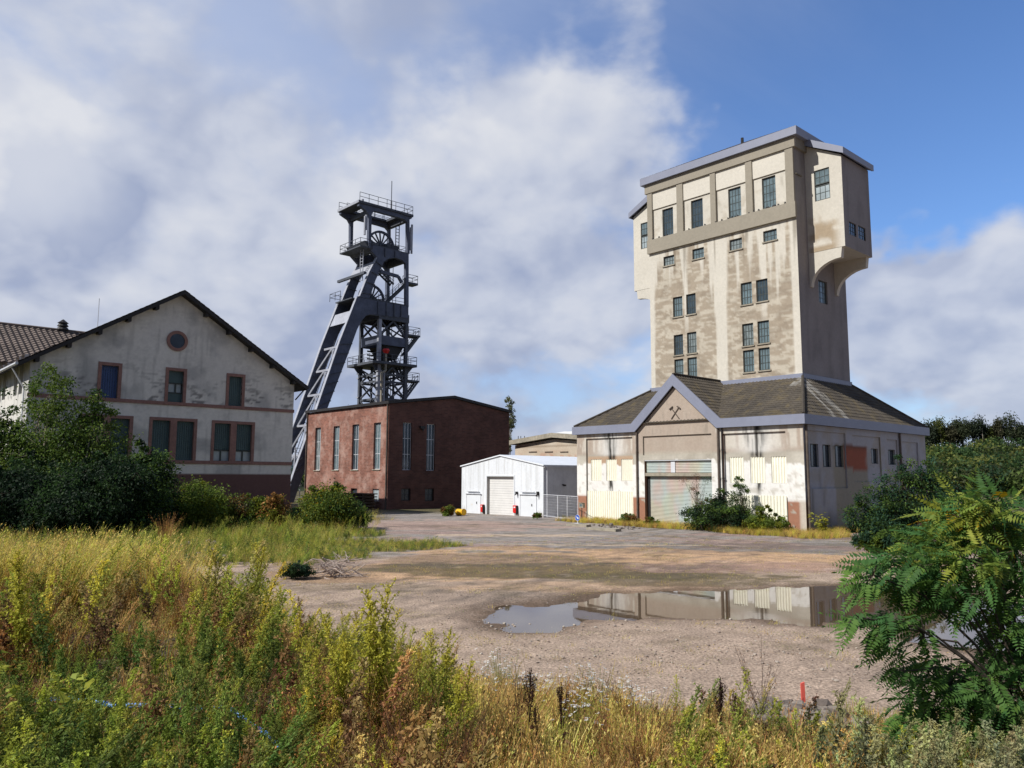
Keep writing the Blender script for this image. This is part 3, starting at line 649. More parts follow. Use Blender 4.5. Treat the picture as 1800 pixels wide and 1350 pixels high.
        # whitewash run down from the band in pointed tongues
        run = ss(.47, .6, fbm(U*2.6, Z*.06, 86, 3)+(Z-zb0)*.075+.14)
        c = mixc(c, CREAM, run*.95)
        dk = ss(.60, .72, fbm(U*3.1, Z*.10, 87, 3)+(Z-zb0)*.06+.03)*ss(zb0-4, zb0-.4, Z); c = mixc(c, c3(128, 116, 98, .7), dk*.6)
        for u0 in (29.6, 36.45): c = mixc(c, c3(150, 134, 112, .7), ss(.55, .2, np.abs(U-u0-.5))*.0)
        up = mixc(CREAM*1.0, c3(170, 154, 128, .75), ss(.5, .72, n1)*.35*ss(zb1+4.5, zb1, Z)); up = mixc(up, c3(120, 108, 88, .7), ss(.62, .75, n2)*ss(zb1+.4, zb1+2.5, Z)*ss(zb1+2.6, zb1+1.6, Z)*.5)
        return mixc(c, up, (~lo).astype(float))
    hol = [(w[0], w[1], w[2], w[3], .16) for w in tall+small+pair]
    mb = MB(); wall_grid(mb, 'e', TE, TN0, TN1, 9.6, Ztop, hol, tcol, .12)
    def tside(U, Z):
        n1 = fbm(U*.8, Z*.8, 91, 4); n2 = fbm(U*3, Z*.3, 92, 3); c = np.zeros(U.shape+(3,))+c3(172, 166, 164, .68); return mixc(c, c3(138, 132, 132, .66), np.clip(n1*.55+ss(.55, .7, n2)*.3, 0, 1))
    shw = rects(1370+302/4.355, 1370+368/4.355, 390+452/4.355, 390+624/4.355, TN0)
    wall_grid(mb, 'n', TN0, TE, TE1, 9.6, Ztop, [(*shw, .16)], tside, .35); wall_grid(mb, 'n', TN1, TE, TE1, 9.6, Ztop, [], tside, 1.5); wall_grid(mb, 'e', TE1, TN0, TN1, 9.6, Ztop, [], tside, 1.5)
    mb.build('tower_wall', MA['paint'], T, vc=True)
    for w in tall: window(T, 'e', TE, *w, 4, 4, 'frame', 'glass', sill='conc')
    for w in small: window(T, 'e', TE, *w, 4, 2, 'frame', 'glass', sill='conc')
    for w in pair: window(T, 'e', TE, *w, 4, 3, 'frame', 'glass', sill='conc', bar=.045)
    window(T, 'n', TN0, *shw, 3, 4, 'frame', 'glass')
    # grey frame of pilasters, band and top beam
    zc0 = (z_(1134, 338)+z_(1390, 252))/2-.35; b = MB()
    b.box(TE-.22, TE-.004, TN0-.06, TN1+.06, zb0, zb1, OLDC)
    for i, (a, c_) in enumerate(pil): b.box(TE-.2, TE-.006, a, c_, zb1+.003, zc0, OLDC)
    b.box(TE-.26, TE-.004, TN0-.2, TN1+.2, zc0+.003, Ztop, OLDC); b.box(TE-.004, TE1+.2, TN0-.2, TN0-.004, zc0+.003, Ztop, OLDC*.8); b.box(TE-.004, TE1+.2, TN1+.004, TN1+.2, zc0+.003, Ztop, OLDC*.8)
    b.box(TE+.02, TE+.9, TN0-.12, TN0-.004, zc0-2.0, zc0-1.94, OLDC*.6)
    b.build('pilaster_frame', MA['paint'], T, vc=True)
    b = MB()
    for i in range(4):
        a, c_ = pil[i][1], pil[i+1][0]; zt = zc0-1.5; b.box(TE-.1, TE-.003, a+.003, c_-.003, zt, zc0-.003, CREAM*1.04)
    b.build('frieze_panel', MA['paint'], T, vc=True)
    b = MB(); rr = random.Random(8)
    for i in range(26):
        n = rr.uniform(TN0+.5, TN1-.5); b.box(TE-.21, TE-.08, n-.05, n+.05, zb1-.002, zb1+.09)
        b.box(TE-.17, TE-.10, n-.02+rr.uniform(-.05, .05), n+.05, zb1+.05, zb1+.15)
    b.build('bird_dropping_clumps', MA['dark'], T)
    # cornice metal and roof
    o = .5; b = MB(); z0, z1 = Ztop, Ztop+.62
    b.box(TE-o, TE-o+.1, TN0-o, TN1+o, z0, z1); b.box(TE1+o-.1, TE1+o, TN0-o, TN1+o, z0, z1); b.box(TE-o+.1, TE1+o-.1, TN0-o, TN0-o+.1, z0, z1); b.box(TE-o+.1, TE1+o-.1, TN1+o-.1, TN1+o, z0, z1)
    b.box(TE-o+.1, TE1+o-.1, TN0-o+.1, TN1+o-.1, z0+.003, z0+.07)
    b.build('cornice', MA['zinc'], T)
    em, k = (TE+TE1)/2, 3.9; pz = 31.0
    def rd(V): return mixc(c3(66, 60, 58), c3(84, 76, 70), fbm(V[:, 0]*2, V[:, 1]*2, 73, 3))
    A1, A2, A3, A4 = (TE-o+.08, TN0-o+.08, z1-.04), (TE-o+.08, TN1+o-.08, z1-.04), (TE1+o-.08, TN1+o-.08, z1-.04), (TE1+o-.08, TN0-o+.08, z1-.04); R1, R2 = (em, TN0+k+2.4, pz), (em, TN1-k-2.2, pz)
    b = MB(); tiled(b, A1, A2, R2, R1, colf=rd); tiled(b, A4, A1, R1, R1, colf=rd); tiled(b, A3, A4, R1, R2, .6, .6, colf=rd); tiled(b, A2, A3, R2, R2, .6, .6, colf=rd); b.build('tower_roof', MA['roof'], T, vc=True)
    b = MB(); b.tube((em, TN0+6.4, pz), (em, TN0+6.4, pz+.5), .12, 6); b.build('roof_vent', MA['dark'], T)
    # overhanging bays
    for side, nA, nB, sg in (('r', TN0, 24.2, -1), ('l', TN1, 43.2, 1)):
        ea, eb = 53.9, 58.35; zl, ze, zw = 19.85, 26.6, 28.1; m = MB()
        bw = []
        if side == 'r': bw = [rectf(1360+482/6.75, 1360+665/6.75, 210+585/6.75, 210+955/6.75, ea)]
        else: bw = [rectf(1090+205/5.625, 1090+285/5.625, 300+512/5.625, 300+768/5.625, ea)]
        def bcol(U, Z, s=side):
            n1 = fbm(U*1.5, Z*2.2, 95, 4); c = np.zeros(U.shape+(3,))+CREAM
            if s == 'r': c = mixc(c, c3(176, 156, 128, .75), ss(.38, .55, n1+.25*ss(23.2, 21, Z)-.2)*ss(1.5, .6, np.abs(U-25.8))*ss(23.3, 21.5, Z)*.9)
            return c
        lo_, hi_ = min(nA, nB), max(nA, nB); tp = lambda u: ze+(zw-ze)*abs(u-nB)/abs(nA-nB)
        wall_grid(m, 'e', ea, lo_, hi_, zl, zw, [(*w, .12) for w in bw], bcol, .25, tp)
        wall_grid(m, 'e', eb, lo_, hi_, zl, zw, [], bcol, 1, tp)
        sw2 = [rects(1370+535/4.355, 1370+588/4.355, 390+8/4.355, 390+104/4.355, nB), rects(1370+605/4.355, 1370+660/4.355, 390+38/4.355, 390+136/4.355, nB)] if side == 'r' else []
        wall_grid(m, 'n', nB, ea, eb, zl, ze, [(*w, .1) for w in sw2], tside, .3, sgn=-sg)
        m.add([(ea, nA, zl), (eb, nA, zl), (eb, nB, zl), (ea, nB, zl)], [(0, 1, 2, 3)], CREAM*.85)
        bay = m.build('overhanging_bay', MA['paint'], T, vc=True)
        for w in bw:
            window(T, 'e', ea, w[0], min(w[1], TN1-.05) if side == 'r' else w[1], (w[2]+w[3])/2+.06, w[3], 3, 2, 'frame', 'glass', depth=.06); window(T, 'e', ea, w[0], w[1], w[2], (w[2]+w[3])/2-.02, 3, 2, 'frame', 'gpale', depth=.06)
        for w in sw2: window(T, 'n', nB, *w, 3, 3, 'frame', 'gdark', depth=.05, fw=.04)
        b = MB(); x = .32                                        # metal edge and sloping top
        b.prism([(ea-x, nA, zw+.55), (ea-x, nA, zw-.02), (ea-x, nB+sg*.3, ze-.05), (ea-x, nB+sg*.3, ze+.42)], (.1, 0, 0)); b.prism([(eb+x-.1, nA, zw+.55), (eb+x-.1, nA, zw-.02), (eb+x-.1, nB+sg*.3, ze-.05), (eb+x-.1, nB+sg*.3, ze+.42)], (.1, 0, 0))
        b.box(ea-x+.1, eb+x-.1, min(nB+sg*.3, nB+sg*.2), max(nB+sg*.3, nB+sg*.2), ze-.05, ze+.42)
        b.prism([(ea-x+.1, nA, zw+.50), (eb+x-.1, nA, zw+.50), (eb+x-.1, nB+sg*.2, ze+.38), (ea-x+.1, nB+sg*.2, ze+.38)], (0, 0, -.06)); b.build('bay_roof', MA['zinc'], T)
        for k in (ea+.02, eb-.42):                             # curved brackets
            P = [(k, nA, zl-.003)]+[(k, nB-sg*.25, zl-.003), (k, nB-sg*.35, zl-.75)]
            for t in np.linspace(0, 1, 9): P.append((k, (nB-sg*.35)+(nA+sg*.12-(nB-sg*.35))*math.sin(t*math.pi/2), zl-.75-1.75*(1-math.cos(t*math.pi/2))))
            P.append((k, nA, zl-2.5)); b = MB(); b.prism(P, (.4, 0, 0), CREAM*.95); b.build('curved_bracket', MA['paint'], T, vc=True)
    return T
# ================================================================ gabled plaster building on the left
def build_left():
    N0, E0, E1, ER, ZE, ZR = 65.7, 12.15, 33.0, 22.6, 11.8, 18.3; NB_ = 84.0
    T = Thing('gabled_building', 22, 75, 0, 'large off-white plaster building with a dark gable roof, round attic window and boarded windows', 'building')
    PL = c3(228, 225, 218, .84)
    def top(u): return ZR-(ZR-ZE)*abs(u-ER)/((E1-ER) if u > ER else (ER-E0))
    R = lambda x0, x1, yt, yb: rects(x0/2.934, x1/2.934, 500+yt/2.934, 500+yb/2.934, N0)
    up = [R(502, 626, 402, 595), R(851, 961, 431, 614), R(1165, 1262, 461, 634)]; dn = [R(523, 682, 675, 905), R(765, 1013, 688, 912), R(1088, 1311, 705, 917)]
    dn[0] = (dn[0][1]-(dn[1][1]-dn[1][0]), dn[0][1], dn[0][2], dn[0][3])
    zt = [R(0+600, 700, 590, 600)[2], R(1300, 1400, 915, 922)[2]]; zpl = s_(512, 833, N0)[1]
    def col(U, Z):
        n1 = fbm(U*.5, Z*.5, 101, 5); n2 = fbm(U*2.2, Z*8, 102, 4); n3 = fbm(U*4, Z*.35, 103, 4); n4 = fbm(U*.9, Z*.9, 104, 3)
        c = np.zeros(U.shape+(3,))+PL; c = mixc(c, c3(150, 152, 156, .68), ss(.5, .72, n1)*.45)
        below = ss(3.6, .2, Z-zt[0])*ss(-.1, .05, Z-zt[0]); c = mixc(c, c3(84, 84, 88, .6), ss(.50, .64, n2)*ss(.40, .58, n4)*(below*.62+.10)); c = mixc(c, c3(120, 120, 120, .6), ss(.58, .75, n3)*.22)
        return mixc(c, c3(120, 90, 86, .74), ss(zpl+.02, zpl-.02, Z))
    holes = [(a+.25, b-.25, c_+.0, d-.22, .3) for a, b, c_, d in up]
    for a, b, c_, d in dn: m = (a+b)/2; holes += [(a+.24, m-.24, c_+.05, d-.22, .3), (m+.24, b-.24, c_+.05, d-.22, .3)]
    mb = MB(); wall_grid(mb, 'n', N0, E0, E1, 0, ZR, holes, col, .14, top, uadd=(ER,))
    def colw(U, Z):
        c = col(U, Z); return c
    wh = [(N0+a, N0+a+1.3, z, z+3, .3) for a in (2.2, 4.1, 8.6, 10.5, 15) for z in (4.6, 9.5)]
    wall_grid(mb, 'e', E0, N0, NB_, 0, ZE, wh, col, .5); wall_grid(mb, 'e', E1, N0, NB_, 0, ZE, [], col, .8); wall_grid(mb, 'n', NB_, E0, E1, 0, ZR, [], col, 1.5, top, uadd=(ER,))
    mb.build('wall', MA['paint'], T, vc=True)
    for h in wh:
        b = MB(); b.box(E0+.28, E0+.31, h[0], h[1], h[2], h[3]); b.build('window', MA['gdark'], T)
    b = MB()
    for z in (zt[0], zt[1]): b.box(E0-.06, E1+.06, N0-.07, N0-.004, z-.14, z+.14)
    b.build('string_course', MA['sand'], T)
    def frame(a, b_, c_, d, mull):
        m = MB(); y0, y1 = N0-.05, N0+.2
        m.box(a, a+.25, y0, y1, c_, d); m.box(b_-.25, b_, y0, y1, c_, d); m.box(a+.25, b_-.25, y0, y1, d-.24, d); m.box(a-.05, b_+.05, y0-.05, y1, c_-.12, c_-.002)
        if mull: mm = (a+b_)/2; m.box(mm-.26, mm+.26, y0, y1, c_, d-.24)
        return m.build('window', MA['sand'], T)
    for i, (a, b_, c_, d) in enumerate(up):
        w = frame(a, b_, c_, d, 0); s = MB(); nb = 7
        if i != 1:
            for k in range(nb): x0 = a+.25+(b_-a-.50)*k/nb; s.box(x0+.01, x0+(b_-a-.50)/nb-.01, N0+.22, N0+.26, c_+.02, d-.24)
            s.build('board_shutter', MA['shutterb' if i == 0 else 'shutter'], T, w)
        else:
            z1, z2 = c_+(d-c_)*.30, c_+(d-c_)*.57
            s.box(a+.25, b_-.25, N0+.22, N0+.26, c_+.02, z1); s.box(a+.25, b_-.25, N0+.22, N0+.26, z2, d-.24); s.build('board_shutter', MA['shutter'], T, w)
            g = MB(); g.box(a+.36, b_-.36, N0+.25, N0+.27, z1, z2); g.build('pane', MA['gpale'], T, w); f = MB(); f.box(a+.25, b_-.25, N0+.18, N0+.24, z1-.05, z1+.05); f.box(a+.25, b_-.25, N0+.18, N0+.24, z2-.05, z2+.05); mm = (a+b_)/2+.05; f.box(mm-.06, mm+.06, N0+.18, N0+.24, z1+.05, z2-.05); f.build('casement', MA['frame'], T, w)
    for i, (a, b_, c_, d) in enumerate(dn):
        w = frame(a, b_, c_, d, 1); mm = (a+b_)/2
        for p0, p1 in ((a+.25, mm-.26), (mm+.26, b_-.25)):
            zl = c_+(1.05 if i == 2 else .02); s = MB(); nb = 8
            for k in range(nb): x0 = p0+(p1-p0)*k/nb; s.box(x0+.01, x0+(p1-p0)/nb-.01, N0+.22, N0+.26, zl, d-.24)
            s.build('board_shutter', MA['shutter'], T, w)
            if i == 2:
                g = MB(); g.box(p0, p1, N0+.25, N0+.27, c_+.02, zl-.1); g.build('pane', MA['gpale'], T, w); f = MB(); f.box(p0, p1, N0+.18, N0+.24, zl-.12, zl-.02); f.box(p0, p1, N0+.18, N0+.24, c_+.02, c_+.12); f.box((p0+p1)/2-.06, (p0+p1)/2+.06, N0+.18, N0+.24, c_+.12, zl-.12); f.build('casement', MA['frame'], T, w)
    # round window
    ce, cz = s_(311.5, 599.5, N0); r0, r1 = .85, .6; m = MB(); n = 28
    for k in range(n):
        a0, a1 = 2*math.pi*k/n, 2*math.pi*(k+1)/n; m.prism([(ce+r*math.cos(a), N0-.08, cz+r*math.sin(a)) for r, a in ((r1, a0), (r0, a0), (r0, a1), (r1, a1))], (0, .075, 0))
    w = m.build('round_window', MA['sand'], T); m = MB(); m.prism([(ce+r1*math.cos(2*math.pi*k/n), N0-.02, cz+r1*math.sin(2*math.pi*k/n)) for k in range(n)], (0, .014, 0)); m.build('pane', MA['gdark'], T, w)
    # roof
    def rc(V): return mixc(c3(70, 60, 58, .9), c3(98, 86, 82, .9), fbm(V[:, 0]*1.5, V[:, 1]*1.5, 105, 3))
    oe, on = .9, .8; sl1 = (ZR-ZE)/(E1-ER); sl0 = (ZR-ZE)/(ER-E0); b = MB(); dz = .26
    tiled(b, (E0-oe, NB_+.5, ZE-sl0*oe+dz), (E0-oe, N0-on, ZE-sl0*oe+dz), (ER, N0-on, ZR+dz), (ER, NB_+.5, ZR+dz), .5, .4, rc); tiled(b, (E1+oe, N0-on, ZE-sl1*oe+dz), (E1+oe, NB_+.5, ZE-sl1*oe+dz), (ER, NB_+.5, ZR+dz), (ER, N0-on, ZR+dz), .5, .4, rc)
    b.build('roof', MA['roof'], T, vc=True)
    b = MB()
    for e2, s in ((E0-oe, sl0), (E1+oe, sl1)): b.prism([(ER, N0-on, ZR+dz-.01), (e2, N0-on, ZE-s*oe+dz-.01), (e2, NB_+.5, ZE-s*oe+dz-.01), (ER, NB_+.5, ZR+dz-.01)], (0, 0, -.3))
    for k in (1, 2, 3, 4, 5):
        for e2 in ((E0-ER), (E1-ER)):
            t = k/5.15; e3 = ER+e2*t; z3 = top(e3); b.box(e3-.14, e3+.14, N0-on+.1, N0-.01, z3-.32, z3+.05)
    b.build('roof_timber', MA['dark'], T)
    b = MB(); g = E0-oe-.08; zg = ZE-sl0*oe+.15; b.tube((g, N0-on, zg), (g, NB_, zg), .11, 8); b.tube((g, N0+1.2, zg), (E0-.12, N0+.9, zg-1.6), .06, 6); b.tube((E0-.12, N0+.9, zg-1.6), (E0-.12, N0+.9, 0), .06, 6); b.build('gutter', MA['grey'], T)
    b = MB(); g = E1+oe+.06; zg = ZE-sl1*oe+.15; b.tube((g, N0-on, zg), (g, NB_, zg), .1, 8); b.tube((g, N0-.3, zg), (E1+.1, N0-.1, zg-1.1), .06, 6); b.build('gutter', MA['dark'], T)
    # ---- wing behind with brown tiles and a roof cowl
    T2 = Thing('tiled_wing', 0, 94, 0, 'low building wing with brown pantile roof behind the gabled building, at the left edge', 'building')
    n1, n2 = 84.5, 94.; z1 = q(0, 631, 'n', n1)[2]; z2 = q(0, 571, 'n', n2)[2]; ea, eb = -30, 17.0
    def rc2(V): return mixc(c3(96, 86, 80), c3(120, 108, 100), fbm(V[:, 0]*1.5, V[:, 1]*1.5, 106, 3))
    b = MB(); tiled(b, (ea, n1-.8, z1-.4), (eb+9, n1-.8, z1-.4), (eb+9, n2, z2), (ea, n2, z2), .6, .55, rc2, wave=.07, lift=.09); tiled(b, (eb+9, 2*n2-n1, z1-.4), (ea, 2*n2-n1, z1-.4), (ea, n2, z2), (eb+9, n2, z2), .9, .6, rc2); b.tube((ea, n2, z2+.1), (eb+9, n2, z2+.1), .22, 6, col=c3(100, 88, 80)); b.build('roof', MA['roof'], T2, vc=True)
    b = MB(); wall_grid(b, 'n', n1, ea, eb+9, 0, z1-.2, [], col, 1.2); wall_grid(b, 'n', 2*n2-n1, ea, eb+9, 0, z1-.2, [], col, 3); wall_grid(b, 'e', ea, n1, 2*n2-n1, 0, z1-.2, [], col, 3); b.build('wall', MA['paint'], T2, vc=True)
    p = q(110, 580, 'n', n2); b = MB(); c = (p[0], n2); z = z2+.1
    z -= .1; b.tube((*c, z-.6), (*c, z+.3), .4, 10)
    for k, (r, zz) in enumerate(((.66, .2), (.56, .6), (.0, 0))):
        if r: b.tube((*c, z+zz), (*c, z+zz+.28), r, 12, r*.7)
    b.tube((*c, z+.5), (*c, z+.95), .34, 10); b.tube((*c, z+.95), (*c, z+1.35), .55, 12, .06); b.build('roof_cowl', MA['dark'], T2)
    b = MB(); p = q(172, 565, 'n', n2); b.tube((p[0], n2, z2), (p[0], n2, z2+4.2), .04, 5); b.build('lightning_rod', MA['grey'], T2)
# ================================================================ brick hall
def build_brick():
    E0, N0, E1, N1, ZE = 45.05, 68.45, 61.8, 85.9, 10.9; ER, ZR = 53.45, 12.0
    T = Thing('brick_hall', 53.4, 77, 0, 'red brick hall with tall narrow windows, left of the white shed', 'building')
    F = lambda x0, x1, yt, yb: rectf(490+x0/3.158, 490+x1/3.158, 660+yt/3.158, 660+yb/3.158, E0); S = lambda x0, x1, yt, yb: rects(490+x0/3.158, 490+x1/3.158, 660+yt/3.158, 660+yb/3.158, N0)
    fw = [F(200, 231, 290, 526), F(301, 335, 281, 524), F(406, 443, 272, 523), F(526, 565, 262, 521)]; fs = [F(190, 222, 627, 680), F(294, 326, 627, 690), F(400, 434, 627, 695), F(520, 555, 630, 697)]
    sw = [S(688, 738, 262, 525), S(820, 868, 270, 528)]; ssm = [S(680, 732, 628, 695), S(812, 862, 628, 697)]
    zt = max(w[3] for w in fw); zb = min(w[2] for w in fw)
    top = lambda u: ZE+(ZR-ZE)*(1-abs(u-ER)/(E1-ER))
    mb = MB(); wall_grid(mb, 'e', E0, N0, N1, 0, ZE, [(*w, .25) for w in fw+fs], None, 2); m2 = MB(); wall_grid(m2, 'n', N0, E0, E1, 0, ZR, [(*w, .25) for w in sw+ssm], None, 2, top, uadd=(ER,)); m2.build('side_wall', MA['brickshade'], T, label='brick side wall with shade painted into its colour')  # side wall takes the darker brick copy, its shade is painted
    wall_grid(mb, 'n', N1, E0, E1, 0, ZR, [], None, 2, top, uadd=(ER,)); wall_grid(mb, 'e', E1, N0, N1, 0, ZE, [], None, 2); mb.build('wall', MA['brick'], T)
    for w in fw: window(T, 'e', E0, *w, 3, 3, 'grey', 'glass', depth=.2, fw=.05, bar=.05, sill='conc')
    for w in fs[:3]: window(T, 'e', E0, *w, 2, 2, 'dark', 'gdark', depth=.2, sill='conc')
    window(T, 'e', E0, *fs[3], 3, 1, 'grey', 'gpale', depth=.12, sill='conc')
    for w in sw: window(T, 'n', N0, *w, 3, 3, 'grey', 'gdark', depth=.2, fw=.05, bar=.05)
    for w in ssm: window(T, 'n', N0, *w, 2, 2, 'dark', 'gdark', depth=.2)
    b = MB(); o = .25
    for s in (1, -1): ex = E1+o if s > 0 else E0-o; b.prism([(ER, N0-o, ZR+.35), (ex, N0-o, ZE+.3), (ex, N1+o, ZE+.3), (ER, N1+o, ZR+.35)], (0, 0, -.3))
    b.build('roof', MA['dark'], T)
    b = MB(); b.tube((E0-.1, N0+.15, 0), (E0-.1, N0+.15, ZE), .08, 8); b.tube((E0-.1, N1-.05, 0), (E0-.1, N1-.05, ZE), .08, 8); b.build('downpipe', MA['pipe'], T)
    b = MB(); p = q(490+795/3.158, 660+290/3.158, 'n', N0); b.box(p[0]-.35, p[0]+.25, N0-.3, N0-.005, p[2]-.1, p[2]+.15); b.tube((p[0], N0-.2, p[2]-.35), (p[0], N0-.2, p[2]-.1), .12, 8); b.build('wall_lamp', MA['dark'], T)
    # planks stacked against it
    T = Thing('plank_stack', 43.4, 71, 0, 'stack of dark weathered planks on the ground beside the brick hall', 'plank stack')
    rr = random.Random(3)
    for k in range(6):
        b = MB()
        for j in range(3): n0 = 68.9+rr.uniform(0, .35); b.box(43.1+j*.42, 43.1+j*.42+.36, n0, n0+4.4+rr.uniform(-.6, .3), .1+k*.3, .1+k*.3+.1)
        b.build('plank_layer', MA['wood'], T)
        if k < 5:
            b = MB()
            for n in (69.8, 71.2, 72.7): b.box(43.05, 44.4, n, n+.12, .203+k*.3, .397+k*.3)
            b.build('spacer', MA['wood'], T)
# ================================================================ white shed
def build_shed():
    E0, N0, N1, ZE, ZR = 47.0, 47.7, 58.75, 4.38, 5.3; NR = 53.2; E1 = q(974.8, 804.4, 'n', NR)[0]; E1 = min(max(E1, 58), 66)
    T = Thing('white_shed', 53, 53, 0, 'white metal shed with a roller door and low gable roof', 'shed')
    Z = lambda x0, x1, yt, yb: rectf(800+x0/6.75, 800+x1/6.75, 760+yt/6.75, 760+yb/6.75, E0)
    d = Z(378, 697, 525, 1000); d = (d[0], d[1], 0, d[3]); d1 = Z(138, 306, 733, 990); d2 = Z(775, 968, 743, 1015)
    top = lambda u: ZR-(ZR-ZE)*abs(u-NR)/(N1-NR); b = MB()
    def wc(U, Z):
        c = np.zeros(U.shape+(3,))+c3(232, 236, 240, .84); n = fbm(U*3, Z*3, 121, 4); c = mixc(c, c3(150, 138, 120, .8), ss(.75, .0, Z+(n-.5)*.8)*.65); c = mixc(c, c3(186, 186, 182, .8), ss(.5, .7, fbm(U*5, Z*.35, 122, 3))*.35); return c
    wall_grid(b, 'e', E0, N0, N1, 0, ZR, [(*d, .3)], wc, .15, top, uadd=(NR,)); wall_grid(b, 'e', E1, N0, N1, 0, ZR, [], wc, 2, top, uadd=(NR,)); wall_grid(b, 'n', N1, E0, E1, 0, ZE, [], wc, 2); b.build('wall', MA['paint'], T, vc=True)
    b = MB(); wall_grid(b, 'n', N0, E0+.02, E1, 0, ZE, [], None, 2); 
    for k in range(9): b.box(E0+1.2+k*1.2, E0+1.23+k*1.2, N0-.012, N0-.002, 0, ZE)
    b.build('side_wall', MA['grey'], T)
    b = MB()
    for k in range(10): u = N0+.55+k*1.1; b.box(E0-.012, E0-.002, u-.012, u+.012, d[3]+.2 if d[0]-.2 < u < d[1]+.2 else 2.3, top(u)-.1)
    b.build('panel_seams', MA['lgrey'], T)
    b = MB()
    for k in range(16): z = .02+k*(d[3]/16); b.box(E0+.26, E0+.3, d[0], d[1], z, z+d[3]/16-.012)
    b.build('roller_door', MA['lgrey'], T)
    b = MB(); b.box(E0-.04, E0-.003, d[0]-.12, d[0]-.003, 0, d[3]+.15); b.box(E0-.04, E0-.003, d[1]+.003, d[1]+.12, 0, d[3]+.15); b.box(E0-.04, E0-.003, d[0], d[1], d[3]+.02, d[3]+.15); b.build('door_frame', MA['white'], T)
    b = MB(); o = .12
    for s, nn in ((1, N1+o), (-1, N0-o)): b.prism([(E0-o, NR, ZR+.12), (E0-o, nn, ZE+.1), (E1+o, nn, ZE+.1), (E1+o, NR, ZR+.12)], (0, 0, -.1))
    b.build('roof', MA['whiter'], T)
    b = MB(); b.tube((E0+.35, N0-.08, 0), (E0+.35, N0-.08, ZE), .06, 8); b.box(E0, E1, N0-.16, N0-.04, ZE-.12, ZE-.02); b.build('gutter', MA['grey'], T)
    for dd in (d1, d2):
        m = MB(); m.box(E0-.05, E0-.004, dd[0], dd[1], .04, dd[3]); o = m.build('door', MA['white'], T)
        m = MB(); m.box(E0-.075, E0-.052, dd[1]-.05, dd[1]+.03, 0, dd[3]+.05); m.box(E0-.16, E0-.052, dd[0]-.1, dd[1]+.05, dd[3]+.02, dd[3]+.07); m.tube((E0-.14, dd[0]+.15, dd[3]+.28), (E0-.14, dd[1]-.2, dd[3]+.28), .05, 6); m.build('door_track', MA['grey'], T, o)
        m = MB(); m.box(E0-.1, E0-.052, dd[0]+.5, dd[0]+.56, .95, 1.15); m.build('handle', MA['dark'], T, o)
    h = MB(); c = Z(192, 216, 810, 866); h.box(E0-.056, E0-.052, c[0], c[1], c[2], c[2]+.16); h.build('door_notice', MA['lgrey'], T)
    for r in ((730, 748, 703, 735), (980, 998, 703, 748)):
        w = Z(*r); m = MB(); m.box(E0-.2, E0-.004, w[0], w[1]-.03, w[2], w[3]); m.tube((E0-.2, (w[0]+w[1])/2, w[2]), (E0-.3, (w[0]+w[1])/2, w[2]-.05), .05, 6); m.build('wall_lamp', MA['dark'], T)
    p = q(800+1275/6.75, 760+628/6.75, 'n', N0); m = MB(); m.tube((p[0], N0-.3, p[2]), (p[0], N0-.01, p[2]+.05), .07, 8); m.box(p[0]-.12, p[0]+.12, N0-.32, N0-.2, p[2]-.08, p[2]+.06); m.build('flood_lamp', MA['dark'], T)
    for i, r in enumerate(((322, 353, 855, 948), (708, 750, 866, 960))):
        w = Z(*r); w = (w[0], w[1], w[2], w[3])
        X = Thing('extinguisher_box', E0-.12, (w[0]+w[1])/2, w[2], ['red fire extinguisher box left of the roller door on the white shed', 'red fire extinguisher box right of the roller door on the white shed'][i], 'fire box', 'red boxes on the white shed')
        b = MB(); b.box(E0-.26, E0-.006, w[0]+.06, w[1]-.03, w[2]+.05, w[3]); b.box(E0-.2, E0-.01, w[0]+.1, w[1]-.08, w[2], w[2]+.05); b.build('case', MA['red'], X)
        b = MB(); b.box(E0-.265, E0-.261, w[0]+.12, w[1]-.12, w[3]-.22, w[3]-.1); b.build('label_plate', MA['white'], X)
        b = MB(); b.box(E0-.24, E0-.006, w[0]+.005, w[0]+.055, w[2]-.06, w[3]-.04); b.build('side_flap', MA['dark'], X)
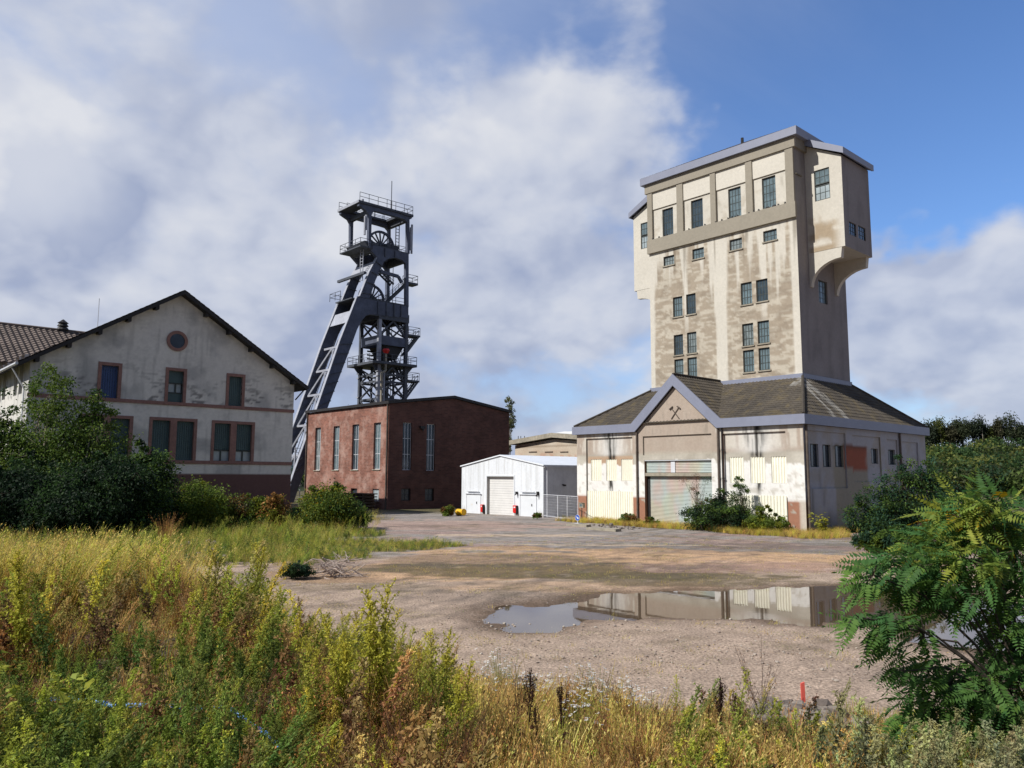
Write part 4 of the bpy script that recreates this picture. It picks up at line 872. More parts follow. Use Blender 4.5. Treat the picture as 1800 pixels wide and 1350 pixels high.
# ================================================================ concrete hall behind
def build_rear():
    E0 = 68.; n1, zl = q(905.5, 783, 'e', E0)[1:]; nr, zr = q(975, 772, 'e', E0)[1:]; n0 = nr-(n1-nr); zl = zl
    T = Thing('concrete_hall', 76, nr, 0, 'tan concrete panel hall with a grey flat-pitched roof, half hidden behind the white shed', 'building')
    top = lambda u: zr-(zr-zl)*abs(u-nr)/(n1-nr)
    def col(U, Z):
        c = mixc(c3(202, 184, 162, .74), c3(222, 210, 192, .76), fbm(U*.8, Z*.8, 111, 4)); c = mixc(c, c3(200, 140, 112, .75), ss(.5, .65, fbm(U*1.2, Z*3, 112, 4))*ss(7, 5.5, Z)*.7)
        j = np.minimum(np.abs((Z/1.05) % 1-.5), 1); return mixc(c, c3(150, 130, 110, .7), (np.abs((Z/1.2) % 1-.5) > .46)*.6)
    b = MB(); wall_grid(b, 'e', E0, n0, n1, 0, zr, [], col, .2, top, uadd=(nr,)); wall_grid(b, 'n', n1, E0, E0+16, 0, zl, [], col, 2); wall_grid(b, 'n', n0, E0, E0+16, 0, zl, [], col, 2); b.build('wall', MA['paint'], T, vc=True)
    b = MB(); o = .6
    for nn in (n0-o, n1+o): b.prism([(E0-o, nr, zr+.75), (E0-o, nn, zl+.62), (E0+16, nn, zl+.62), (E0+16, nr, zr+.75)], (0, 0, -.55))
    b.build('roof', MA['conc'], T)
    b = MB()
    for x in (930, 958, 985): w = rectf(x, x+14, 793.5, 795.5, E0); b.box(E0-.05, E0-.004, w[0], w[1], w[2], w[3])
    b.build('wall_slots', MA['pipe'], T)
    b = MB(); p = q(1000, 765, 'e', E0+5); b.prism([(E0+3, p[1]-4.2, p[2]-1.2), (E0+3, p[1]+3.2, p[2]-1.2), (E0+3, p[1]+2.6, p[2]+.05), (E0+3, p[1]-1, p[2]+.35), (E0+3, p[1]-4.2, p[2]+.3)], (5, 0, 0)); b.build('skylight', MA['white'], T)
    b = MB()
    for x in (911, 915.5, 922): p = q(x, 776, 'e', E0+6); b.tube((E0+6, p[1], p[2]-1.5), (E0+6, p[1], p[2]+.75), .05, 5)
    b.build('roof_masts', MA['dark'], T)

# ================================================================ steel headframe
def build_headframe():
    N1, N2, TH = 93.0, 97.95, .5
    T = Thing('headframe', 59, 95, 0, 'dark steel pithead frame with rope sheaves and slanting box legs', 'headframe')
    def g(x, y, n=N1): return q(x, y, 'n', n)
    def frame_poly(name, P, th=TH, mat='steel', both=True, dn=(0, N2-N1)):
        pts = [g(*p) for p in P]
        for d in (dn if both else dn[:1]):
            b = MB(); b.prism([p+(0, d, 0) for p in pts], (0, th, 0)); b.build(name, MA[mat], T)
        return pts
    # lower leg and girder
    base = g(515, 884); 
    A = [(504, 884), (512, 850), (559.6, 715.6), (598.9, 600), (629, 522.5), (718, 538.5), (718, 558.5), (690, 556), (668, 553), (652, 552), (643, 555), (635, 565), (627.5, 580), (616.7, 610), (577.4, 713), (538, 818.7), (516, 884)]
    def split(P, legs):                                       # convex-ish pieces so that no face is badly concave
        return [[P[i] for i in s] for s in legs]
    for nm, idx in (('leg', [0, 1, 2, 3, 12, 13, 14, 15, 16]), ('leg_head', [3, 4, 9, 10, 11, 12]), ('girder', [4, 5, 6, 7, 8, 9])):
        frame_poly(nm, [A[i] for i in idx])
    B = [(634, 521.5), (650.8, 478), (663.7, 453.3), (650, 437), (649, 431.5), (670, 433), (718.5, 446.5), (718.5, 540), (713.3, 539), (713.3, 464), (708, 457.5), (696, 453), (683, 454.5), (675, 460), (672, 467.5), (660, 493), (650, 524)]
    for nm, idx in (('upper_leg', [0, 1, 2, 14, 15, 16]), ('upper_leg_head', [2, 5, 12, 13, 14]), ('upper_girder', [5, 6, 10, 11, 12]), ('column', [6, 7, 8, 9, 10])):
        frame_poly(nm, [B[i] for i in idx])
    frame_poly('sheave_bracket', [B[i] for i in (2, 3, 4, 5)])
    C = [(631.5, 352), (724.5, 379), (724, 384), (720, 386), (720.4, 446), (716.3, 445), (716.3, 391), (712, 386), (700, 382), (658, 370.5), (653.5, 377), (652.5, 433), (648.3, 432), (648.3, 378), (645, 371), (638, 366), (631.5, 361)]
    for nm, idx in (('top_girder', [0, 1, 2, 3, 7, 8, 9, 15, 16]), ('top_column', [9, 10, 11, 12, 13, 14, 15]), ('top_column', [3, 4, 5, 6, 7])):
        frame_poly(nm, [C[i] for i in idx], th=.55)
    # stiffener ribs on the plates and top flanges of the slanting legs, sunlight in their pale colour
    for d in (0, N2-N1):
        b = MB()
        for t in np.linspace(.08, .98, 13):
            b = MB() if t > .1 else b; a = g(512, 850)*(1-t)+g(598.9, 600)*t; c = g(534, 830)*(1-t)+g(620.5, 600)*t; b.beam(a+(0, d-.06, 0), c+(0, d-.06, 0), .11, .12); b.build('leg_rib', MA['steeld'], T)
        b = MB()
        for t in np.linspace(.1, .95, 4):
            a = g(634, 521)*(1-t)+g(662, 456)*t; c = g(650, 523)*(1-t)+g(673, 466)*t; b.beam(a+(0, d-.06, 0), c+(0, d-.06, 0), .11, .12)
        b.build('leg_ribs', MA['steeld'], T); b = MB()
        for x, y0, y1 in ((664, 529.5, 552), (679, 532, 555), (692.5, 534.5, 557), (704.5, 536.5, 557.5), (676.5, 436, 452), (694, 440.5, 452.5)): b.beam(g(x, y0)+(0, d-.06, 0), g(x, y1)+(0, d-.06, 0), .12, .12, up=(0, 1, 0))
        b.beam(g(664, 450)+(0, d-.06, 0), g(712, 461)+(0, d-.06, 0), .1, .1) if 0 else None
        b.build('girder_ribs', MA['steeld'], T)
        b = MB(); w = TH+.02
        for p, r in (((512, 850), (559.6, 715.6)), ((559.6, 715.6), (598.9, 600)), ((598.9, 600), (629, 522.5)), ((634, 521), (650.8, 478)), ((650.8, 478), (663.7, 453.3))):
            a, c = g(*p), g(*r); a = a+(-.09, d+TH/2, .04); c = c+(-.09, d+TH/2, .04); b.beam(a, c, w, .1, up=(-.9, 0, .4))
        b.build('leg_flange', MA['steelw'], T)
        b = MB()
        for p, r in (((629, 522), (718.5, 538)), ((629, 560), (629, 560))):
            if p != r: b.beam(g(*p)+(0, d+TH/2, .05), g(*r)+(0, d+TH/2, .05), w, .12)
        b.beam(g(650, 552)+(0, d+TH/2, -.05), g(718.5, 559)+(0, d+TH/2, -.05), w, .12); b.beam(g(668, 433)+(0, d+TH/2, .05), g(718.5, 446.5)+(0, d+TH/2, .05), w, .12)
        b.build('girder_flange', MA['steeld'], T)
    # lacing between the two legs
    m1 = (0, TH, 0)
    b = MB(); b2 = MB()
    def onleg(t, off=.5): return g(512, 850)*(1-t)+g(598.9, 600)*t+(off, 0, 0)
    T_ = [.0, .19, .40, .62, .80, .97]
    for i, t in enumerate(T_):
        a = onleg(t)+(0, TH, 0); c = onleg(t)+(0, N2-N1, 0); b.beam(a, c, .28, .28); b.beam(a+(1.0, 0, -.1), c+(1.0, 0, -.1), .2, .2)
        for s_ in (.33, .66): m = a*(1-s_)+c*s_; b2.beam(m, m+(1.0, 0, -.1), .12, .12)
        if i < len(T_)-1:
            d2 = onleg(T_[i+1])+(0, N2-N1, 0); b.beam(a, (d2+onleg(T_[i+1])+(0, TH, 0))/2, .2, .2); b.beam(c, (d2+onleg(T_[i+1])+(0, TH, 0))/2, .2, .2)
    b.build('leg_lacing', MA['steelw'], T)  # sunlit look of the lacing comes from its pale colour
    b = MB(); p0, p1 = onleg(.02, 1.3)+(0, 2.6, 0), onleg(.98, 1.3)+(0, 2.6, 0)
    for s_ in (-.35, .35): b.tube(p0+(0, s_, 0), p1+(0, s_, 0), .07, 5)
    for t in np.linspace(0, 1, 60): c = p0*(1-t)+p1*t; b.beam(c+(0, -.35, 0), c+(0, .35, 0), .07, .07)
    for s_ in (-.4, .4): b.tube(p0+(-.3, s_, 1.0), p1+(-.3, s_, 1.0), .05, 5)
    b.build('leg_ladder', MA['steeld'], T)
    b = MB(); x = q(519, 800, 'n', 94.5); b.tube((x[0], 94.5, 0), (x[0], 94.5, x[2]+1), .12, 6); x2 = x[0]+.8; b.tube((x2, 94.5, 0), (x2, 94.5, x[2]+1), .06, 5)
    for z in np.arange(.4, x[2]+1, .55): b.beam((x[0], 94.5, z), (x2, 94.5, z), .06, .06)
    b.build('ladder', MA['steelw'], T)
    b = MB()                                                  # pale panels bridging the legs under each sheave
    for p, r in (((650, 478), (660, 459)), ((622, 545), (613, 566))):
        a, c = g(*p)+(-.1, TH, 0), g(*r)+(-.1, TH, 0); h = np.array([0, N2-N1-TH, 0]); b.prism([a, c, c+h, a+h], (.12, 0, .06))
    b.build('rope_guard', MA['steelw'], T)
    # transverse girders
    b = MB()
    for x, y, w_, h_ in ((716, 548, .7, 1.3), (641, 550, .6, 1.2), (716, 455, .6, .9), (718, 384, .6, .8), (650, 372, .5, .6), (646, 478, .3, .3), (665, 545, .5, .8)):
        b = MB(); a = g(x, y)+(0, TH, 0); b.beam(a, a+(0, N2-N1-TH, 0), w_, h_); b.build('cross_girder', MA['steeld'], T)
    a = g(646, 481); b = MB(); b.beam(a+(-.6, -.3, 0), a+(-.6, 7, 0), .35, .35)
    b.build('cross_girder', MA['steeld'], T)
    # sheaves
    def sheave(cx, cy, rpx, n):
        c = g(cx, cy, n); r = (g(cx, cy-rpx, n)-c)[2]; b = MB(); K = 40
        for k in range(K):
            a0, a1 = 2*math.pi*k/K, 2*math.pi*(k+1)/K
            for ra, rb, ya, yb in ((r, r*.90, -.14, .14), (r*1.04, r*.99, -.16, -.10), (r*1.04, r*.99, .10, .16)):
                b.prism([(c[0]+q_*math.cos(a), c[1]+ya, c[2]+q_*math.sin(a)) for q_, a in ((rb, a0), (ra, a0), (ra, a1), (rb, a1))], (0, yb-ya, 0))
        w = b.build('sheave', MA['steel'], T); b = MB()
        for k in range(16):
            a = 2*math.pi*(k+.3)/16; d = np.array([math.cos(a), 0, math.sin(a)]); b.beam(c+d*.3, c+d*r*.92, .2, .16)
        b.build('spokes', MA['steeld'], T, w); b = MB(); b.tube(c+(0, -.5, 0), c+(0, .5, 0), .42, 12); b.tube(c+(0, -1.2, 0), c+(0, 1.2, 0), .16, 8); b.build('hub', MA['steeld'], T, w); return c, r
    mid = (N1+N2+TH)/2
    c1, r1 = sheave(669.5, 433, 26, mid); c2, r2 = sheave(653, 526, 25, mid)
    # ropes run down inside the frame and along the leg to the left
    b = MB(); b.tube(c1+(r1, 0, 0), (c1[0]+r1, mid, 3), .05, 5); b.tube(c2+(r2, 0, 0), (c2[0]+r2, mid, 3), .05, 5)
    b.build('rope', MA['dark'], T)
    b = MB(); p = g(672, 428, mid); b.box(p[0]-.2, p[0]+1.6, mid-1.9, mid+1.9, p[2]-1.2, p[2]-.5); p = g(655, 430); b.prism([p+(-1.2, .2, .4), p+(1.2, .2, .5), p+(.7, .2, -.9), p+(-.2, .2, -1.0)], (0, N2-N1+TH-.4, 0)); b.build('bearing_frame', MA['steeld'], T)
    # decks with railings
    def rail(b, pts, h=1.1, closed=False, st=1.5):
        P = [np.array(p, float) for p in pts]; 
        if closed: P = P+[P[0]]
        for a, c in zip(P[:-1], P[1:]):
            for z in (h, h*.52): b.beam(a+(0, 0, z), c+(0, 0, z), .055, .055)
            n = max(1, int(round(np.linalg.norm(c-a)/st)))
            for k in range(n+1): m = a*(1-k/n)+c*k/n; b.beam(m, m+(0, 0, h), .055, .055, up=(0, 1, 0))
    def deck(e0, e1, n0, n1, z, th=.25, rl=True, sides='nesw'):
        b = MB(); b.box(e0, e1, n0, n1, z-th, z); o = b.build('deck', MA['steeld'], T)
        if rl: b = MB(); rail(b, [(e0+.05, n0+.05, z), (e1-.05, n0+.05, z), (e1-.05, n1-.05, z), (e0+.05, n1-.05, z)], closed=True); b.build('railing', MA['steeld'], T, o)
    tl, tr = g(631.5, 352), g(724.5, 379); zt = (tl[2]+tr[2])/2
    b = MB(); b.box(tl[0]-.1, tl[0]+1.6, N1-.2, N2+TH+.2, zt-.3, zt+.05); b.box(tr[0]-1.6, tr[0]+.1, N1-.2, N2+TH+.2, zt-.3, zt+.05); b.box(tl[0]+1.6, tr[0]-1.6, N1-.2, N1+1.2, zt-.25, zt+.05); b.box(tl[0]+1.6, tr[0]-1.6, N2-.5, N2+TH+.2, zt-.25, zt+.05)
    o = b.build('deck', MA['steeld'], T); b = MB(); rail(b, [(tl[0], N1-.15, zt), (tr[0], N1-.15, zt), (tr[0], N2+TH+.1, zt), (tl[0], N2+TH+.1, zt)], h=1.25); rail(b, [(tl[0]+1, N2+.1, zt), (tr[0], N2+.1, zt)], h=1.25); b.build('railing', MA['steeld'], T, o)
    b = MB(); b.beam((tl[0]-.15, N1-.2, zt-.1), (tl[0]-.15, N2+TH+.2, zt-.1), .12, .35); b.beam((tl[0]+.5, N1-.2, zt+.2), (tl[0]+.5, N2+TH+.2, zt+.2), .25, .25); b.build('crane_beam', MA['steelw'], T)
    b = MB(); p = g(701, 373); b.tube(p+(0, 2, 0), p+(0, 2, 2.2), .13, 6); b.tube(p+(0, 2, 2.2), (p[0], p[1]+2, g(701.5, 322, N1+2)[2]), .06, 5); b.build('mast', MA['steeld'], T)
    b = MB()
    for x, y0, y1, n in ((644, 378, 404, N1-.4), (641.8, 380, 413, N1-.6), (724.3, 395, 446, N1+.2), (722.2, 400, 440, N1+.2)):
        a, c = g(x, y0, n), g(x, y1, n); b.tube(a, (a[0], n, c[2]), .17, 6)
    b.build('aerial', MA['steelw'], T)
    b = MB(); a, c = g(699.5, 378, N2-.6), g(699.5, 437, N2-.6)
    for s_ in (-.3, .3): b.beam((a[0]+s_, N2-.6, a[2]), (a[0]+s_, N2-.6, c[2]), .1, .1, up=(0, 1, 0))
    for z in np.arange(c[2], a[2], .5): b.beam((a[0]-.3, N2-.6, z), (a[0]+.3, N2-.6, z), .07, .07)
    b.build('ladder', MA['steeld'], T)
    gl = g(650, 436); gr_ = g(718, 447); zg = gr_[2]
    deck(gl[0]-1.6, gl[0]+.4, N1-.1, N2+TH+.1, gl[2]+.1, .16); deck(gr_[0]-2.6, gr_[0]+.1, N1+TH, N2, zg+.05, .2)
    b = MB(); rr = random.Random(5)
    for k in range(9): e = gr_[0]-.4-rr.random()*2.2; n = rr.uniform(N1+1, N2-.5); h = rr.uniform(.4, 1.6); b.box(e-.25, e+.25, n-.3, n+.3, zg+.05, zg+.05+h)
    b.tube((gr_[0]-1.5, mid, zg+.6), (gr_[0]-1.5, mid+1.4, zg+.6), .6, 10); b.build('winch_gear', MA['steeld'], T)
    a = g(645, 440, N1+1.2); b = MB()
    for s_ in (-.35, .35): b.beam(a+(-.8, s_, 0), a+(-.8, s_, -4.6), .09, .09, up=(0, 1, 0))
    for z in np.arange(0, 4.6, .45): b.beam(a+(-.8, -.35, -z), a+(-.8, .35, -z), .07, .07)
    b.build('ladder', MA['steelw'], T)
    g1, g2 = g(626, 520), g(718, 538); zz = g2[2]
    b = MB(); b.box(g1[0]-.4, g2[0], N1+TH+.01, N2-.01, zz-.2, zz-.05); o = b.build('deck', MA['steeld'], T); b = MB(); rail(b, [(g2[0]-.1, N2+TH, zz), (g1[0]-1, N2+TH, zz), (g1[0]-1, N1+2.5, zz)]); rail(b, [(g(668, 530)[0], N1+TH, zz), (g2[0]-.4, N1+TH, zz)]); b.build('railing', MA['steeld'], T, o)
    # stairs
    def stair(p, r, w=.8, nm='stair'):
        p = np.array(p, float); r = np.array(r, float); b = MB()
        for s_ in (0, w): b.beam(p+(0, s_, 0), r+(0, s_, 0), .08, .3)
        n = int(abs(r[2]-p[2])/.3)+1
        for k in range(n): t = (k+.5)/n; c = p*(1-t)+r*t; b.box(c[0]-.14, c[0]+.14, c[1]+.04, c[1]+w-.04, c[2]-.02, c[2]+.02)
        for s_ in (0, w):
            for z in (1.0, .5): b.beam(p+(0, s_, z), r+(0, s_, z), .045, .045)
            for t in (0, .25, .5, .75, 1): c = p*(1-t)+r*t+(0, s_, 0); b.beam(c, c+(0, 0, 1), .045, .045, up=(0, 1, 0))
        b.build(nm, MA['steeld'], T)
    sn = N1+1.2
    stair(g(672, 540, sn), g(717, 498, sn)); stair(g(670, 478, sn), g(692, 500, sn)); 
    p = g(716, 494, sn); deck(p[0], p[0]+1.8, sn-.2, sn+1.3, p[2]-.1, .3)
    b = MB(); b.beam(g(668, 477), g(700, 486), .3, .45); b.beam(g(700, 486), g(706, 497), .3, .4); b.build('stair_bracket', MA['steel'], T)
    # ---------- guide tower below
    M1, M2 = N1+.35, N2+.2; eL = q(666.5, 600, 'n', M1)[0]; eR = q(713.5, 600, 'n', M1)[0]; zT = q(690, 562, 'n', M1)[2]
    z1 = q(690, 600, 'n', M1)[2]; zP = q(690, 639, 'n', M1)[2]; z3 = q(690, 672, 'n', M1)[2]; z4 = q(690, 700, 'n', M1)[2]
    for e in (eL, eR):
        for n in (M1, M2): b = MB(); b.box(e-.24, e+.24, n-.22, n+.22, 0, zT); b.build('guide_column', MA['steelw' if e == eL and n == M1 else 'steeld'], T)  # near left column paler, its sunlight put into the colour
    b = MB(); b.box(eL-.3, eR+.3, M1-.3, M1+.1, zT-.2, zT+1.0); b.box(eL-.3, eR+.3, M2-.1, M2+.3, zT-.2, zT+1.0); b.box(eL-.3, eL+.1, M1+.1, M2-.1, zT-.2, zT+1); b.box(eR-.1, eR+.3, M1+.1, M2-.1, zT-.2, zT+1); b.build('head_beam', MA['steeld'], T)
    b = MB(); h = .65
    for n in (M1, M2): b.box(eL+.24, eR-.24, n-.16, n+.16, z1-h, z1+h)
    for e in (eL, eR): b.box(e-.16, e+.16, M1+.22, M2-.22, z1-h, z1+h)
    b.build('box_girder', MA['steel'], T)
    levels = [(zT-.2, z1+h), (zP+.1, None), (zP-.5, z3), (z3, z4), (z4, z4-4.5), (z4-4.5, z4-9)]
    b = MB()
    def X(za, zb, cross=True, w=.22):
        for n in (M1, M2):
            mid_e = (eL+eR)/2
            if cross: b.beam((eL, n, zb), (mid_e, n, za), w, w); b.beam((eR, n, zb), (mid_e, n, za), w, w); b.beam((mid_e, n, zb), (eL, n, za), w*.8, w*.8); b.beam((mid_e, n, zb), (eR, n, za), w*.8, w*.8)
        for e in (eL, eR): b.beam((e, M1, zb), (e, M2, za), w*.8, w*.8); b.beam((e, M2, zb), (e, M1, za), w*.8, w*.8)
    X(zT-.2, z1+h); b.build('bracing', MA['steeld'], T); b = MB(); X(zP-.6, z3); X(z3, z4); X(z4, z4-4.6); X(z4-4.6, z4-9.5); b.build('bracing', MA['steeld'], T)
    b = MB()
    for z in (z3, z4-.2, z4-4.6, (zP-.6+z3)/2):
        for n in (M1, M2): b.beam((eL, n, z), (eR, n, z), .2, .28)
        for e in (eL, eR, (eL+eR)/2): b.beam((e, M1, z), (e, M2, z), .2, .28)
    for e in ((eL+eR)/2-1.1, (eL+eR)/2+1.2): 
        for n in (M1+1.4, M2-1.2): b.beam((e, n, 0), (e, n, zP), .24, .24, up=(0, 1, 0))
    b.build('guide_rail', MA['steeld'], T)
    b = MB()
    for z in (z3+.7, z4+.2, z4+3.6):
        b.box(eL-.4, eL+.3, M1-.4, M1+.2, z, z+.14); b.box(eL-.4, eL+.3, M2-.2, M2+.4, z, z+.14)
    b.tube((eL+.75, M1-.3, 0), (eL+.75, M1-.3, zP-1.2), .16, 6); b.build('pipe_clamps', MA['steelw'], T)
    # chute body between girder and platform
    b = MB(); a = z1-h; b.prism([(eL+1.2, M1+.3, a), (eR-.2, M1+.3, a), (eR-1.4, M1+.3, a-1.9), (eL+2.6, M1+.3, a-1.9)], (0, M2-M1-.6, 0)); b.build('hopper', MA['dark'], T)
    b = MB()
    for k in range(4): z = zP+.3+k*.55; b.box(eL+.6, eR-1.5, M2-.8, M2-.7, z, z+.22)
    for e in (eL+1.7, eL+2.9): b.box(e-.12, e+.12, M2-1, M2-.85, zP, z1-h)
    b.build('cage_gate', MA['dark'], T)
    deck(eL-1.4, eR+1.2, M1-1.2, M2+1.4, zP, .35)
    b = MB()
    for e, s_ in ((eL, -1), (eR, 1)):
        for n in (M1, M2): b.prism([(e, n-.06, zP-.36), (e+s_*1.2, n-.06, zP-.36), (e, n-.06, zP-1.7)], (0, .12, 0))
    b.build('platform_brackets', MA['steeld'], T)
    # landings and stairs on the right
    for y, in ((588,), (668,)):
        z = q(722, y, 'n', M1)[2]; deck(eR+.3, eR+2.4, M1-.2, M1+1.6, z, .25); stair((eR+2.2, M1, z-.2), (eR-.2, M1, z-3.2)); stair((eR+.6, M1+.7, z), (eR-1.6, M1+.7, z+3.0))
    # small stack with red cap
    b = MB(); p = q(678.5, 617, 'n', M1-1.0); b.tube((p[0], M1-1.0, p[2]), (p[0], M1-1.0, p[2]-2.8), .16, 8); r = q(671, 655, 'n', M1-1.0); b.tube((p[0], M1-1.0, p[2]-2.8), (r[0], M1-1.0, r[2]), .16, 8); b.tube((r[0], M1-1.0, r[2]), (r[0], M1-1.0, 0), .16, 8); o = b.build('vent_pipe', MA['conc'], T)
    b = MB(); b.tube((p[0], M1-1.0, p[2]-.35), (p[0], M1-1.0, p[2]+.05), .28, 10, .5); b.tube((p[0], M1-1.0, p[2]+.05), (p[0], M1-1.0, p[2]+.3), .5, 10, .42); b.build('red_cap', MA['red'], T, o)
# ================================================================ small things
def gz(x, y): return float(gh(np.array([[x]]), np.array([[y]]))[0, 0])
def gpix(px, py, it=30):
    """point of the terrain seen at photo pixel px, py (world x, y, z)"""
    d = RT*(px-900)/FPX - UPV*(py-675)/FPX + FWD; d = d/d[1]; ys = np.concatenate([np.arange(2.6, 12, .1), np.arange(12, 60, .3)])
    xs = d[0]*ys; zs = CAMH+d[2]*ys; h = gh(xs[None], ys[None])[0]; k = np.nonzero(zs <= h)[0]
    k = k[0] if len(k) else len(ys)-1
    return xs[k], ys[k], h[k]
def build_small():
    # mesh fence between shed and hall
    a = q(949, 909, 'z', .05); c = q(1016, 918, 'z', .05)
    T = Thing('mesh_fence', (a[0]+c[0])/2, (a[1]+c[1])/2, 0, 'light grey wire mesh fence panels between the white shed and the hall', 'fence')
    P = [a*(1-t)+c*t for t in (0, .5, .74, 1)]; z = 2.0
    for p in P: b = MB(); b.tube((p[0], p[1], 0), (p[0], p[1], z), .03, 6); b.build('post', MA['grey'], T)
    b = MB()
    for zz in (z-.02, .22): b.tube((a[0], a[1], zz), (c[0], c[1], zz), .022, 5)
    for k in range(46): t = k/45; p = a*(1-t)+c*t; b.tube((p[0], p[1], .2), (p[0], p[1], z), .0045, 3, caps=False)
    for k in range(8): zz = .3+k*.22; b.tube((a[0], a[1], zz), (c[0], c[1], zz), .0045, 3, caps=False)
    b.build('wire_mesh', MA['grey'], T)
    # grey box on a post
    p = q(1023, 917, 'z', .05); e, n = p[0], p[1]; z1 = q(1023, 884, 'e', e)[2]; z0 = q(1023, 892.5, 'e', e)[2]
    T = Thing('post_box', e, n, 0, 'small grey box on a thin post at the left corner of the hall', 'meter box')
    b = MB(); b.box(e-.1, e+.1, n-.22, n+.22, z0, z1); b.box(e-.12, e-.1, n-.24, n+.24, z1-.03, z1+.03); b.build('box', MA['conc'], T); b = MB(); b.box(e-.106, e-.101, n-.14, n+.14, z0+.1, z1-.1); b.build('cover', MA['glass'], T)
    b = MB(); b.tube((e, n, 0), (e, n, z0), .03, 6); b.build('post', MA['frame'], T)
    # round blue sign with white arrow down to the right
    p = q(1015, 921, 'z', .06); e, n = p[0], p[1]; cz = q(1015, 910, 'e', e)[2]; r = q(1015, 904.6, 'e', e)[2]-cz
    T = Thing('keep_right_sign', e, n, .05, 'small round blue road sign with a white arrow, standing low at the road edge', 'road sign')
    def disc(r_, k0, k1, mat, nm, seg=28): b = MB(); b.prism([(e+k0, n+r_*math.cos(2*math.pi*i/seg), cz+r_*math.sin(2*math.pi*i/seg)) for i in range(seg)], (k1-k0, 0, 0)); return b.build(nm, MA[mat], T)
    disc(r, 0, .02, 'white', 'plate'); disc(r*.93, -.004, -.001, 'blue', 'blue_face'); b = MB(); d = np.array([0, -.80, -.6])*r; pr = np.array([0, -.6, .80])*r; c = np.array([e-.009, n, cz])
    b.prism([c-d*.62+pr*.12, c-d*.62-pr*.12, c+d*.12-pr*.12, c+d*.12+pr*.12], (.004, 0, 0)); b.prism([c+d*.10+pr*.42, c+d*.10-pr*.42, c+d*.72], (.004, 0, 0)); b.build('arrow', MA['white'], T)
    b = MB(); b.tube((e+.03, n, .04), (e+.03, n, cz-r*.3), .03, 6); b.box(e-.2, e+.3, n-.25, n+.25, .03, .12); b.build('stand', MA['grey'], T)
    # yellow sack
    p = q(810.5, 907, 'z', .05); e, n = p[0], p[1]; T = Thing('yellow_tub', e, n, .05, 'yellow plastic tub lying by the left corner of the white shed', 'tub')
    b = MB(); b.tube((e, n+.42, .34), (e, n-.35, .40), .32, 12, .24); b.build('shell', MA['yel'], T); b = MB(); b.tube((e, n-.35, .40), (e, n-.40, .405), .29, 12, .29); b.build('rim', MA['yel'], T)
    # red stake
    x, y, z = gpix(1413, 1252); d = y; sc = d/1380; T = WThing('marker_stake', x, y, z-.1, 'faded red painted stake standing in the rubble, bottom right', 'stake')
    h = 48*sc+.1; b = MB(); b.prism([(x-.028, y-.02, z-.1), (x+.03, y-.02, z-.1), (x+.02, y-.02, z-.1+h), (x-.034, y-.02, z-.12+h)], (0, .03, 0)); b.build('stake', MA['redp'], T)
    # blue hose in the weeds
    T = WThing('blue_hose', *gpix(260, 1268), 'bright blue hose lying in the weeds, bottom left', 'hose'); pts = []
    for px, py in ((60, 1262), (110, 1260), (150, 1262), (200, 1266), (250, 1270), (300, 1272), (350, 1274), (400, 1281), (425, 1292), (440, 1302), (462, 1318), (480, 1336), (500, 1358)):
        x, y, z = gpix(px, py+6); pts.append(np.array([x, y, z+.12]))
    b = MB(); b.path(pts, .018, 8); b.build('hose', MA['hose'], T)
    # stones: rubble heaps
    def rock(rr, c, s, tone):
        c = np.array(c); V = []; 
        for i in range(12):
            z = 1-2*(i+.5)/12; t = i*2.39996; r = math.sqrt(1-z*z); V.append(c+s*np.array([r*math.cos(t), r*math.sin(t)*rr.uniform(.7, 1), z*.65])*rr.uniform(.75, 1.15))
        return V
    import bmesh
    def heap(name, label, spots, seed, s0=.03, s1=.11, tone=((150, 140, 128), (110, 100, 92))):
        rr = random.Random(seed); o = spots[0]; V = []; F = []; C = []
        for px, py, nst, rad, hh in spots:
            x0, y0, z0 = gpix(px, py)
            for k in range(nst):
                a = rr.uniform(0, 6.28); d = rad*math.sqrt(rr.random()); x = x0+d*math.cos(a)*1.3; y = y0+d*math.sin(a); s = rr.uniform(s0, s1)*(1 if rr.random() < .9 else 1.8)*(.2 if y0 < 9 and s1 > .05 else 1)
                z = gz(x, y)+hh*max(0, 1-(d/rad)**2)*rr.random()+s*.3; vs = rock(rr, (x, y, z), s, tone)
                bm = bmesh.new(); bv = [bm.verts.new(v) for v in vs]; r = bmesh.ops.convex_hull(bm, input=bv); bm.verts.ensure_lookup_table(); bm.verts.index_update(); off = len(V)
                t = rr.random(); cc = c3(*(np.array(tone[0])*t+np.array(tone[1])*(1-t)), .8)
                V += [tuple(v.co) for v in bm.verts]; C += [tuple(cc)]*len(bm.verts); F += [tuple(v.index+off for v in f.verts) for f in bm.faces]; bm.free()
        o = mk(name, V, F, MA['stone'], None, (0, 0, 0), np.array(C)); tag(o, None, None, None, 'stuff'); return o
    heap('rubble', '', [(1400, 1262, 420, .5, .12), (1455, 1290, 320, .45, .06), (1360, 1285, 200, .4, .05), (1500, 1310, 200, .4, .03), (345, 968, 70, 1.1, .5), (365, 985, 60, .9, .4), (300, 962, 40, 1.2, .2), (150, 950, 60, 2.0, .1), (420, 1090, 60, .8, .05), (360, 1180, 50, .4, .03), (1080, 929, 50, 1.3, .15), (1045, 925, 30, 1.0, .12)], 3)
    heap('gravel_stones', '', [(x, y, 95, r_*1.2, 0) for x, y, r_ in ((760, 1080, 2), (850, 1060, 2), (900, 1125, 1.6), (1000, 1130, 1.8), (1150, 1140, 1.8), (1280, 1120, 1.8), (1400, 1150, 1.8), (1500, 1160, 1.8), (1180, 1100, 2), (960, 1100, 1.4), (700, 1040, 2), (1350, 1180, 1.6), (1050, 1170, 1.4))], 7, .008, .028, ((196, 186, 172), (140, 124, 112)))
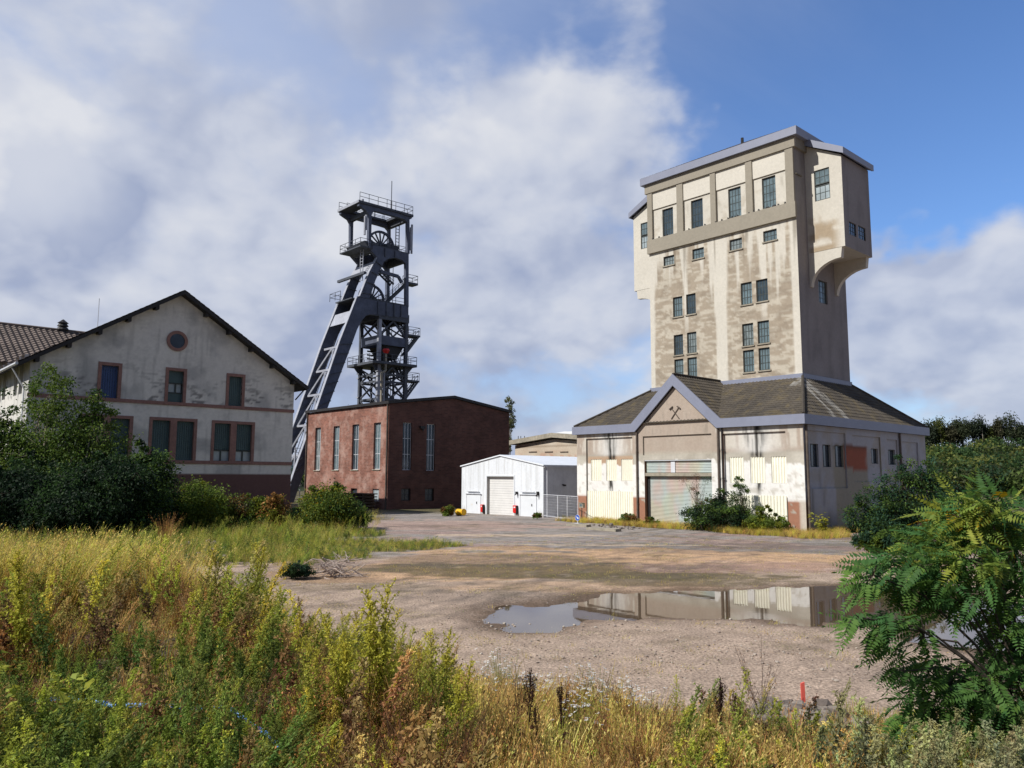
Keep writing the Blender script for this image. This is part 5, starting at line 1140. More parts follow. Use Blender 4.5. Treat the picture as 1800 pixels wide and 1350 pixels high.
    # lying slabs by the hall
    for (px, py, w, l) in ((1062, 931, .8, 2.6), (1018, 924, .7, 2.0)):
        p = q(px, py, 'z', .1); T = Thing('concrete_slab', p[0], p[1], .05, 'broken concrete slab in the weeds before the hall, %s' % ('nearer the roller shutter' if px > 1040 else 'beside the round blue sign'), 'slab', 'broken slabs before the hall'); b = MB()
        b.prism([(p[0]-w/2, p[1]-l/2, .05), (p[0]+w/2, p[1]-l/2+.2, .05), (p[0]+w/2+.1, p[1]+l/2, .05), (p[0]-w/2, p[1]+l/2-.1, .05)], (0, 0, .16)); b.build('slab', MA['conc'], T)
    # pile of bleached dead branches
    x0, y0, z0 = gpix(592, 1016); T = WThing('dead_branch_pile', x0, y0, z0, 'heap of bleached bare branches at the edge of the yard', 'branch pile'); rr = random.Random(12)
    for k in range(60):
        a = rr.gauss(.1, .7)+(math.pi if rr.random() < .5 else 0); p = np.array([x0+rr.gauss(0, .33), y0+rr.gauss(0, .3), z0+.05+rr.random()*.62]); L = rr.uniform(.4, 1.1); d = np.array([math.cos(a), math.sin(a)*.5, rr.gauss(.05, .3)]); pts = [p-d*L/2]
        for j in range(5): d = d+np.array([rr.gauss(0, .18), rr.gauss(0, .18), rr.gauss(-.06, .16)]); pts.append(pts[-1]+d*L/5)
        for pt in pts: pt[2] = max(pt[2], z0+.02)
        r = rr.uniform(.01, .028); b = MB()
        for j in range(5): b.tube(pts[j], pts[j+1], r*(1-j*.12), 5, r*(1-(j+1)*.12))
        for j in (2, 3): d2 = np.array([rr.gauss(0, 1), rr.gauss(0, 1), rr.gauss(.3, .6)]); b.tube(pts[j], pts[j]+d2*.18, r*.5, 4, r*.2)
        b.build('branch', MA['deadwood'], T)

# ================================================================ plants
RG = np.random.default_rng(11)
def U3(r, n): v = r.normal(size=(n, 3)); return v/np.linalg.norm(v, axis=1)[:, None]
def nrm(v): return v/(np.linalg.norm(v, axis=-1, keepdims=True)+1e-9)
class Q:
    """quads as arrays: vertices, faces, colours"""
    def __init__(s): s.V = []; s.F = []; s.C = []; s.n = 0
    def add(s, V, F, C): s.V.append(V); s.F.append(F+s.n); s.C.append(C); s.n += len(V); return s
    def get(s): return np.concatenate(s.V), np.concatenate(s.F), np.concatenate(s.C)
def leaves(q_, r, base, d, L, w, col, droop=.15, side=None, flat=0):
    n = len(base); d = nrm(d); L = np.broadcast_to(L, (n,))[:, None]; w = np.broadcast_to(w, (n,))[:, None]
    if side is None:
        rnd = U3(r, n); rnd[:, 2] = rnd[:, 2]*(1-flat)+flat*0; up = nrm(rnd*(1-flat)+np.array([0, 0, 1.])*flat) if flat else rnd
        side = nrm(np.cross(d, up))
    m = base+d*L*.45; V = np.stack([base, m+side*w/2, base+d*L-np.array([0, 0, 1.])*L*droop, m-side*w/2], 1).reshape(-1, 3)
    F = np.arange(n*4).reshape(n, 4); C = np.repeat(np.broadcast_to(col, (n, 3)), 4, 0); q_.add(V, F, C)
def blades(q_, r, n, R, h0, h1, w, lean, c0, c1, segs=3, base=None):
    a = r.uniform(0, 2*np.pi, n); rad = R*np.sqrt(r.random(n)); b = np.stack([rad*np.cos(a), rad*np.sin(a), np.zeros(n)], 1) if base is None else base
    az = a+r.normal(0, .9, n); h = r.uniform(h0, h1, n); ln = lean*r.uniform(.3, 1.3, n); dr = np.stack([np.cos(az), np.sin(az), np.zeros(n)], 1); sd = np.stack([-np.sin(az), np.cos(az), np.zeros(n)], 1)
    t = np.linspace(0, 1, segs+1); P = b[:, None]+dr[:, None]*(ln*h)[:, None, None]*(t**1.8)[None, :, None]; P[:, :, 2] += h[:, None]*(t-.28*ln[:, None]*t**2.2)
    wd = (w*(1-t*.93)**.8)[None, :, None]*sd[:, None]; V = np.stack([P-wd/2, P+wd/2], 2).reshape(n, -1, 3); k = (segs+1)*2
    f = np.array([[2*i, 2*i+1, 2*i+3, 2*i+2] for i in range(segs)]); F = (np.arange(n)[:, None, None]*k+f[None]).reshape(-1, 4)
    c = c0+(c1-c0)*r.random(n)[:, None]; q_.add(V.reshape(-1, 3), F, np.repeat(c, k, 0)); return P
def stemq(q_, pts, r0, r1, col):
    pts = np.asarray(pts, float); n = len(pts); V = []
    for i, p in enumerate(pts):
        rr = r0+(r1-r0)*i/(n-1)
        for a in (0, 2.09, 4.19): V.append(p+rr*np.array([math.cos(a), math.sin(a), 0]))
    F = [(3*i+j, 3*i+(j+1) % 3, 3*i+3+(j+1) % 3, 3*i+3+j) for i in range(n-1) for j in range(3)]
    q_.add(np.array(V), np.array(F), np.tile(col, (len(V), 1)))
YG = c3(224, 212, 84, .86); YG2 = c3(200, 200, 78, .82); GR = c3(146, 162, 72, .78); DG = c3(98, 126, 62, .72); TANG = c3(232, 204, 128, .86); OR = c3(214, 158, 92, .76); RB = c3(152, 110, 80, .66); DB = c3(74, 50, 40, .6); YEL = c3(226, 186, 40, .8); GYG = c3(150, 158, 118, .6); REDD = c3(156, 84, 56, .6)
def t_grass(r, h=.7, c=(TANG, YG), n=34, seed=True):
    g = Q(); P = blades(g, r, n, .10, h*.5, h, .008, .38, c[0], c[1], 3)
    if seed:
        k = n//3; i = r.integers(0, n, k*9); t = r.uniform(0, 1, k*9)[:, None]; b = P[i, 2]*(1-t)+P[i, 3]*t; cc = c[0]*1.1+(c[1]-c[0])*r.random(k*9)[:, None]*.5
        leaves(g, r, b, U3(r, k*9)*.5+(0, 0, .9), .03, .009, cc)
    return g.get()
def t_mug(r, h=1.1, top=YG, leaf=GR, dens=1., stem=c3(120, 100, 60, .6), ns=1):
    g = Q()
    for s_ in range(ns):
        lean = r.normal(0, .09, 2); hh = h*r.uniform(.75, 1) if s_ else h; o = r.normal(0, .05, 2)*(s_ > 0); ts = np.linspace(0, 1, 6); pts = np.stack([o[0]+lean[0]*hh*ts**1.5, o[1]+lean[1]*hh*ts**1.5, hh*ts], 1); stemq(g, pts, .006*h, .002, stem)
        at = lambda t: np.stack([np.interp(t, ts, pts[:, i]) for i in range(3)], -1)
        nb = int(26*dens)
        for k in range(nb):
            t = .22+.76*k/nb; p = at(t); az = k*2.4+r.normal(0, .3); L = hh*(.07+.20*(1-t)**.8*(1 if t > .3 else .6))*r.uniform(.7, 1.2); d = np.array([math.cos(az)*.62, math.sin(az)*.62, .75]); e = p+d*L; stemq(g, [p, e], .002, .001, stem)
            m = int(14+24*L/.2); tt = r.random(m)[:, None]; b = p+(e-p)*tt; f = np.clip((t-.35)*1.8, 0, 1)*r.uniform(.6, 1, (m, 1)); cc = leaf*(1-f)+top*f; sz = np.where(r.random(m) < f[:, 0], .018, .030)
            leaves(g, r, b, U3(r, m)*.8+d*.5, sz*r.uniform(.7, 1.4, m), sz*.48, cc*r.uniform(.8, 1.2, (m, 1)))
        m = int(85*dens); t = r.uniform(.08, .75, m); az = r.uniform(0, 6.28, m); dd = np.stack([np.cos(az), np.sin(az), r.normal(.15, .3, m)], 1); leaves(g, r, at(t), dd, r.uniform(.035, .065, m), r.uniform(.009, .017, m), leaf*r.uniform(.7, 1.25, (m, 1)), .35)
        m = int(46*dens); t = r.uniform(.86, 1.0, m); leaves(g, r, at(t)+r.normal(0, .007, (m, 3)), U3(r, m)+(0, 0, .7), .02, .011, top*r.uniform(.8, 1.15, (m, 1)))
    return g.get()
def t_dock(r, h=.8, c=DB):
    g = Q(); pts = np.array([[0, 0, 0], [.01, 0, h*.5], [r.normal(0, .04), r.normal(0, .04), h]]); stemq(g, pts, .006, .003, c)
    for k in range(9):
        t = .35+.5*k/9; p = pts[0]*(1-t)+pts[2]*t; az = r.uniform(0, 6.28); L = h*(1-t)*.75; e = p+np.array([math.cos(az)*.22, math.sin(az)*.22, 1])*L; stemq(g, [p, e], .003, .002, c)
        m = int(90*L/.4)+20; tt = r.uniform(.15, 1, m)[:, None]; leaves(g, r, p+(e-p)*tt+r.normal(0, .008, (m, 3)), U3(r, m), .014, .011, c*r.uniform(.6, 1.5, (m, 1)))
    m = 130; tt = r.uniform(.4, 1, m)[:, None]; leaves(g, r, pts[0]*(1-tt)+pts[2]*tt+r.normal(0, .009, (m, 3)), U3(r, m), .014, .011, c*r.uniform(.6, 1.5, (m, 1)))
    m = 14; az = r.uniform(0, 6.28, m); leaves(g, r, np.zeros((m, 3))+(0, 0, .05)+r.uniform(0, .2, (m, 1))*np.array([0, 0, 1]), np.stack([np.cos(az), np.sin(az), np.ones(m)*.5], 1), .14, .04, RB*r.uniform(.7, 1.4, (m, 1)), .4)
    return g.get()
def t_daisy(r, n=14, h=.45):
    g = Q(); blades(g, r, 60, .16, h*.3, h*.75, .004, .5, GR, YG2, 2)
    for k in range(n):
        x, y = r.normal(0, .13, 2); hh = h*r.uniform(.6, 1); stemq(g, [(x*.6, y*.6, 0), (x, y, hh)], .002, .0015, GR); c = np.array([x, y, hh]); a = np.arange(12)*2*np.pi/12; tn = r.normal(0, .25, 2)
        d = np.stack([np.cos(a), np.sin(a), np.cos(a)*tn[0]+np.sin(a)*tn[1]], 1); leaves(g, r, c+d*.004, d, .021, .012, np.array([.82, .82, .80]), .1, side=nrm(np.cross(d, (0, 0, 1.))))
        leaves(g, r, np.tile(c+(0, 0, .003), (5, 1)), U3(r, 5)*.4+(0, 0, .3), .008, .008, YEL)
    return g.get()
def t_broad(r, h=.45, c=(GR, YG2), ns=9, L=.06, w=.5):
    g = Q()
    for k in range(ns):
        az = r.uniform(0, 6.28); hh = h*r.uniform(.5, 1); d = np.array([math.cos(az)*.5, math.sin(az)*.5, 1]); stemq(g, [(0, 0, 0), d*hh*.5, d*hh], .003, .0015, c[0]); m = 15; t = r.uniform(.15, 1, m)[:, None]; a = r.uniform(0, 6.28, m)
        leaves(g, r, d*hh*t, np.stack([np.cos(a), np.sin(a), r.normal(.2, .3, m)], 1), L*r.uniform(.6, 1.3, m), L*w, (c[0]+(c[1]-c[0])*r.random((m, 1)))*r.uniform(.75, 1.2, (m, 1)), .3, flat=.6)
    return g.get()
def t_dead(r, h=.5, c=RB):
    g = Q()
    for k in range(12):
        az = r.uniform(0, 6.28); hh = h*r.uniform(.5, 1); p = np.array([math.cos(az)*.35, math.sin(az)*.35, 1])*hh; stemq(g, [(0, 0, 0), p*.5+r.normal(0, .02, 3), p], .003, .001, c)
        for j in range(4): t = r.uniform(.35, .95); s_ = p*t; stemq(g, [s_, s_+(r.normal(0, .5, 3)+(0, 0, .7))*hh*.2], .0015, .001, c)
        m = 16; t = r.uniform(.3, 1, m)[:, None]; leaves(g, r, p*t+r.normal(0, .02, (m, 3)), U3(r, m), r.uniform(.010, .022, m), .009, (c+(OR-c)*r.random((m, 1)))*r.uniform(.6, 1.3, (m, 1)))
    return g.get()
def t_low(r, c=(GR, YG2), R=.16, n=60, L=.035):
    g = Q(); a = r.uniform(0, 6.28, n); rad = R*np.sqrt(r.random(n)); b = np.stack([rad*np.cos(a), rad*np.sin(a), r.uniform(0, .09, n)], 1); d = np.stack([np.cos(a), np.sin(a), r.uniform(.1, .9, n)], 1)+U3(r, n)*.5
    leaves(g, r, b, d, L*r.uniform(.6, 1.4, n), L*.4, (c[0]+(c[1]-c[0])*r.random((n, 1)))*r.uniform(.7, 1.2, (n, 1)), .1); return g.get()
def t_wisp(r, h=1.1, c=c3(186, 192, 110, .65)):
    g = Q()
    for k in range(4):
        az = r.normal(0.2, .5); t = np.linspace(0, 1, 9); L = h*r.uniform(.75, 1); x = .38*L*t**2; z = L*(t-.10*t**3); pts = np.stack([x*math.cos(az), x*math.sin(az), z], 1); stemq(g, pts, .004, .0015, c)
        for j in range(46):
            tt = r.uniform(.35, 1); p = np.array([np.interp(tt, t, pts[:, i]) for i in range(3)]); d = np.array([r.normal(.25, .25), r.normal(0, .25), .9]); e = p+d*.07*r.uniform(.4, 1.2); m = 6; leaves(g, r, p+(e-p)*r.random((m, 1)), U3(r, m)*.4+d, .022, .008, c*r.uniform(.8, 1.2, (m, 1)), .4)
    return g.get()
def place(T, pos, sc, rot, tint, lean=None):
    V, F, C = T; n = len(pos); c, s_ = np.cos(rot), np.sin(rot); X = V[None, :, 0]*c[:, None]-V[None, :, 1]*s_[:, None]; Y = V[None, :, 0]*s_[:, None]+V[None, :, 1]*c[:, None]; Z = np.broadcast_to(V[None, :, 2], X.shape)
    if lean is not None: X = X+Z*lean[:, :1]+Z**2*lean[:, 1:2]; Y = Y+Z*lean[:, 2:3]+Z**2*lean[:, 3:]
    W_ = np.stack([X, Y, Z], -1)*sc[:, None, None]+pos[:, None]; FF = (F[None]+(np.arange(n)*len(V))[:, None, None]).reshape(-1, 4); return W_.reshape(-1, 3), FF, (C[None]*tint[:, None]).reshape(-1, 3)
def ghv(x, y):
    out = np.empty(len(x)); 
    for i in range(0, len(x), 4000): out[i:i+4000] = gh(x[i:i+4000][None], y[i:i+4000][None])[0]
    return out
def stuff(name, temps, pos, sc, r, var=.22, sink=.02):
    g = Q(); pos = pos.copy(); pos[:, 2] -= sink; k = r.integers(0, len(temps), len(pos))
    for i, T in enumerate(temps):
        m = k == i
        if m.sum(): g.add(*place(T, pos[m], sc[m], r.uniform(0, 6.28, m.sum()), np.clip(r.normal(1, var, (m.sum(), 1)), .45, 1.6)*np.clip(r.normal(1, .06, (m.sum(), 3)), .8, 1.2), r.normal(0, .17, (m.sum(), 4))+(.05, .06, 0, 0)))
    if not g.V: return
    V, F, C = g.get(); o = mk(name, V, F, MA['fol'], None, (0, 0, 0), C); tag(o, kind='stuff'); return o
def pxof(x, y, z):
    d = np.stack([x, y, z-CAMH], -1); f = d@FWD; return 900+FPX*(d@RT)/f, 675-FPX*(d@UPV)/f
def build_field():
    r = RG; N = 21000; u = r.uniform(-.92, 1.02, N); d = 2.7*(34/2.7)**(r.random(N)**.80); x = u*d; y = d; z = ghv(x, y); m = mound(x[None], y[None])[0]
    px, py = pxof(x, y, z)
    n1 = fbm(x*.7, y*.7, 201, 4); n2 = fbm(x*.35+9, y*.35, 202, 4); n3 = fbm(x*1.7, y*1.7, 203, 3)
    keep = (m > .06)|((m > .01) & (r.random(N) < .5)); keep &= (n3+.55*(px < 560)+.25*(py > 1180) > .30)
    # thin, bare soil patches
    bare = ((np.hypot((px-205)/120, (py-1150)/70) < 1)|(np.hypot((px-560)/110, (py-1130)/50) < 1)|(np.hypot((px-1410)/120, (py-1275)/38) < 1.1)|(np.hypot((px-1000)/130, (py-1330)/40) < .9)) & (r.random(N) < .74); keep &= ~bare
    P = np.stack([x, y, z], 1)
    right = ss(640, 900, px)                                    # towards the right the growth is brown and low
    far = ss(1130, 1040, py)*(px < 700)
    kind = np.full(N, 'none', dtype='<U6'); a = r.random(N); v = n1+(r.random(N)-.5)*.25
    L_ = (right < .5)
    kind[L_ & (far > .5)] = 'tallg'; kind[L_ & (far > .5) & (a < .30)] = 'mug'; kind[L_ & (far > .5) & (a > .9)] = 'rust'
    nr = L_ & (far <= .5); kind[nr] = 'mug'; kind[nr & (a < .26)] = 'grass'; kind[nr & (a > .62)] = 'broad'; kind[nr & (a > .86)] = 'low'; kind[nr & (v < .43) & (a > .42)] = 'rust'; kind[nr & (px > 480) & (a < .5)] = 'mugy'
    lf = nr & (px < 520) & (py > 1190); kind[lf & (a < .5)] = 'green'; kind[lf & (a >= .5) & (a < .72)] = 'broad'
    md = nr & (py > 1080) & (py <= 1215) & (px < 560) & (n2 > .44); kind[md & (a < .34)] = 'rust'; kind[md & (a > .8)] = 'grassb'
    R2 = ~L_; kind[R2] = 'dead'; kind[R2 & (a < .40)] = 'grassb'; kind[R2 & (a > .52)] = 'low'; kind[R2 & (a > .70)] = 'broad'; kind[R2 & (a > .84)] = 'green'; kind[R2 & (a > .90)] = 'mugs'; kind[R2 & (a > .965)] = 'mug'; kind[R2 & (py > 1230) & (a < .38*ss(1450, 1740, px+(n2-.5)*400))] = 'mugp'
    T2 = None
    dz = (px > 830) & (px < 1150) & (py > 1175); kind[dz & ((kind == 'mug')|(kind == 'green')|(kind == 'mugs')|(kind == 'mugp'))] = 'low'
    mk_ = {
     'tallg': ('tall_grass', [t_grass(r, h, c, 40) for h in (.55, .7, .85) for c in ((TANG, YG), (YG, GYG*1.1), (TANG, OR))], (.75, 1.15)),
     'grass': ('meadow_grass', [t_grass(r, h, c, 26) for h in (.45, .6, .8) for c in ((TANG, YG), (YG2, GR))], (.7, 1.2)),
     'grassb': ('dry_grass', [t_grass(r, h, c, 26, s_) for h, s_ in ((.28, False), (.38, True), (.5, True)) for c in ((TANG, OR), (TANG, YG2), (OR, RB))], (.6, 1.1)),
     'mug': ('weeds', [t_mug(r, h, t, l, .85) for h in (.65, .85, 1.0) for t, l in ((YG, GR), (YG2, GR), (YG, YG2), (TANG, GR))], (.5, 1.3)),
     'mugy': ('weeds', [t_mug(r, h, t, l, 1.) for h in (.8, .95) for t, l in ((YG, GR), (YG, YG2))], (.7, 1.1)),
     'green': ('leafy_green_weeds', [t_mug(r, h, t, l, 1.) for h in (.6, .85) for t, l in ((YG2, GR), (GR, DG), (GR, GR))], (.5, 1.2)),
     'mugs': ('small_weeds', [t_mug(r, .42, t, l, .6) for t, l in ((YG2, GR), (TANG, GR), (RB, DG))], (.6, 1.2)),
     'mugp': ('pale_weeds', [t_mug(r, h, c3(196, 194, 132, .8), GYG, .9) for h in (.5, .7)], (.6, 1.2)),
     'rust': ('rusty_weeds', [t_dead(r, h, c) for h in (.35, .5) for c in (RB, TANG*.8, OR*.8)]+[t_mug(r, .6, TANG*.8, RB, .6)], (.7, 1.3)),
     'dead': ('dead_weeds', [t_dead(r, h, c) for h in (.22, .35, .5) for c in (RB, DB*1.3, TANG*.7)], (.6, 1.2)),
     'broad': ('leafy_weeds', [t_broad(r, h, c, 9, l) for h, l in ((.28, .036), (.42, .045)) for c in ((GR, YG2), (DG, GR), (GR, YG))], (.6, 1.2)),
     'low': ('ground_cover', [t_low(r, c) for c in ((GR, YG2), (DG, GR), (RB, OR), (TANG, YG2))], (.7, 1.6))}
    for k, (nm, T, (s0, s1)) in mk_.items():
        mm = keep & (kind == k)
        if k in ('mug', 'mugy', 'broad', 'green'): mm &= (r.random(N) < np.where(py > 1180, .50, .8))
        sc = r.uniform(s0, s1, mm.sum()); edge = ss(.0, .9, m[mm])*.45+.55; sc = sc*(1.3 if k == 'tallg' else 1)*edge*np.where(px[mm] > 800, .95, 1)*(1-.3*ss(1400, 1600, px[mm]))
        if k in ('mug', 'mugy', 'grass', 'broad', 'green'): sc = sc*np.where(py[mm] > 1220, .62, .82)*np.where((px[mm] > 520) & (px[mm] < 860), .80, 1)
        stuff(nm, T, P[mm], sc, r)
    # thin cover over all the mound so that no bare relief shows between plants
    N = 27000; u = r.uniform(-.92, 1.02, N); d = 2.7*(34/2.7)**(r.random(N)**.75); x = u*d; y = d; m = mound(x[None], y[None])[0]; z = ghv(x, y); k = m > .03; n = fbm(x*.9, y*.9, 210, 3); k &= n > .36
    stuff('short_grass', [t_low(r, c, .12, 22, .03) for c in ((GR, YG2), (TANG, OR), (RB, TANG))]+[t_grass(r, .2, c, 14, False) for c in ((TANG, YG2), (YG2, GR), (OR, TANG))], np.stack([x, y, z], 1)[k], r.uniform(.6, 1.5, k.sum()), r)
    # yard: grass island on the left, verge along the hall, tufts in the gravel
    N = 90000; x = r.uniform(-26, 22, N); y = r.uniform(14, 62, N); zg = zonegrass(x[None], y[None])[0]; m = mound(x[None], y[None])[0]; k = (zg > .55) & (m < .05) & (r.random(N) < .9*np.clip(zg, 0, 1)); e = x*VD[0]+y*VD[1]; n = x*UD[0]+y*UD[1]; hall = k & (e > 40); isl = k & ~hall & (r.random(N) < .5)
    z = ghv(x, y); P = np.stack([x, y, z], 1)
    stuff('verge_grass', [t_grass(r, h, c, 22) for h in (.45, .6) for c in ((TANG, YG), (OR, TANG), (YG, YG2))]+[t_dead(r, .5, RB)], P[hall], r.uniform(.5, 1.05, hall.sum()), r)
    stuff('island_grass', [t_grass(r, h, c, 22) for h in (.28, .42) for c in ((TANG, YG2), (YG2, GR), (GR, DG))]+[t_broad(r, .35, (GR, DG), 5, .07)], P[isl], r.uniform(.5, 1.05, isl.sum()), r)
    N = 11000; x = r.uniform(-12, 22, N); y = r.uniform(14, 46, N); n = fbm(x*.45, y*.9, 22, 5); m = mound(x[None], y[None])[0]; sd = sdpoly(x[None], y[None], PUD)[0]; k = (m < .03) & (sd > .1) & ((n > .54)|(r.random(N) < .08)); z = ghv(x, y)
    for px_, py_, rx, ry in ((1010, 1005, 7, 2.4), (1180, 1020, 4.5, 1.8), (930, 985, 4, 2)):
        gx, gy = gpt(px_, py_); k |= (np.hypot((x-gx)/rx, (y-gy)/ry) < 1) & (r.random(N) < .8)
    stuff('moss_tufts', [t_low(r, c, .2, 26, .03) for c in ((GR, DG), (TANG, YG2), (RB, GR))]+[t_grass(r, .16, (TANG, YG2), 10, False)], np.stack([x, y, z], 1)[k], r.uniform(.3, 1.1, k.sum()), r)
    # rough growth left of the yard and beyond
    N = 9000; x = r.uniform(-55, -8, N); y = r.uniform(30, 66, N); m = mound(x[None], y[None])[0]; k = (m < .05) & (x < -9-(y-40)*.1+r.normal(0, 1, N)); z = ghv(x, y)
    k &= ~((x*UD[0]+y*UD[1] > 65.2) & (x*VD[0]+y*VD[1] > 11.5))
    stuff('rough_growth', [t_grass(r, h, c, 20) for h in (.5, .8) for c in ((TANG, YG2), (YG2, GR))]+[t_broad(r, .6, (DG, GR), 9, .07), t_mug(r, .8, YG2, GR, .6)], np.stack([x, y, z], 1)[k], r.uniform(.7, 1.5, k.sum()), r)
def plant(name, T, px, py, top, label, cat, group=None, seed=0):
    """one plant that stands out: foot seen at px, py, height so that its tip is seen at row top"""
    x, y, z = gpix(px, min(py, 1345)); V, F, C = T; h = V[:, 2].max(); k = ((CAMH-z)-y*((top-675)/FPX*1-math.tan(PITCH))/(1+((top-675)/FPX)*math.tan(PITCH)))/h
    V = V*k; c, s_ = math.cos(seed*1.3), math.sin(seed*1.3); V = np.stack([V[:, 0]*c-V[:, 1]*s_, V[:, 0]*s_+V[:, 1]*c, V[:, 2]], 1)
    o = mk(name, V-(0, 0, .02), F, MA['fol'], None, (0, 0, 0), C); o.location = (x, y, z); tag(o, label, cat, group)
def build_plants():
    r = np.random.default_rng(77)
    for i, (px, py, top, l) in enumerate(((668, 1300, 1008, 'tallest yellow-green weed, standing alone at the centre-left edge of the yard'), (762, 1330, 1098, 'yellow-green seeding weed with a leaning tip, second from the tallest one'), (608, 1330, 1075, 'bushy yellow-green weed just left of the tallest one'), (540, 1340, 1110, 'green-stemmed weed with yellow tip left of the bushy one'), (30, 1190, 960, 'tall yellow-green weed at the left edge of the photo'), (455, 1130, 945, 'slender rusty-tipped weed rising behind the meadow, left'), (810, 1345, 1150, 'short yellow-green weed right of the leaning one'))):
        plant('mugwort', t_mug(r, 1.1, YG, GR if i % 2 else YG2, 1.35, ns=2 + (i < 3)), px, py, top, l, 'weed', 'tall yellow-green weeds', i)
    for i, (px, py, top, l) in enumerate(((927, 1335, 1165, 'tall dark brown dock seed stalk among the daisies'), (988, 1335, 1192, 'dark brown dock stalk just right of the tallest one'), (945, 1345, 1230, 'short dark dock stalk between the two tall ones'), (1268, 1345, 1180, 'dark reddish dock stalk below the dry branching weed'), (1300, 1345, 1205, 'dark dock stalk left of the rubble heap'), (1340, 1270, 1122, 'dry brown branching weed standing above the yard edge'))):
        plant('dock_stalk', t_dock(r, .8, DB if i < 5 else RB) if i < 5 else t_dead(r, .8, DB*1.2), px, py, top, l, 'weed', 'dark dry seed stalks', i)
    for i, (px, py, top) in enumerate(((850, 1200, 1158), (885, 1190, 1138), (905, 1225, 1168), (870, 1230, 1172), (930, 1250, 1185), (1010, 1240, 1182), (1040, 1225, 1166), (1062, 1255, 1188), (1030, 1270, 1200), (1090, 1240, 1186), (1120, 1260, 1200), (1010, 1300, 1225), (165, 1010, 985), (270, 1000, 975), (205, 1030, 1003))):
        plant('daisy_clump', t_daisy(r, 24, .42), px, py+16, top, 'white daisies on thin green stems, '+['leftmost clump behind the tall dark dock stalk', 'topmost clump at the yard edge', 'clump above the tallest dark stalk', 'clump just below the leftmost one', 'clump touching the tallest dark stalk', 'clump right of the second dark stalk', 'largest clump, level with the second stalk top', 'clump lower right of the largest one', 'clump below the largest one', 'clump two steps right of the largest', 'rightmost clump of all', 'lowest clump between dark stalks and grass plume', 'far left clump deep in the meadow', 'meadow clump nearest the rust-coloured tuft', 'meadow clump between the two others at left'][i], 'flowers', 'white daisies in the weeds', i)
    plant('feather_grass', t_wisp(r), 1212, 1420, 1195, 'pale green feathery grass plume leaning right at the bottom edge', 'grass', None, 0)
    plant('feather_grass', t_wisp(r), 1470, 1330, 1190, 'arching pale yellow plume pointing to the green leafy tree', 'grass', None, .0)
    for i, (px, py, top, l) in enumerate(((1660, 1440, 1205, 'pale grey-green weed spike in the bottom right corner, tallest there'), (1765, 1440, 1240, 'pale grey-green weed spike by the right edge'), (1585, 1420, 1262, 'short pale weed below the leafy tree'), (1710, 1440, 1262, 'pale weed between the two tallest spikes, bottom right'))):
        plant('pale_weed', t_mug(r, 1, c3(206, 204, 140, .85), GYG, 1.2), px, py, top, l, 'weed', 'pale weeds at the bottom right', i)
    plant('leafy_stalk', t_broad(r, .5, (GR, YG2), 7, .05, .6), 95, 1345, 1120, 'fresh green leafy plant standing above the blue hose, bottom left', 'plant', None, 1)
    plant('leafy_stalk', t_mug(r, 1, GR, GR, 1.3), 330, 1260, 1085, 'dark green leafy bush in the middle of the meadow', 'plant', None, 2)
    plant('red_weed', t_mug(r, .8, REDD, REDD*.9, .8), 432, 1160, 1098, 'rust red weed beside the dark green leafy bush', 'weed', None, 2)
    plant('red_weed', t_mug(r, .8, REDD, REDD*.9, .8), 495, 1180, 1112, 'second rust red weed, right of the other', 'weed', None, 1)
    plant('rusty_grass', t_grass(r, 1, (OR, RB), 160), 290, 968, 900, 'tuft of tall rust-coloured grass below the dark trees', 'grass', None, 0)
    plant('young_shrub', t_broad(r, 1, (GR, YG), 16, .16, .6), 1444, 941, 896, 'slim bright green young shrub at the shaded corner of the hall', 'shrub', None, 0)
    0 and plant('low_juniper', t_low(r, (DG*.8, GR), .5, 900, .12), 528, 1022, 982, 'low dark green shrub left of the bleached branches', 'shrub', None, 0)

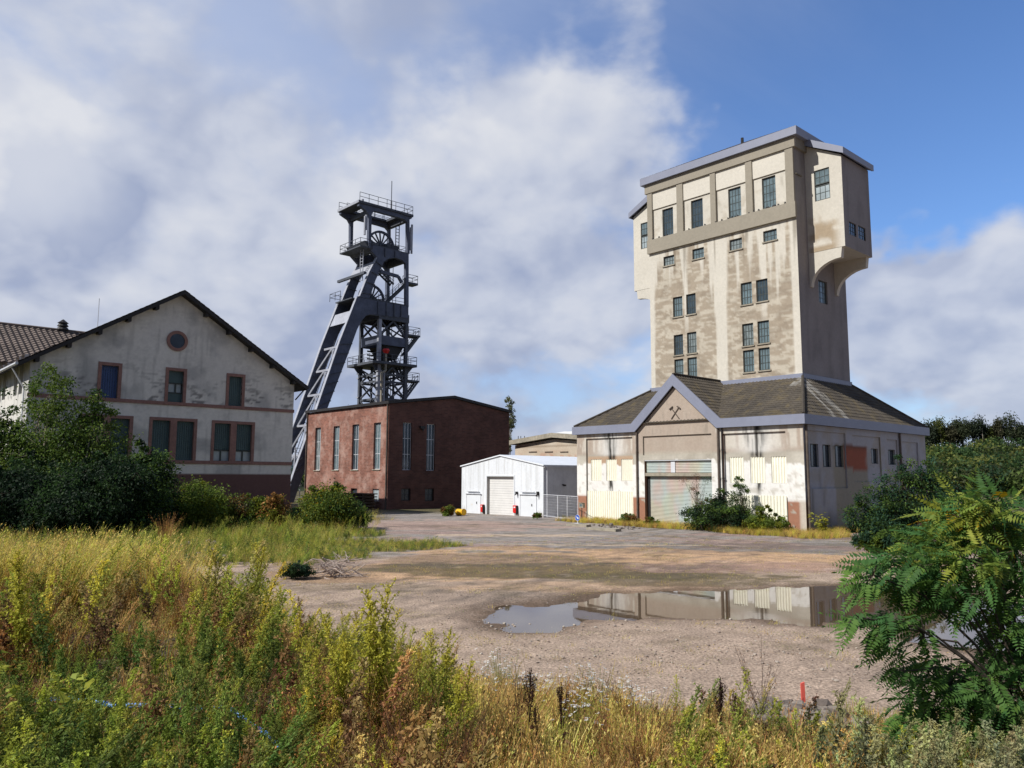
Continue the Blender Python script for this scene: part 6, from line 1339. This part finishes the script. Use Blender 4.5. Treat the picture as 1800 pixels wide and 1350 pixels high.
# ---------------------------------------------------------------- shrubs and trees
def tree(name, label, cat, x, y, z, blobs, cols, nleaf, L, group=None, trunk=.12, bark='bark', limbs=10, clump=.55, clr=.33, wr=.6, stems=1, yel=0, twig=None, cs=.28, seed=0, flat=.3):
    """blobs: (dx, dz, dy, rx, rz, ry) in metres relative to the foot; leaves gather in clumps on limbs that grow from the trunk"""
    r = np.random.default_rng(seed+int(abs(x)*37+abs(y)*11)); T = WThing(name, x, y, z, label, cat, group); g = Q(); tb = MB(); vol = np.array([b[3]*b[4]*b[5] for b in blobs]); vol = vol/vol.sum()
    foot = np.array([x, y, z]); allc = []
    nc = max(10, int(nleaf/75)); which = r.choice(len(blobs), nc, p=vol); cen = []
    for w in which:
        dx, dz, dy, rx, rz, ry = blobs[w]; v = U3(r, 1)[0]*r.random()**.38; cen.append(np.array([dx+v[0]*rx, dy+v[1]*ry, max(.15, dz+v[2]*rz)]))
    cen = np.array(cen); H = cen[:, 2].max(); srad = clr*np.array([min(blobs[w][3], blobs[w][4]) for w in which])*r.uniform(.5, 1.25, nc)
    cc0 = np.array([cols[i] for i in r.integers(0, len(cols), nc)])*r.uniform(.72, 1.25, (nc, 1))
    k = r.integers(0, nc, nleaf); off = r.normal(0, 1, (nleaf, 3))*srad[k][:, None]*np.array([.6, .6, .42]); b = cen[k]+off; b[:, 2] = np.maximum(b[:, 2], .05)
    d = nrm(off)+U3(r, nleaf)*.9+(0, 0, -.15); col = cc0[k]*r.uniform(.75, 1.25, (nleaf, 1))
    if yel: m = r.random(nleaf) < yel; col[m] = YEL*r.uniform(.5, .9, (m.sum(), 1))
    leaves(g, r, foot+b, d, L*r.uniform(.6, 1.35, nleaf), L*wr, col, .15, flat=flat)
    V, F, C = g.get(); mk('crown', V, F, MA['fol'], T.o, T.b, C)
    for s_ in range(stems):
        bx = np.array([r.normal(0, .18*(stems > 1)), r.normal(0, .18*(stems > 1)), 0]); tp = np.array([np.mean(cen[:, 0])*.6+r.normal(0, .25), np.mean(cen[:, 1])*.6+r.normal(0, .2), H*.82]); mid = (bx+tp)/2+r.normal(0, .05*H, 3)*(1, 1, 0); pts = [bx-(0, 0, .1), (bx+mid)/2, mid, (mid+tp)/2, tp]
        rd = [trunk, trunk*.8, trunk*.55, trunk*.35, trunk*.12]
        for i in range(4): tb.tube(foot+pts[i], foot+pts[i+1], rd[i], 7, rd[i+1])
        sel = r.choice(nc, min(nc, limbs), replace=False)
        for j in sel:
            t = np.clip(cen[j][2]/H*.62, .08, .9); p = bx+(tp-bx)*t; e = cen[j]; m_ = (p+e)/2+np.array([0, 0, -.05*np.linalg.norm(e-p)]); tb.tube(foot+p, foot+m_, trunk*.32, 5, trunk*.2); tb.tube(foot+m_, foot+e, trunk*.2, 4, trunk*.06)
            for q_ in range(3): tb.tube(foot+e, foot+e+r.normal(0, 1, 3)*srad[j]*.7, trunk*.07, 3, trunk*.03)
    tb.build('trunk', MA[bark], T); return T
def pt(px, d, py=None):
    """plan position seen in column px at distance d ahead"""
    return (px-900)/FPX*d*1.0/ _cp, d
def build_trees():
    G1 = c3(104, 132, 56, .68); G2 = c3(68, 96, 50, .62); G3 = c3(124, 146, 60, .64); GY = c3(150, 156, 48, .62); GD = c3(42, 64, 40, .6); GB = c3(62, 96, 70, .64); BR = c3(150, 112, 60, .6)
    def T(name, label, cat, px, d, ytop, ybot, hw, cols, n, L, parts=None, **k):
        n = int(n*1.9); L = L*1.12; rq = np.random.default_rng(int(px*7+ytop))
        x, y = pt(px, d); z = gz(x, y); s_ = d/FPX; H = CAMH+(837-ytop)*s_-z; b0 = max(.1, CAMH+(837-ybot)*s_-z); w = hw*s_
        if parts is None: parts = [(0, .45, .9, .45)]
        parts = list(parts)+[(rq.uniform(-.95, .95)*(1 if cz < .6 else .45 if cz < .9 else .25), cz, rq.uniform(.14, .3), rq.uniform(.08, .16)) for cz in (.25, .4, .5, .6, .7, .8, .88, .95, .3, .55, .72)]
        bl = [(dx*w, b0+(H-b0)*cz, 0, w*rw, (H-b0)*rh, w*rw*.9) for dx, cz, rw, rh in parts]
        return tree(name, label, cat, x, y, z, bl, cols, n, L, **k)
    g = 'trees before the gabled building'
    cone = [(0, .25, 1, .28), (.05, .55, .75, .25), (0, .82, .38, .2), (-.3, .4, .6, .25), (.35, .35, .55, .25)]
    T('birch_tree', 'tallest light green birch at the left, its tip above the boarded windows', 'tree', 92, 49, 648, 940, 95, [G1, G3, G1], 15000, .15, cone, group=g, trunk=.14, limbs=34, stems=3, bark='barkp')
    T('birch_tree', 'green birch just right of the tallest one', 'tree', 168, 50, 690, 940, 80, [G1, G3, G2], 11000, .15, cone, group=g, trunk=.13, limbs=30, stems=2, bark='barkp')
    T('birch_tree', 'green birch cut off by the left edge', 'tree', 12, 48, 700, 940, 75, [G1, G2, G3], 9000, .15, cone, group=g, trunk=.12, limbs=24, stems=2)
    for px, d, yt, hw, c, l in ((60, 44, 800, 120, [GD, G2], 'wide dark green shrub below the tallest birch'), (200, 43, 790, 85, [GD, G2, GD], 'dark shrub under the right birch'), (262, 45, 772, 55, [G2, GD, G1], 'dark shrub with a lit tip before the first ground-floor window'), (20, 42, 830, 90, [GD, GD], 'dark low shrub in the left corner of the tree group'), (145, 41.5, 842, 90, [GD, GD, G2], 'nearly black low shrub in front of the birches')):
        T('dark_shrub', l, 'shrub', px, d, yt, 945, hw, c, 8500, .15, [(0, .4, 1, .42), (.3, .6, .6, .35), (-.4, .5, .5, .35)], group='dark shrubs under the birches', trunk=.07, limbs=14, stems=3)
    T('yellow_green_bush', 'round yellow-green bush at the foot of the gabled building', 'shrub', 364, 48, 848, 942, 56, [GY, G3, G3], 8000, .13, [(0, .5, .9, .5), (.35, .35, .6, .35), (-.4, .3, .6, .35)], trunk=.06, limbs=20, stems=4)
    T('dark_shrub', 'dark green shrub between the birches and the yellow-green bush', 'shrub', 292, 47, 872, 945, 42, [G2, G1], 4500, .13, [(0, .5, 1, .5)], trunk=.06, limbs=10, stems=3)
    for px, yt, hw, c, l in ((432, 868, 26, [G3, BR, GYG], 'thin shrub with pale tips left of the orange-tinged one'), (468, 870, 22, [G3, GY], 'slim green shrub before the sandstone base'), (490, 868, 22, [BR, GY, OR], 'shrub turning orange at the corner of the gabled building'), (450, 900, 40, [G2, G1], 'low green shrub under the thin ones')):
        T('thin_shrub', l, 'shrub', px, 49, yt, 940, hw, c, 1900, .12, [(0, .45, 1, .5), (0, .75, .6, .3)], group='thin shrubs by the gabled building', trunk=.03, limbs=14, stems=4)
    T('autumn_bush', 'round bush with yellowish sunlit side in front of the brick hall', 'shrub', 588, 50, 851, 936, 55, [GY, G1, G2, G3], 9500, .13, [(-.1, .52, .8, .5), (.4, .35, .6, .38), (-.4, .4, .6, .42)], trunk=.06, limbs=20, stems=4, yel=.02)
    T('autumn_bush', 'low bush hanging right of the round one, over the plank stack', 'shrub', 636, 52, 885, 930, 24, [G2, G1], 1800, .12, trunk=.04, limbs=8, stems=3)
    T('dark_shrub', 'small dark shrub in the gap between gabled building and brick hall', 'shrub', 530, 56, 892, 930, 30, [GD, G2], 2500, .13, trunk=.04, limbs=8, stems=3)
    T('hall_bush', 'dark green bush with bare upright twigs before the roller shutter', 'shrub', 1252, 51.5, 862, 930, 56, [G2, GD, GB, G1], 8500, .10, [(0, .32, 1, .4), (.35, .5, .6, .45), (-.45, .35, .5, .35), (.1, .7, .35, .3)], trunk=.04, limbs=30, stems=5)
    T('hall_bush', 'slender taller shrub right of the dark bush, against the white wall', 'shrub', 1296, 51, 830, 930, 26, [G1, G2], 2200, .075, [(0, .3, 1, .35), (-.1, .6, .6, .3), (.1, .82, .3, .18)], trunk=.025, limbs=30, stems=5)
    T('hall_bush', 'light green low bush against the cream corrugated panel', 'shrub', 1342, 49.3, 884, 932, 40, [G3, GY, G3], 3000, .11, [(0, .3, 1, .35), (-.4, .55, .45, .4), (.5, .25, .4, .3)], trunk=.025, limbs=20, stems=5)
    T('low_shrub', 'low green shrub left of the bleached branches', 'shrub', 532, 27, 984, 1022, 30, [GD, G2, GB], 3500, .05, [(0, .3, 1, .5)], trunk=.02, limbs=8, stems=3)
    T('bare_shrub', 'thin leggy twigs with few leaves in front of the roller shutter', 'shrub', 1222, 51.5, 815, 925, 30, [RB, G2], 420, .07, [(0, .5, 1, .5)], trunk=.03, limbs=40, stems=4)
    T('reed_tuft', 'small dry bush left of the yellow tub by the white shed', 'shrub', 790, 68.5, 887, 906, 13, [G3, BR, GY], 1500, .14, trunk=.03, limbs=6, stems=3)
    for px, d, yt, hw, nl, l in ((1102, 57.5, 899, 20, 700, 'low dry shrub at the left jamb of the roller shutter'), (1140, 55.5, 906, 14, 400, 'low shrub before the shutter'), (944, 64, 899, 9, 350, 'tuft of green shrub at the right corner of the white shed')):
        T('low_shrub', l, 'shrub', px, d, yt, 925, hw, [G3, BR, G1], nl*2, .10, group='low shrubs along the buildings', trunk=.02, limbs=6, stems=3)
    # locust by the shaded side of the hall
    T('locust_tree', 'spreading dark blue-green tree against the shaded side of the hall', 'tree', 1585, 43, 800, 944, 108, [GB*1.1, G2, GB*1.25, G1], 15000, .12, [(0, .42, .7, .42), (.35, .55, .5, .38), (-.35, .3, .6, .3), (-.5, .3, .5, .3), (-.75, .12, .3, .14), (.6, .4, .4, .4)], trunk=.12, limbs=40, stems=3, flat=.7, clr=.26)
    T('locust_tree', 'low bushy tree at the right edge behind the near leafy one', 'tree', 1800, 40, 905, 950, 60, [GB, G1, G3, G2], 22000, .13, [(0, .5, .8, .48), (.5, .5, .6, .42), (-.6, .4, .5, .4)], trunk=.12, limbs=34, stems=3, flat=.5, clr=.36, yel=.01)
    T('brown_shrub', 'dry pinkish-brown shrub at the foot of the spreading tree', 'shrub', 1622, 38, 905, 945, 26, [c3(140, 106, 84, .6), RB], 1500, .07, trunk=.03, limbs=18, stems=4)
    for px, hw, yt, l in ((1530, 45, 925, 'low leafy shrub left of the dry brown one'), (1580, 45, 918, 'low leafy shrub below the dry brown one'), (1660, 60, 912, 'low leafy shrub right of the dry brown one')):
        T('low_leafy_shrub', l, 'shrub', px, 33, yt, 962, hw, [GB, G1, G3], 4500, .11, group='low shrubs at the foot of the spreading tree', trunk=.03, limbs=10, stems=3, flat=.6)
    # birch tops behind the brick hall
    x, y = pt(896, 110); tree('birch_tree', 'pale slim birch top beyond the right end of the brick hall', 'tree', x, y, 0, [(0, 12.5, 0, .8, 2.2, .8), (0, 9.5, 0, .9, 3, .9)], [GYG, c3(150, 156, 110, .6)], 2600, .22, trunk=.12, limbs=26, bark='barkp')
    x, y = pt(612, 125); tree('bare_tree', 'thin bare treetop behind the brick hall roof, by the slanting leg', 'tree', x, y, 0, [(0, 13.6, 0, 1.6, 1.6, 1.2), (0, 10.5, 0, 2, 2, 1.2)], [c3(130, 130, 118, .6)], 260, .16, trunk=.1, limbs=40, bark='barkp')
def build_hills():
    az = np.linspace(-300, 2600, 120); dd = np.concatenate([np.linspace(130, 330, 40), np.linspace(350, 900, 12)]); A, D = np.meshgrid(az, dd); X = (A-900)/FPX*D; Y = D
    Ht = np.interp(A, [-300, 480, 560, 900, 1400, 1560, 1650, 1800, 2100, 2600], [1.5, 1.5, 1, 1.0, 2, 6, 8.6, 9.4, 11, 12])+(fbm(A*.01, D*.01, 301)-.5)*1.5
    Z = Ht*ss(135, 225, D)-.4+ss(300, 900, D)*Ht*.5; n = fbm(X*.05, Y*.05, 302, 4); C = mixc(c3(44, 58, 34, .6), c3(74, 84, 46, .6), n)
    def hz(a, d): return np.interp(a, [-300, 480, 560, 900, 1400, 1560, 1650, 1800, 2100, 2600], [1.5, 1.5, 1, 1.0, 2, 6, 8.6, 9.4, 11, 12])*ss(135, 225, d)-.4
    nd, na = A.shape; i = np.arange(nd*na).reshape(nd, na); F = np.stack([i[:-1, :-1], i[:-1, 1:], i[1:, 1:], i[1:, :-1]], -1).reshape(-1, 4)
    tag(mk('hills', np.stack([X, Y, Z], -1).reshape(-1, 3), F, MA['ground'], None, (0, 0, 0), C.reshape(-1, 3), True), kind='structure')
    az = np.linspace(-600, 2700, 90); V = []; 
    for a in az: h = 20+32*math.exp(-((a-515)/42)**2)+fbm(a*.02, 3., 305)*26; V += [((a-900)/FPX*2600, 2600, -5), ((a-900)/FPX*2750, 2750, h), ((a-900)/FPX*3100, 3100, h*.4)]
    F = np.array([(3*k+j, 3*k+3+j, 3*k+4+j, 3*k+1+j) for k in range(len(az)-1) for j in (0, 1)])
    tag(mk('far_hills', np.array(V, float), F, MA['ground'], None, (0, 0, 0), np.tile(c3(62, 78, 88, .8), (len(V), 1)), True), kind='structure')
    r = np.random.default_rng(5); cols = [c3(*v, .72) for v in ((72, 98, 52), (62, 86, 48), (94, 112, 56), (118, 124, 60), (84, 92, 56), (66, 96, 62))]; g = Q()
    n = 0
    while n < 900:
        a = r.uniform(1530, 2150) if r.random() < .72 else r.uniform(-150, 1530); d = r.uniform(150, 262) if a > 1500 else r.uniform(190, 250); x = (a-900)/FPX*d; z = float(hz(a, d)); R = r.uniform(1.4, 4.2); H = R*r.uniform(1.2, 1.7) if a > 1500 else r.uniform(3, 5.0)
        if a > 1500 and d > 222: continue
        if a < 1500 and abs((x*UD[0]+d*UD[1])-95) < 14 and abs((x*VD[0]+d*VD[1])-60) < 20: continue
        m = 260 if a > 1500 else 120; v = U3(r, m)*(r.random((m, 1))**.3); b = np.array([x, d, z+H*.5])+v*np.array([R, R, H*.5]); c = cols[r.integers(0, len(cols))]*r.uniform(.65, 1.45)
        leaves(g, r, b, U3(r, m)+(0, 0, .3), .75, .5, c*r.uniform(.75, 1.25, (m, 1)), .2, flat=.4); n += 1
    V, F, C = g.get(); tag(mk('hillside_wood', V, F, MA['fol'], None, (0, 0, 0), C), kind='stuff')
    gs = [c3(*v, .7) for v in ((78, 88, 60), (68, 80, 60), (106, 114, 56), (90, 90, 64))]
    lab = ['first ridge tree, just right of the hall roof', 'broad ridge tree second from the hall roof', 'narrow ridge tree left of the pale bare trunks', 'lighter green ridge tree', 'dark flat-topped ridge tree left of the gap', 'wide domed ridge tree right of the gap', 'ridge tree with yellowish lower leaves', 'dark tall ridge tree right of the wide dome', 'big round ridge tree near the right edge', 'ridge tree at the right edge', 'ridge tree cut off by the right edge']
    for k, (px, w, yt) in enumerate(((1612, 15, 745), (1629, 13, 733), (1650, 12, 731), (1669, 11, 744), (1687, 13, 729), (1719, 17, 727), (1741, 9, 742), (1753, 9, 729), (1778, 17, 726), (1802, 11, 738), (1824, 16, 732))):
        d = 226.; x = (px-900)/FPX*d; z = float(hz(px, d)); s_ = d/FPX; top = CAMH+(837-yt)*s_; H = top-z; R = w*s_*1.35
        t = WThing('ridge_tree', x, d, z, lab[k], 'tree', 'trees along the wooded ridge'); g = Q(); m = 3400; cl = U3(r, 16)*(r.random((16, 1))**.4)*np.array([R*.8, R*.8, H*.26])+(0, 0, H*.66); kk = r.integers(0, 16, m); b = cl[kk]+r.normal(0, 1, (m, 3))*np.array([R*.2, R*.2, H*.07])+(x, d, z)
        leaves(g, r, b, U3(r, m), .55, .32, gs[k % 4]*r.uniform(.7, 1.25, (m, 1)), .2, flat=.3); V, F, C = g.get(); mk('crown', V, F, MA['fol'], t.o, t.b, C)
        b = MB()
        for j in range(4):
            o = r.normal(0, R*.35, 2); b.tube((x+o[0]*.6, d+o[1], z-.5), (x+o[0], d+o[1], z+H*.72), .16, 5, .09)
        b.build('trunk', MA['barkp'], t)
# ---------------------------------------------------------------- near tree with feathered leaves
def frond(r, n=10, L=.30):
    g = Q(); t = np.linspace(0, 1, 7); pts = np.stack([L*t, np.zeros(7), -.30*L*t**2], 1); stemq(g, pts, .0018, .0008, c3(120, 140, 60, .6))
    tt = np.linspace(.14, .97, n); p = np.stack([L*tt, np.zeros(n), -.30*L*tt**2], 1); ll = .052*np.sin(np.pi*(.22+.70*tt))*L/.26
    for s_ in (-1, 1): d = np.stack([np.full(n, .42), np.full(n, s_*1.), r.normal(-.14, .12, n)], 1); sd = nrm(np.cross(d, np.stack([r.normal(0, .2, n), r.normal(0, .2, n), np.ones(n)], 1))); leaves(g, r, p, d, ll*1.38, ll*.54, np.ones(3), .1, side=sd)
    leaves(g, r, p[-1:], np.array([[1., 0, -.4]]), .05*L/.26, .02, np.ones(3), 0); return g.get()
def build_near_tree():
    r = np.random.default_rng(31); D0 = 6.9
    def wp(px, py, d): v = RT*(px-900)/FPX-UPV*(py-675)/FPX+FWD; return np.array([0, 0, CAMH])+v/v[1]*d
    bx, by = pt(1800, 6.9); bz = gz(bx, by); T = WThing('sumac_tree', bx, by, bz, 'near green tree with long feathered leaves reaching in at the right edge', 'tree')
    B = [(1705, 925, 7.5, 85, 58, .8, 74, 1), (1790, 930, 7.6, 60, 65, .8, 50, 1), (1640, 950, 7.3, 48, 46, .4, 24, 1), (1600, 1000, 7.0, 60, 42, .5, 42, 0), (1535, 1010, 6.8, 34, 36, .3, 13, 0), (1660, 1040, 7.0, 70, 60, .6, 60, 0), (1555, 1100, 6.6, 50, 30, .3, 20, 0), (1510, 1085, 6.5, 16, 20, .2, 4, 0),
         (1760, 1050, 7.2, 70, 80, .8, 84, 0), (1625, 1120, 6.7, 22, 50, .3, 12, 0), (1780, 1130, 7.2, 46, 50, .6, 40, 0), (1670, 1205, 6.8, 72, 50, .6, 56, 0), (1765, 1210, 7.0, 80, 70, .8, 84, 0), (1640, 1270, 6.7, 62, 40, .5, 34, 0), (1750, 1290, 6.8, 90, 60, .7, 60, 0), (1860, 1100, 7.3, 70, 200, .8, 110, 0), (1710, 985, 6.9, 80, 40, .4, 34, 1), (1590, 1180, 6.6, 22, 40, .2, 9, 0), (1740, 890, 7.2, 60, 40, .4, 30, 1)]
    temps = [frond(r, n, L) for n, L in ((9, .23), (10, .27), (11, .31))]; g = Q(); root = np.array([bx, by, bz]); tb = MB(); hub = {}
    DGN = c3(72, 116, 64, .8); MG = c3(116, 152, 68, .8); LG = c3(178, 184, 78, .82)
    for k, (px, py, d, rx, ry, rd, n, top) in enumerate(B):
        c = wp(px, py, d); s_ = d/FPX; h = root+np.array([-.15, .05, .15])+(c-root)*np.array([.28, .3, .5]); m = (h+c)/2+(0, 0, .12)
        tb.tube(root, h, .017, 6, .012); tb.tube(h, m, .012, 6, .009); tb.tube(m, c, .009, 5, .005)
        for j in range(int(n*(2.0 if top else 1.45))):
            v = U3(r, 1)[0]*r.random()**.4; p = c+np.array([v[0]*rx*s_, v[1]*rd*.6, v[2]*ry*s_])
            qx, qy = pxof(p[0], p[1], p[2])
            if p[2] < gz(p[0], p[1])+.08 or (1630 < qx < 1735 and 1075 < qy < 1140): continue
            if j % 3 == 0: tb.tube(c, p, .006, 4, .003)
            dr = nrm((p-root)*np.array([.35, .3, .2])+np.array([-.35, -.25, -.25])+U3(r, 1)[0]*.7+np.array([0, 0, -.25]))
            V, F, C = temps[r.integers(0, 3)]; up = nrm(np.array([r.normal(0, .5), r.normal(-.25, .5), 1.])); sd = nrm(np.cross(up, dr)); nn = np.cross(dr, sd); sc = r.uniform(.75, 1.15)
            W_ = p+(V[:, :1]*dr+V[:, 1:2]*sd+V[:, 2:]*nn)*sc; t = r.random(); col = DGN+(MG-DGN)*t
            if top and r.random() < .45: col = MG+(LG-MG)*r.random()  # upper fronds paler, sunlight put into their colour
            if top and r.random() < .03: col = YEL*.7
            elif r.random() < .03: col = c3(166, 172, 60, .6)
            g.add(W_, F, C*col*r.uniform(.8, 1.15))
    V, F, C = g.get(); mk('crown', V, F, MA['fol'], T.o, T.b, C); tb.build('trunk', MA['bark'], T)
build_ground(); build_tower(); build_left(); build_brick(); build_shed(); build_rear()
build_headframe(); build_small(); build_field(); build_plants(); build_trees(); build_hills(); build_near_tree()
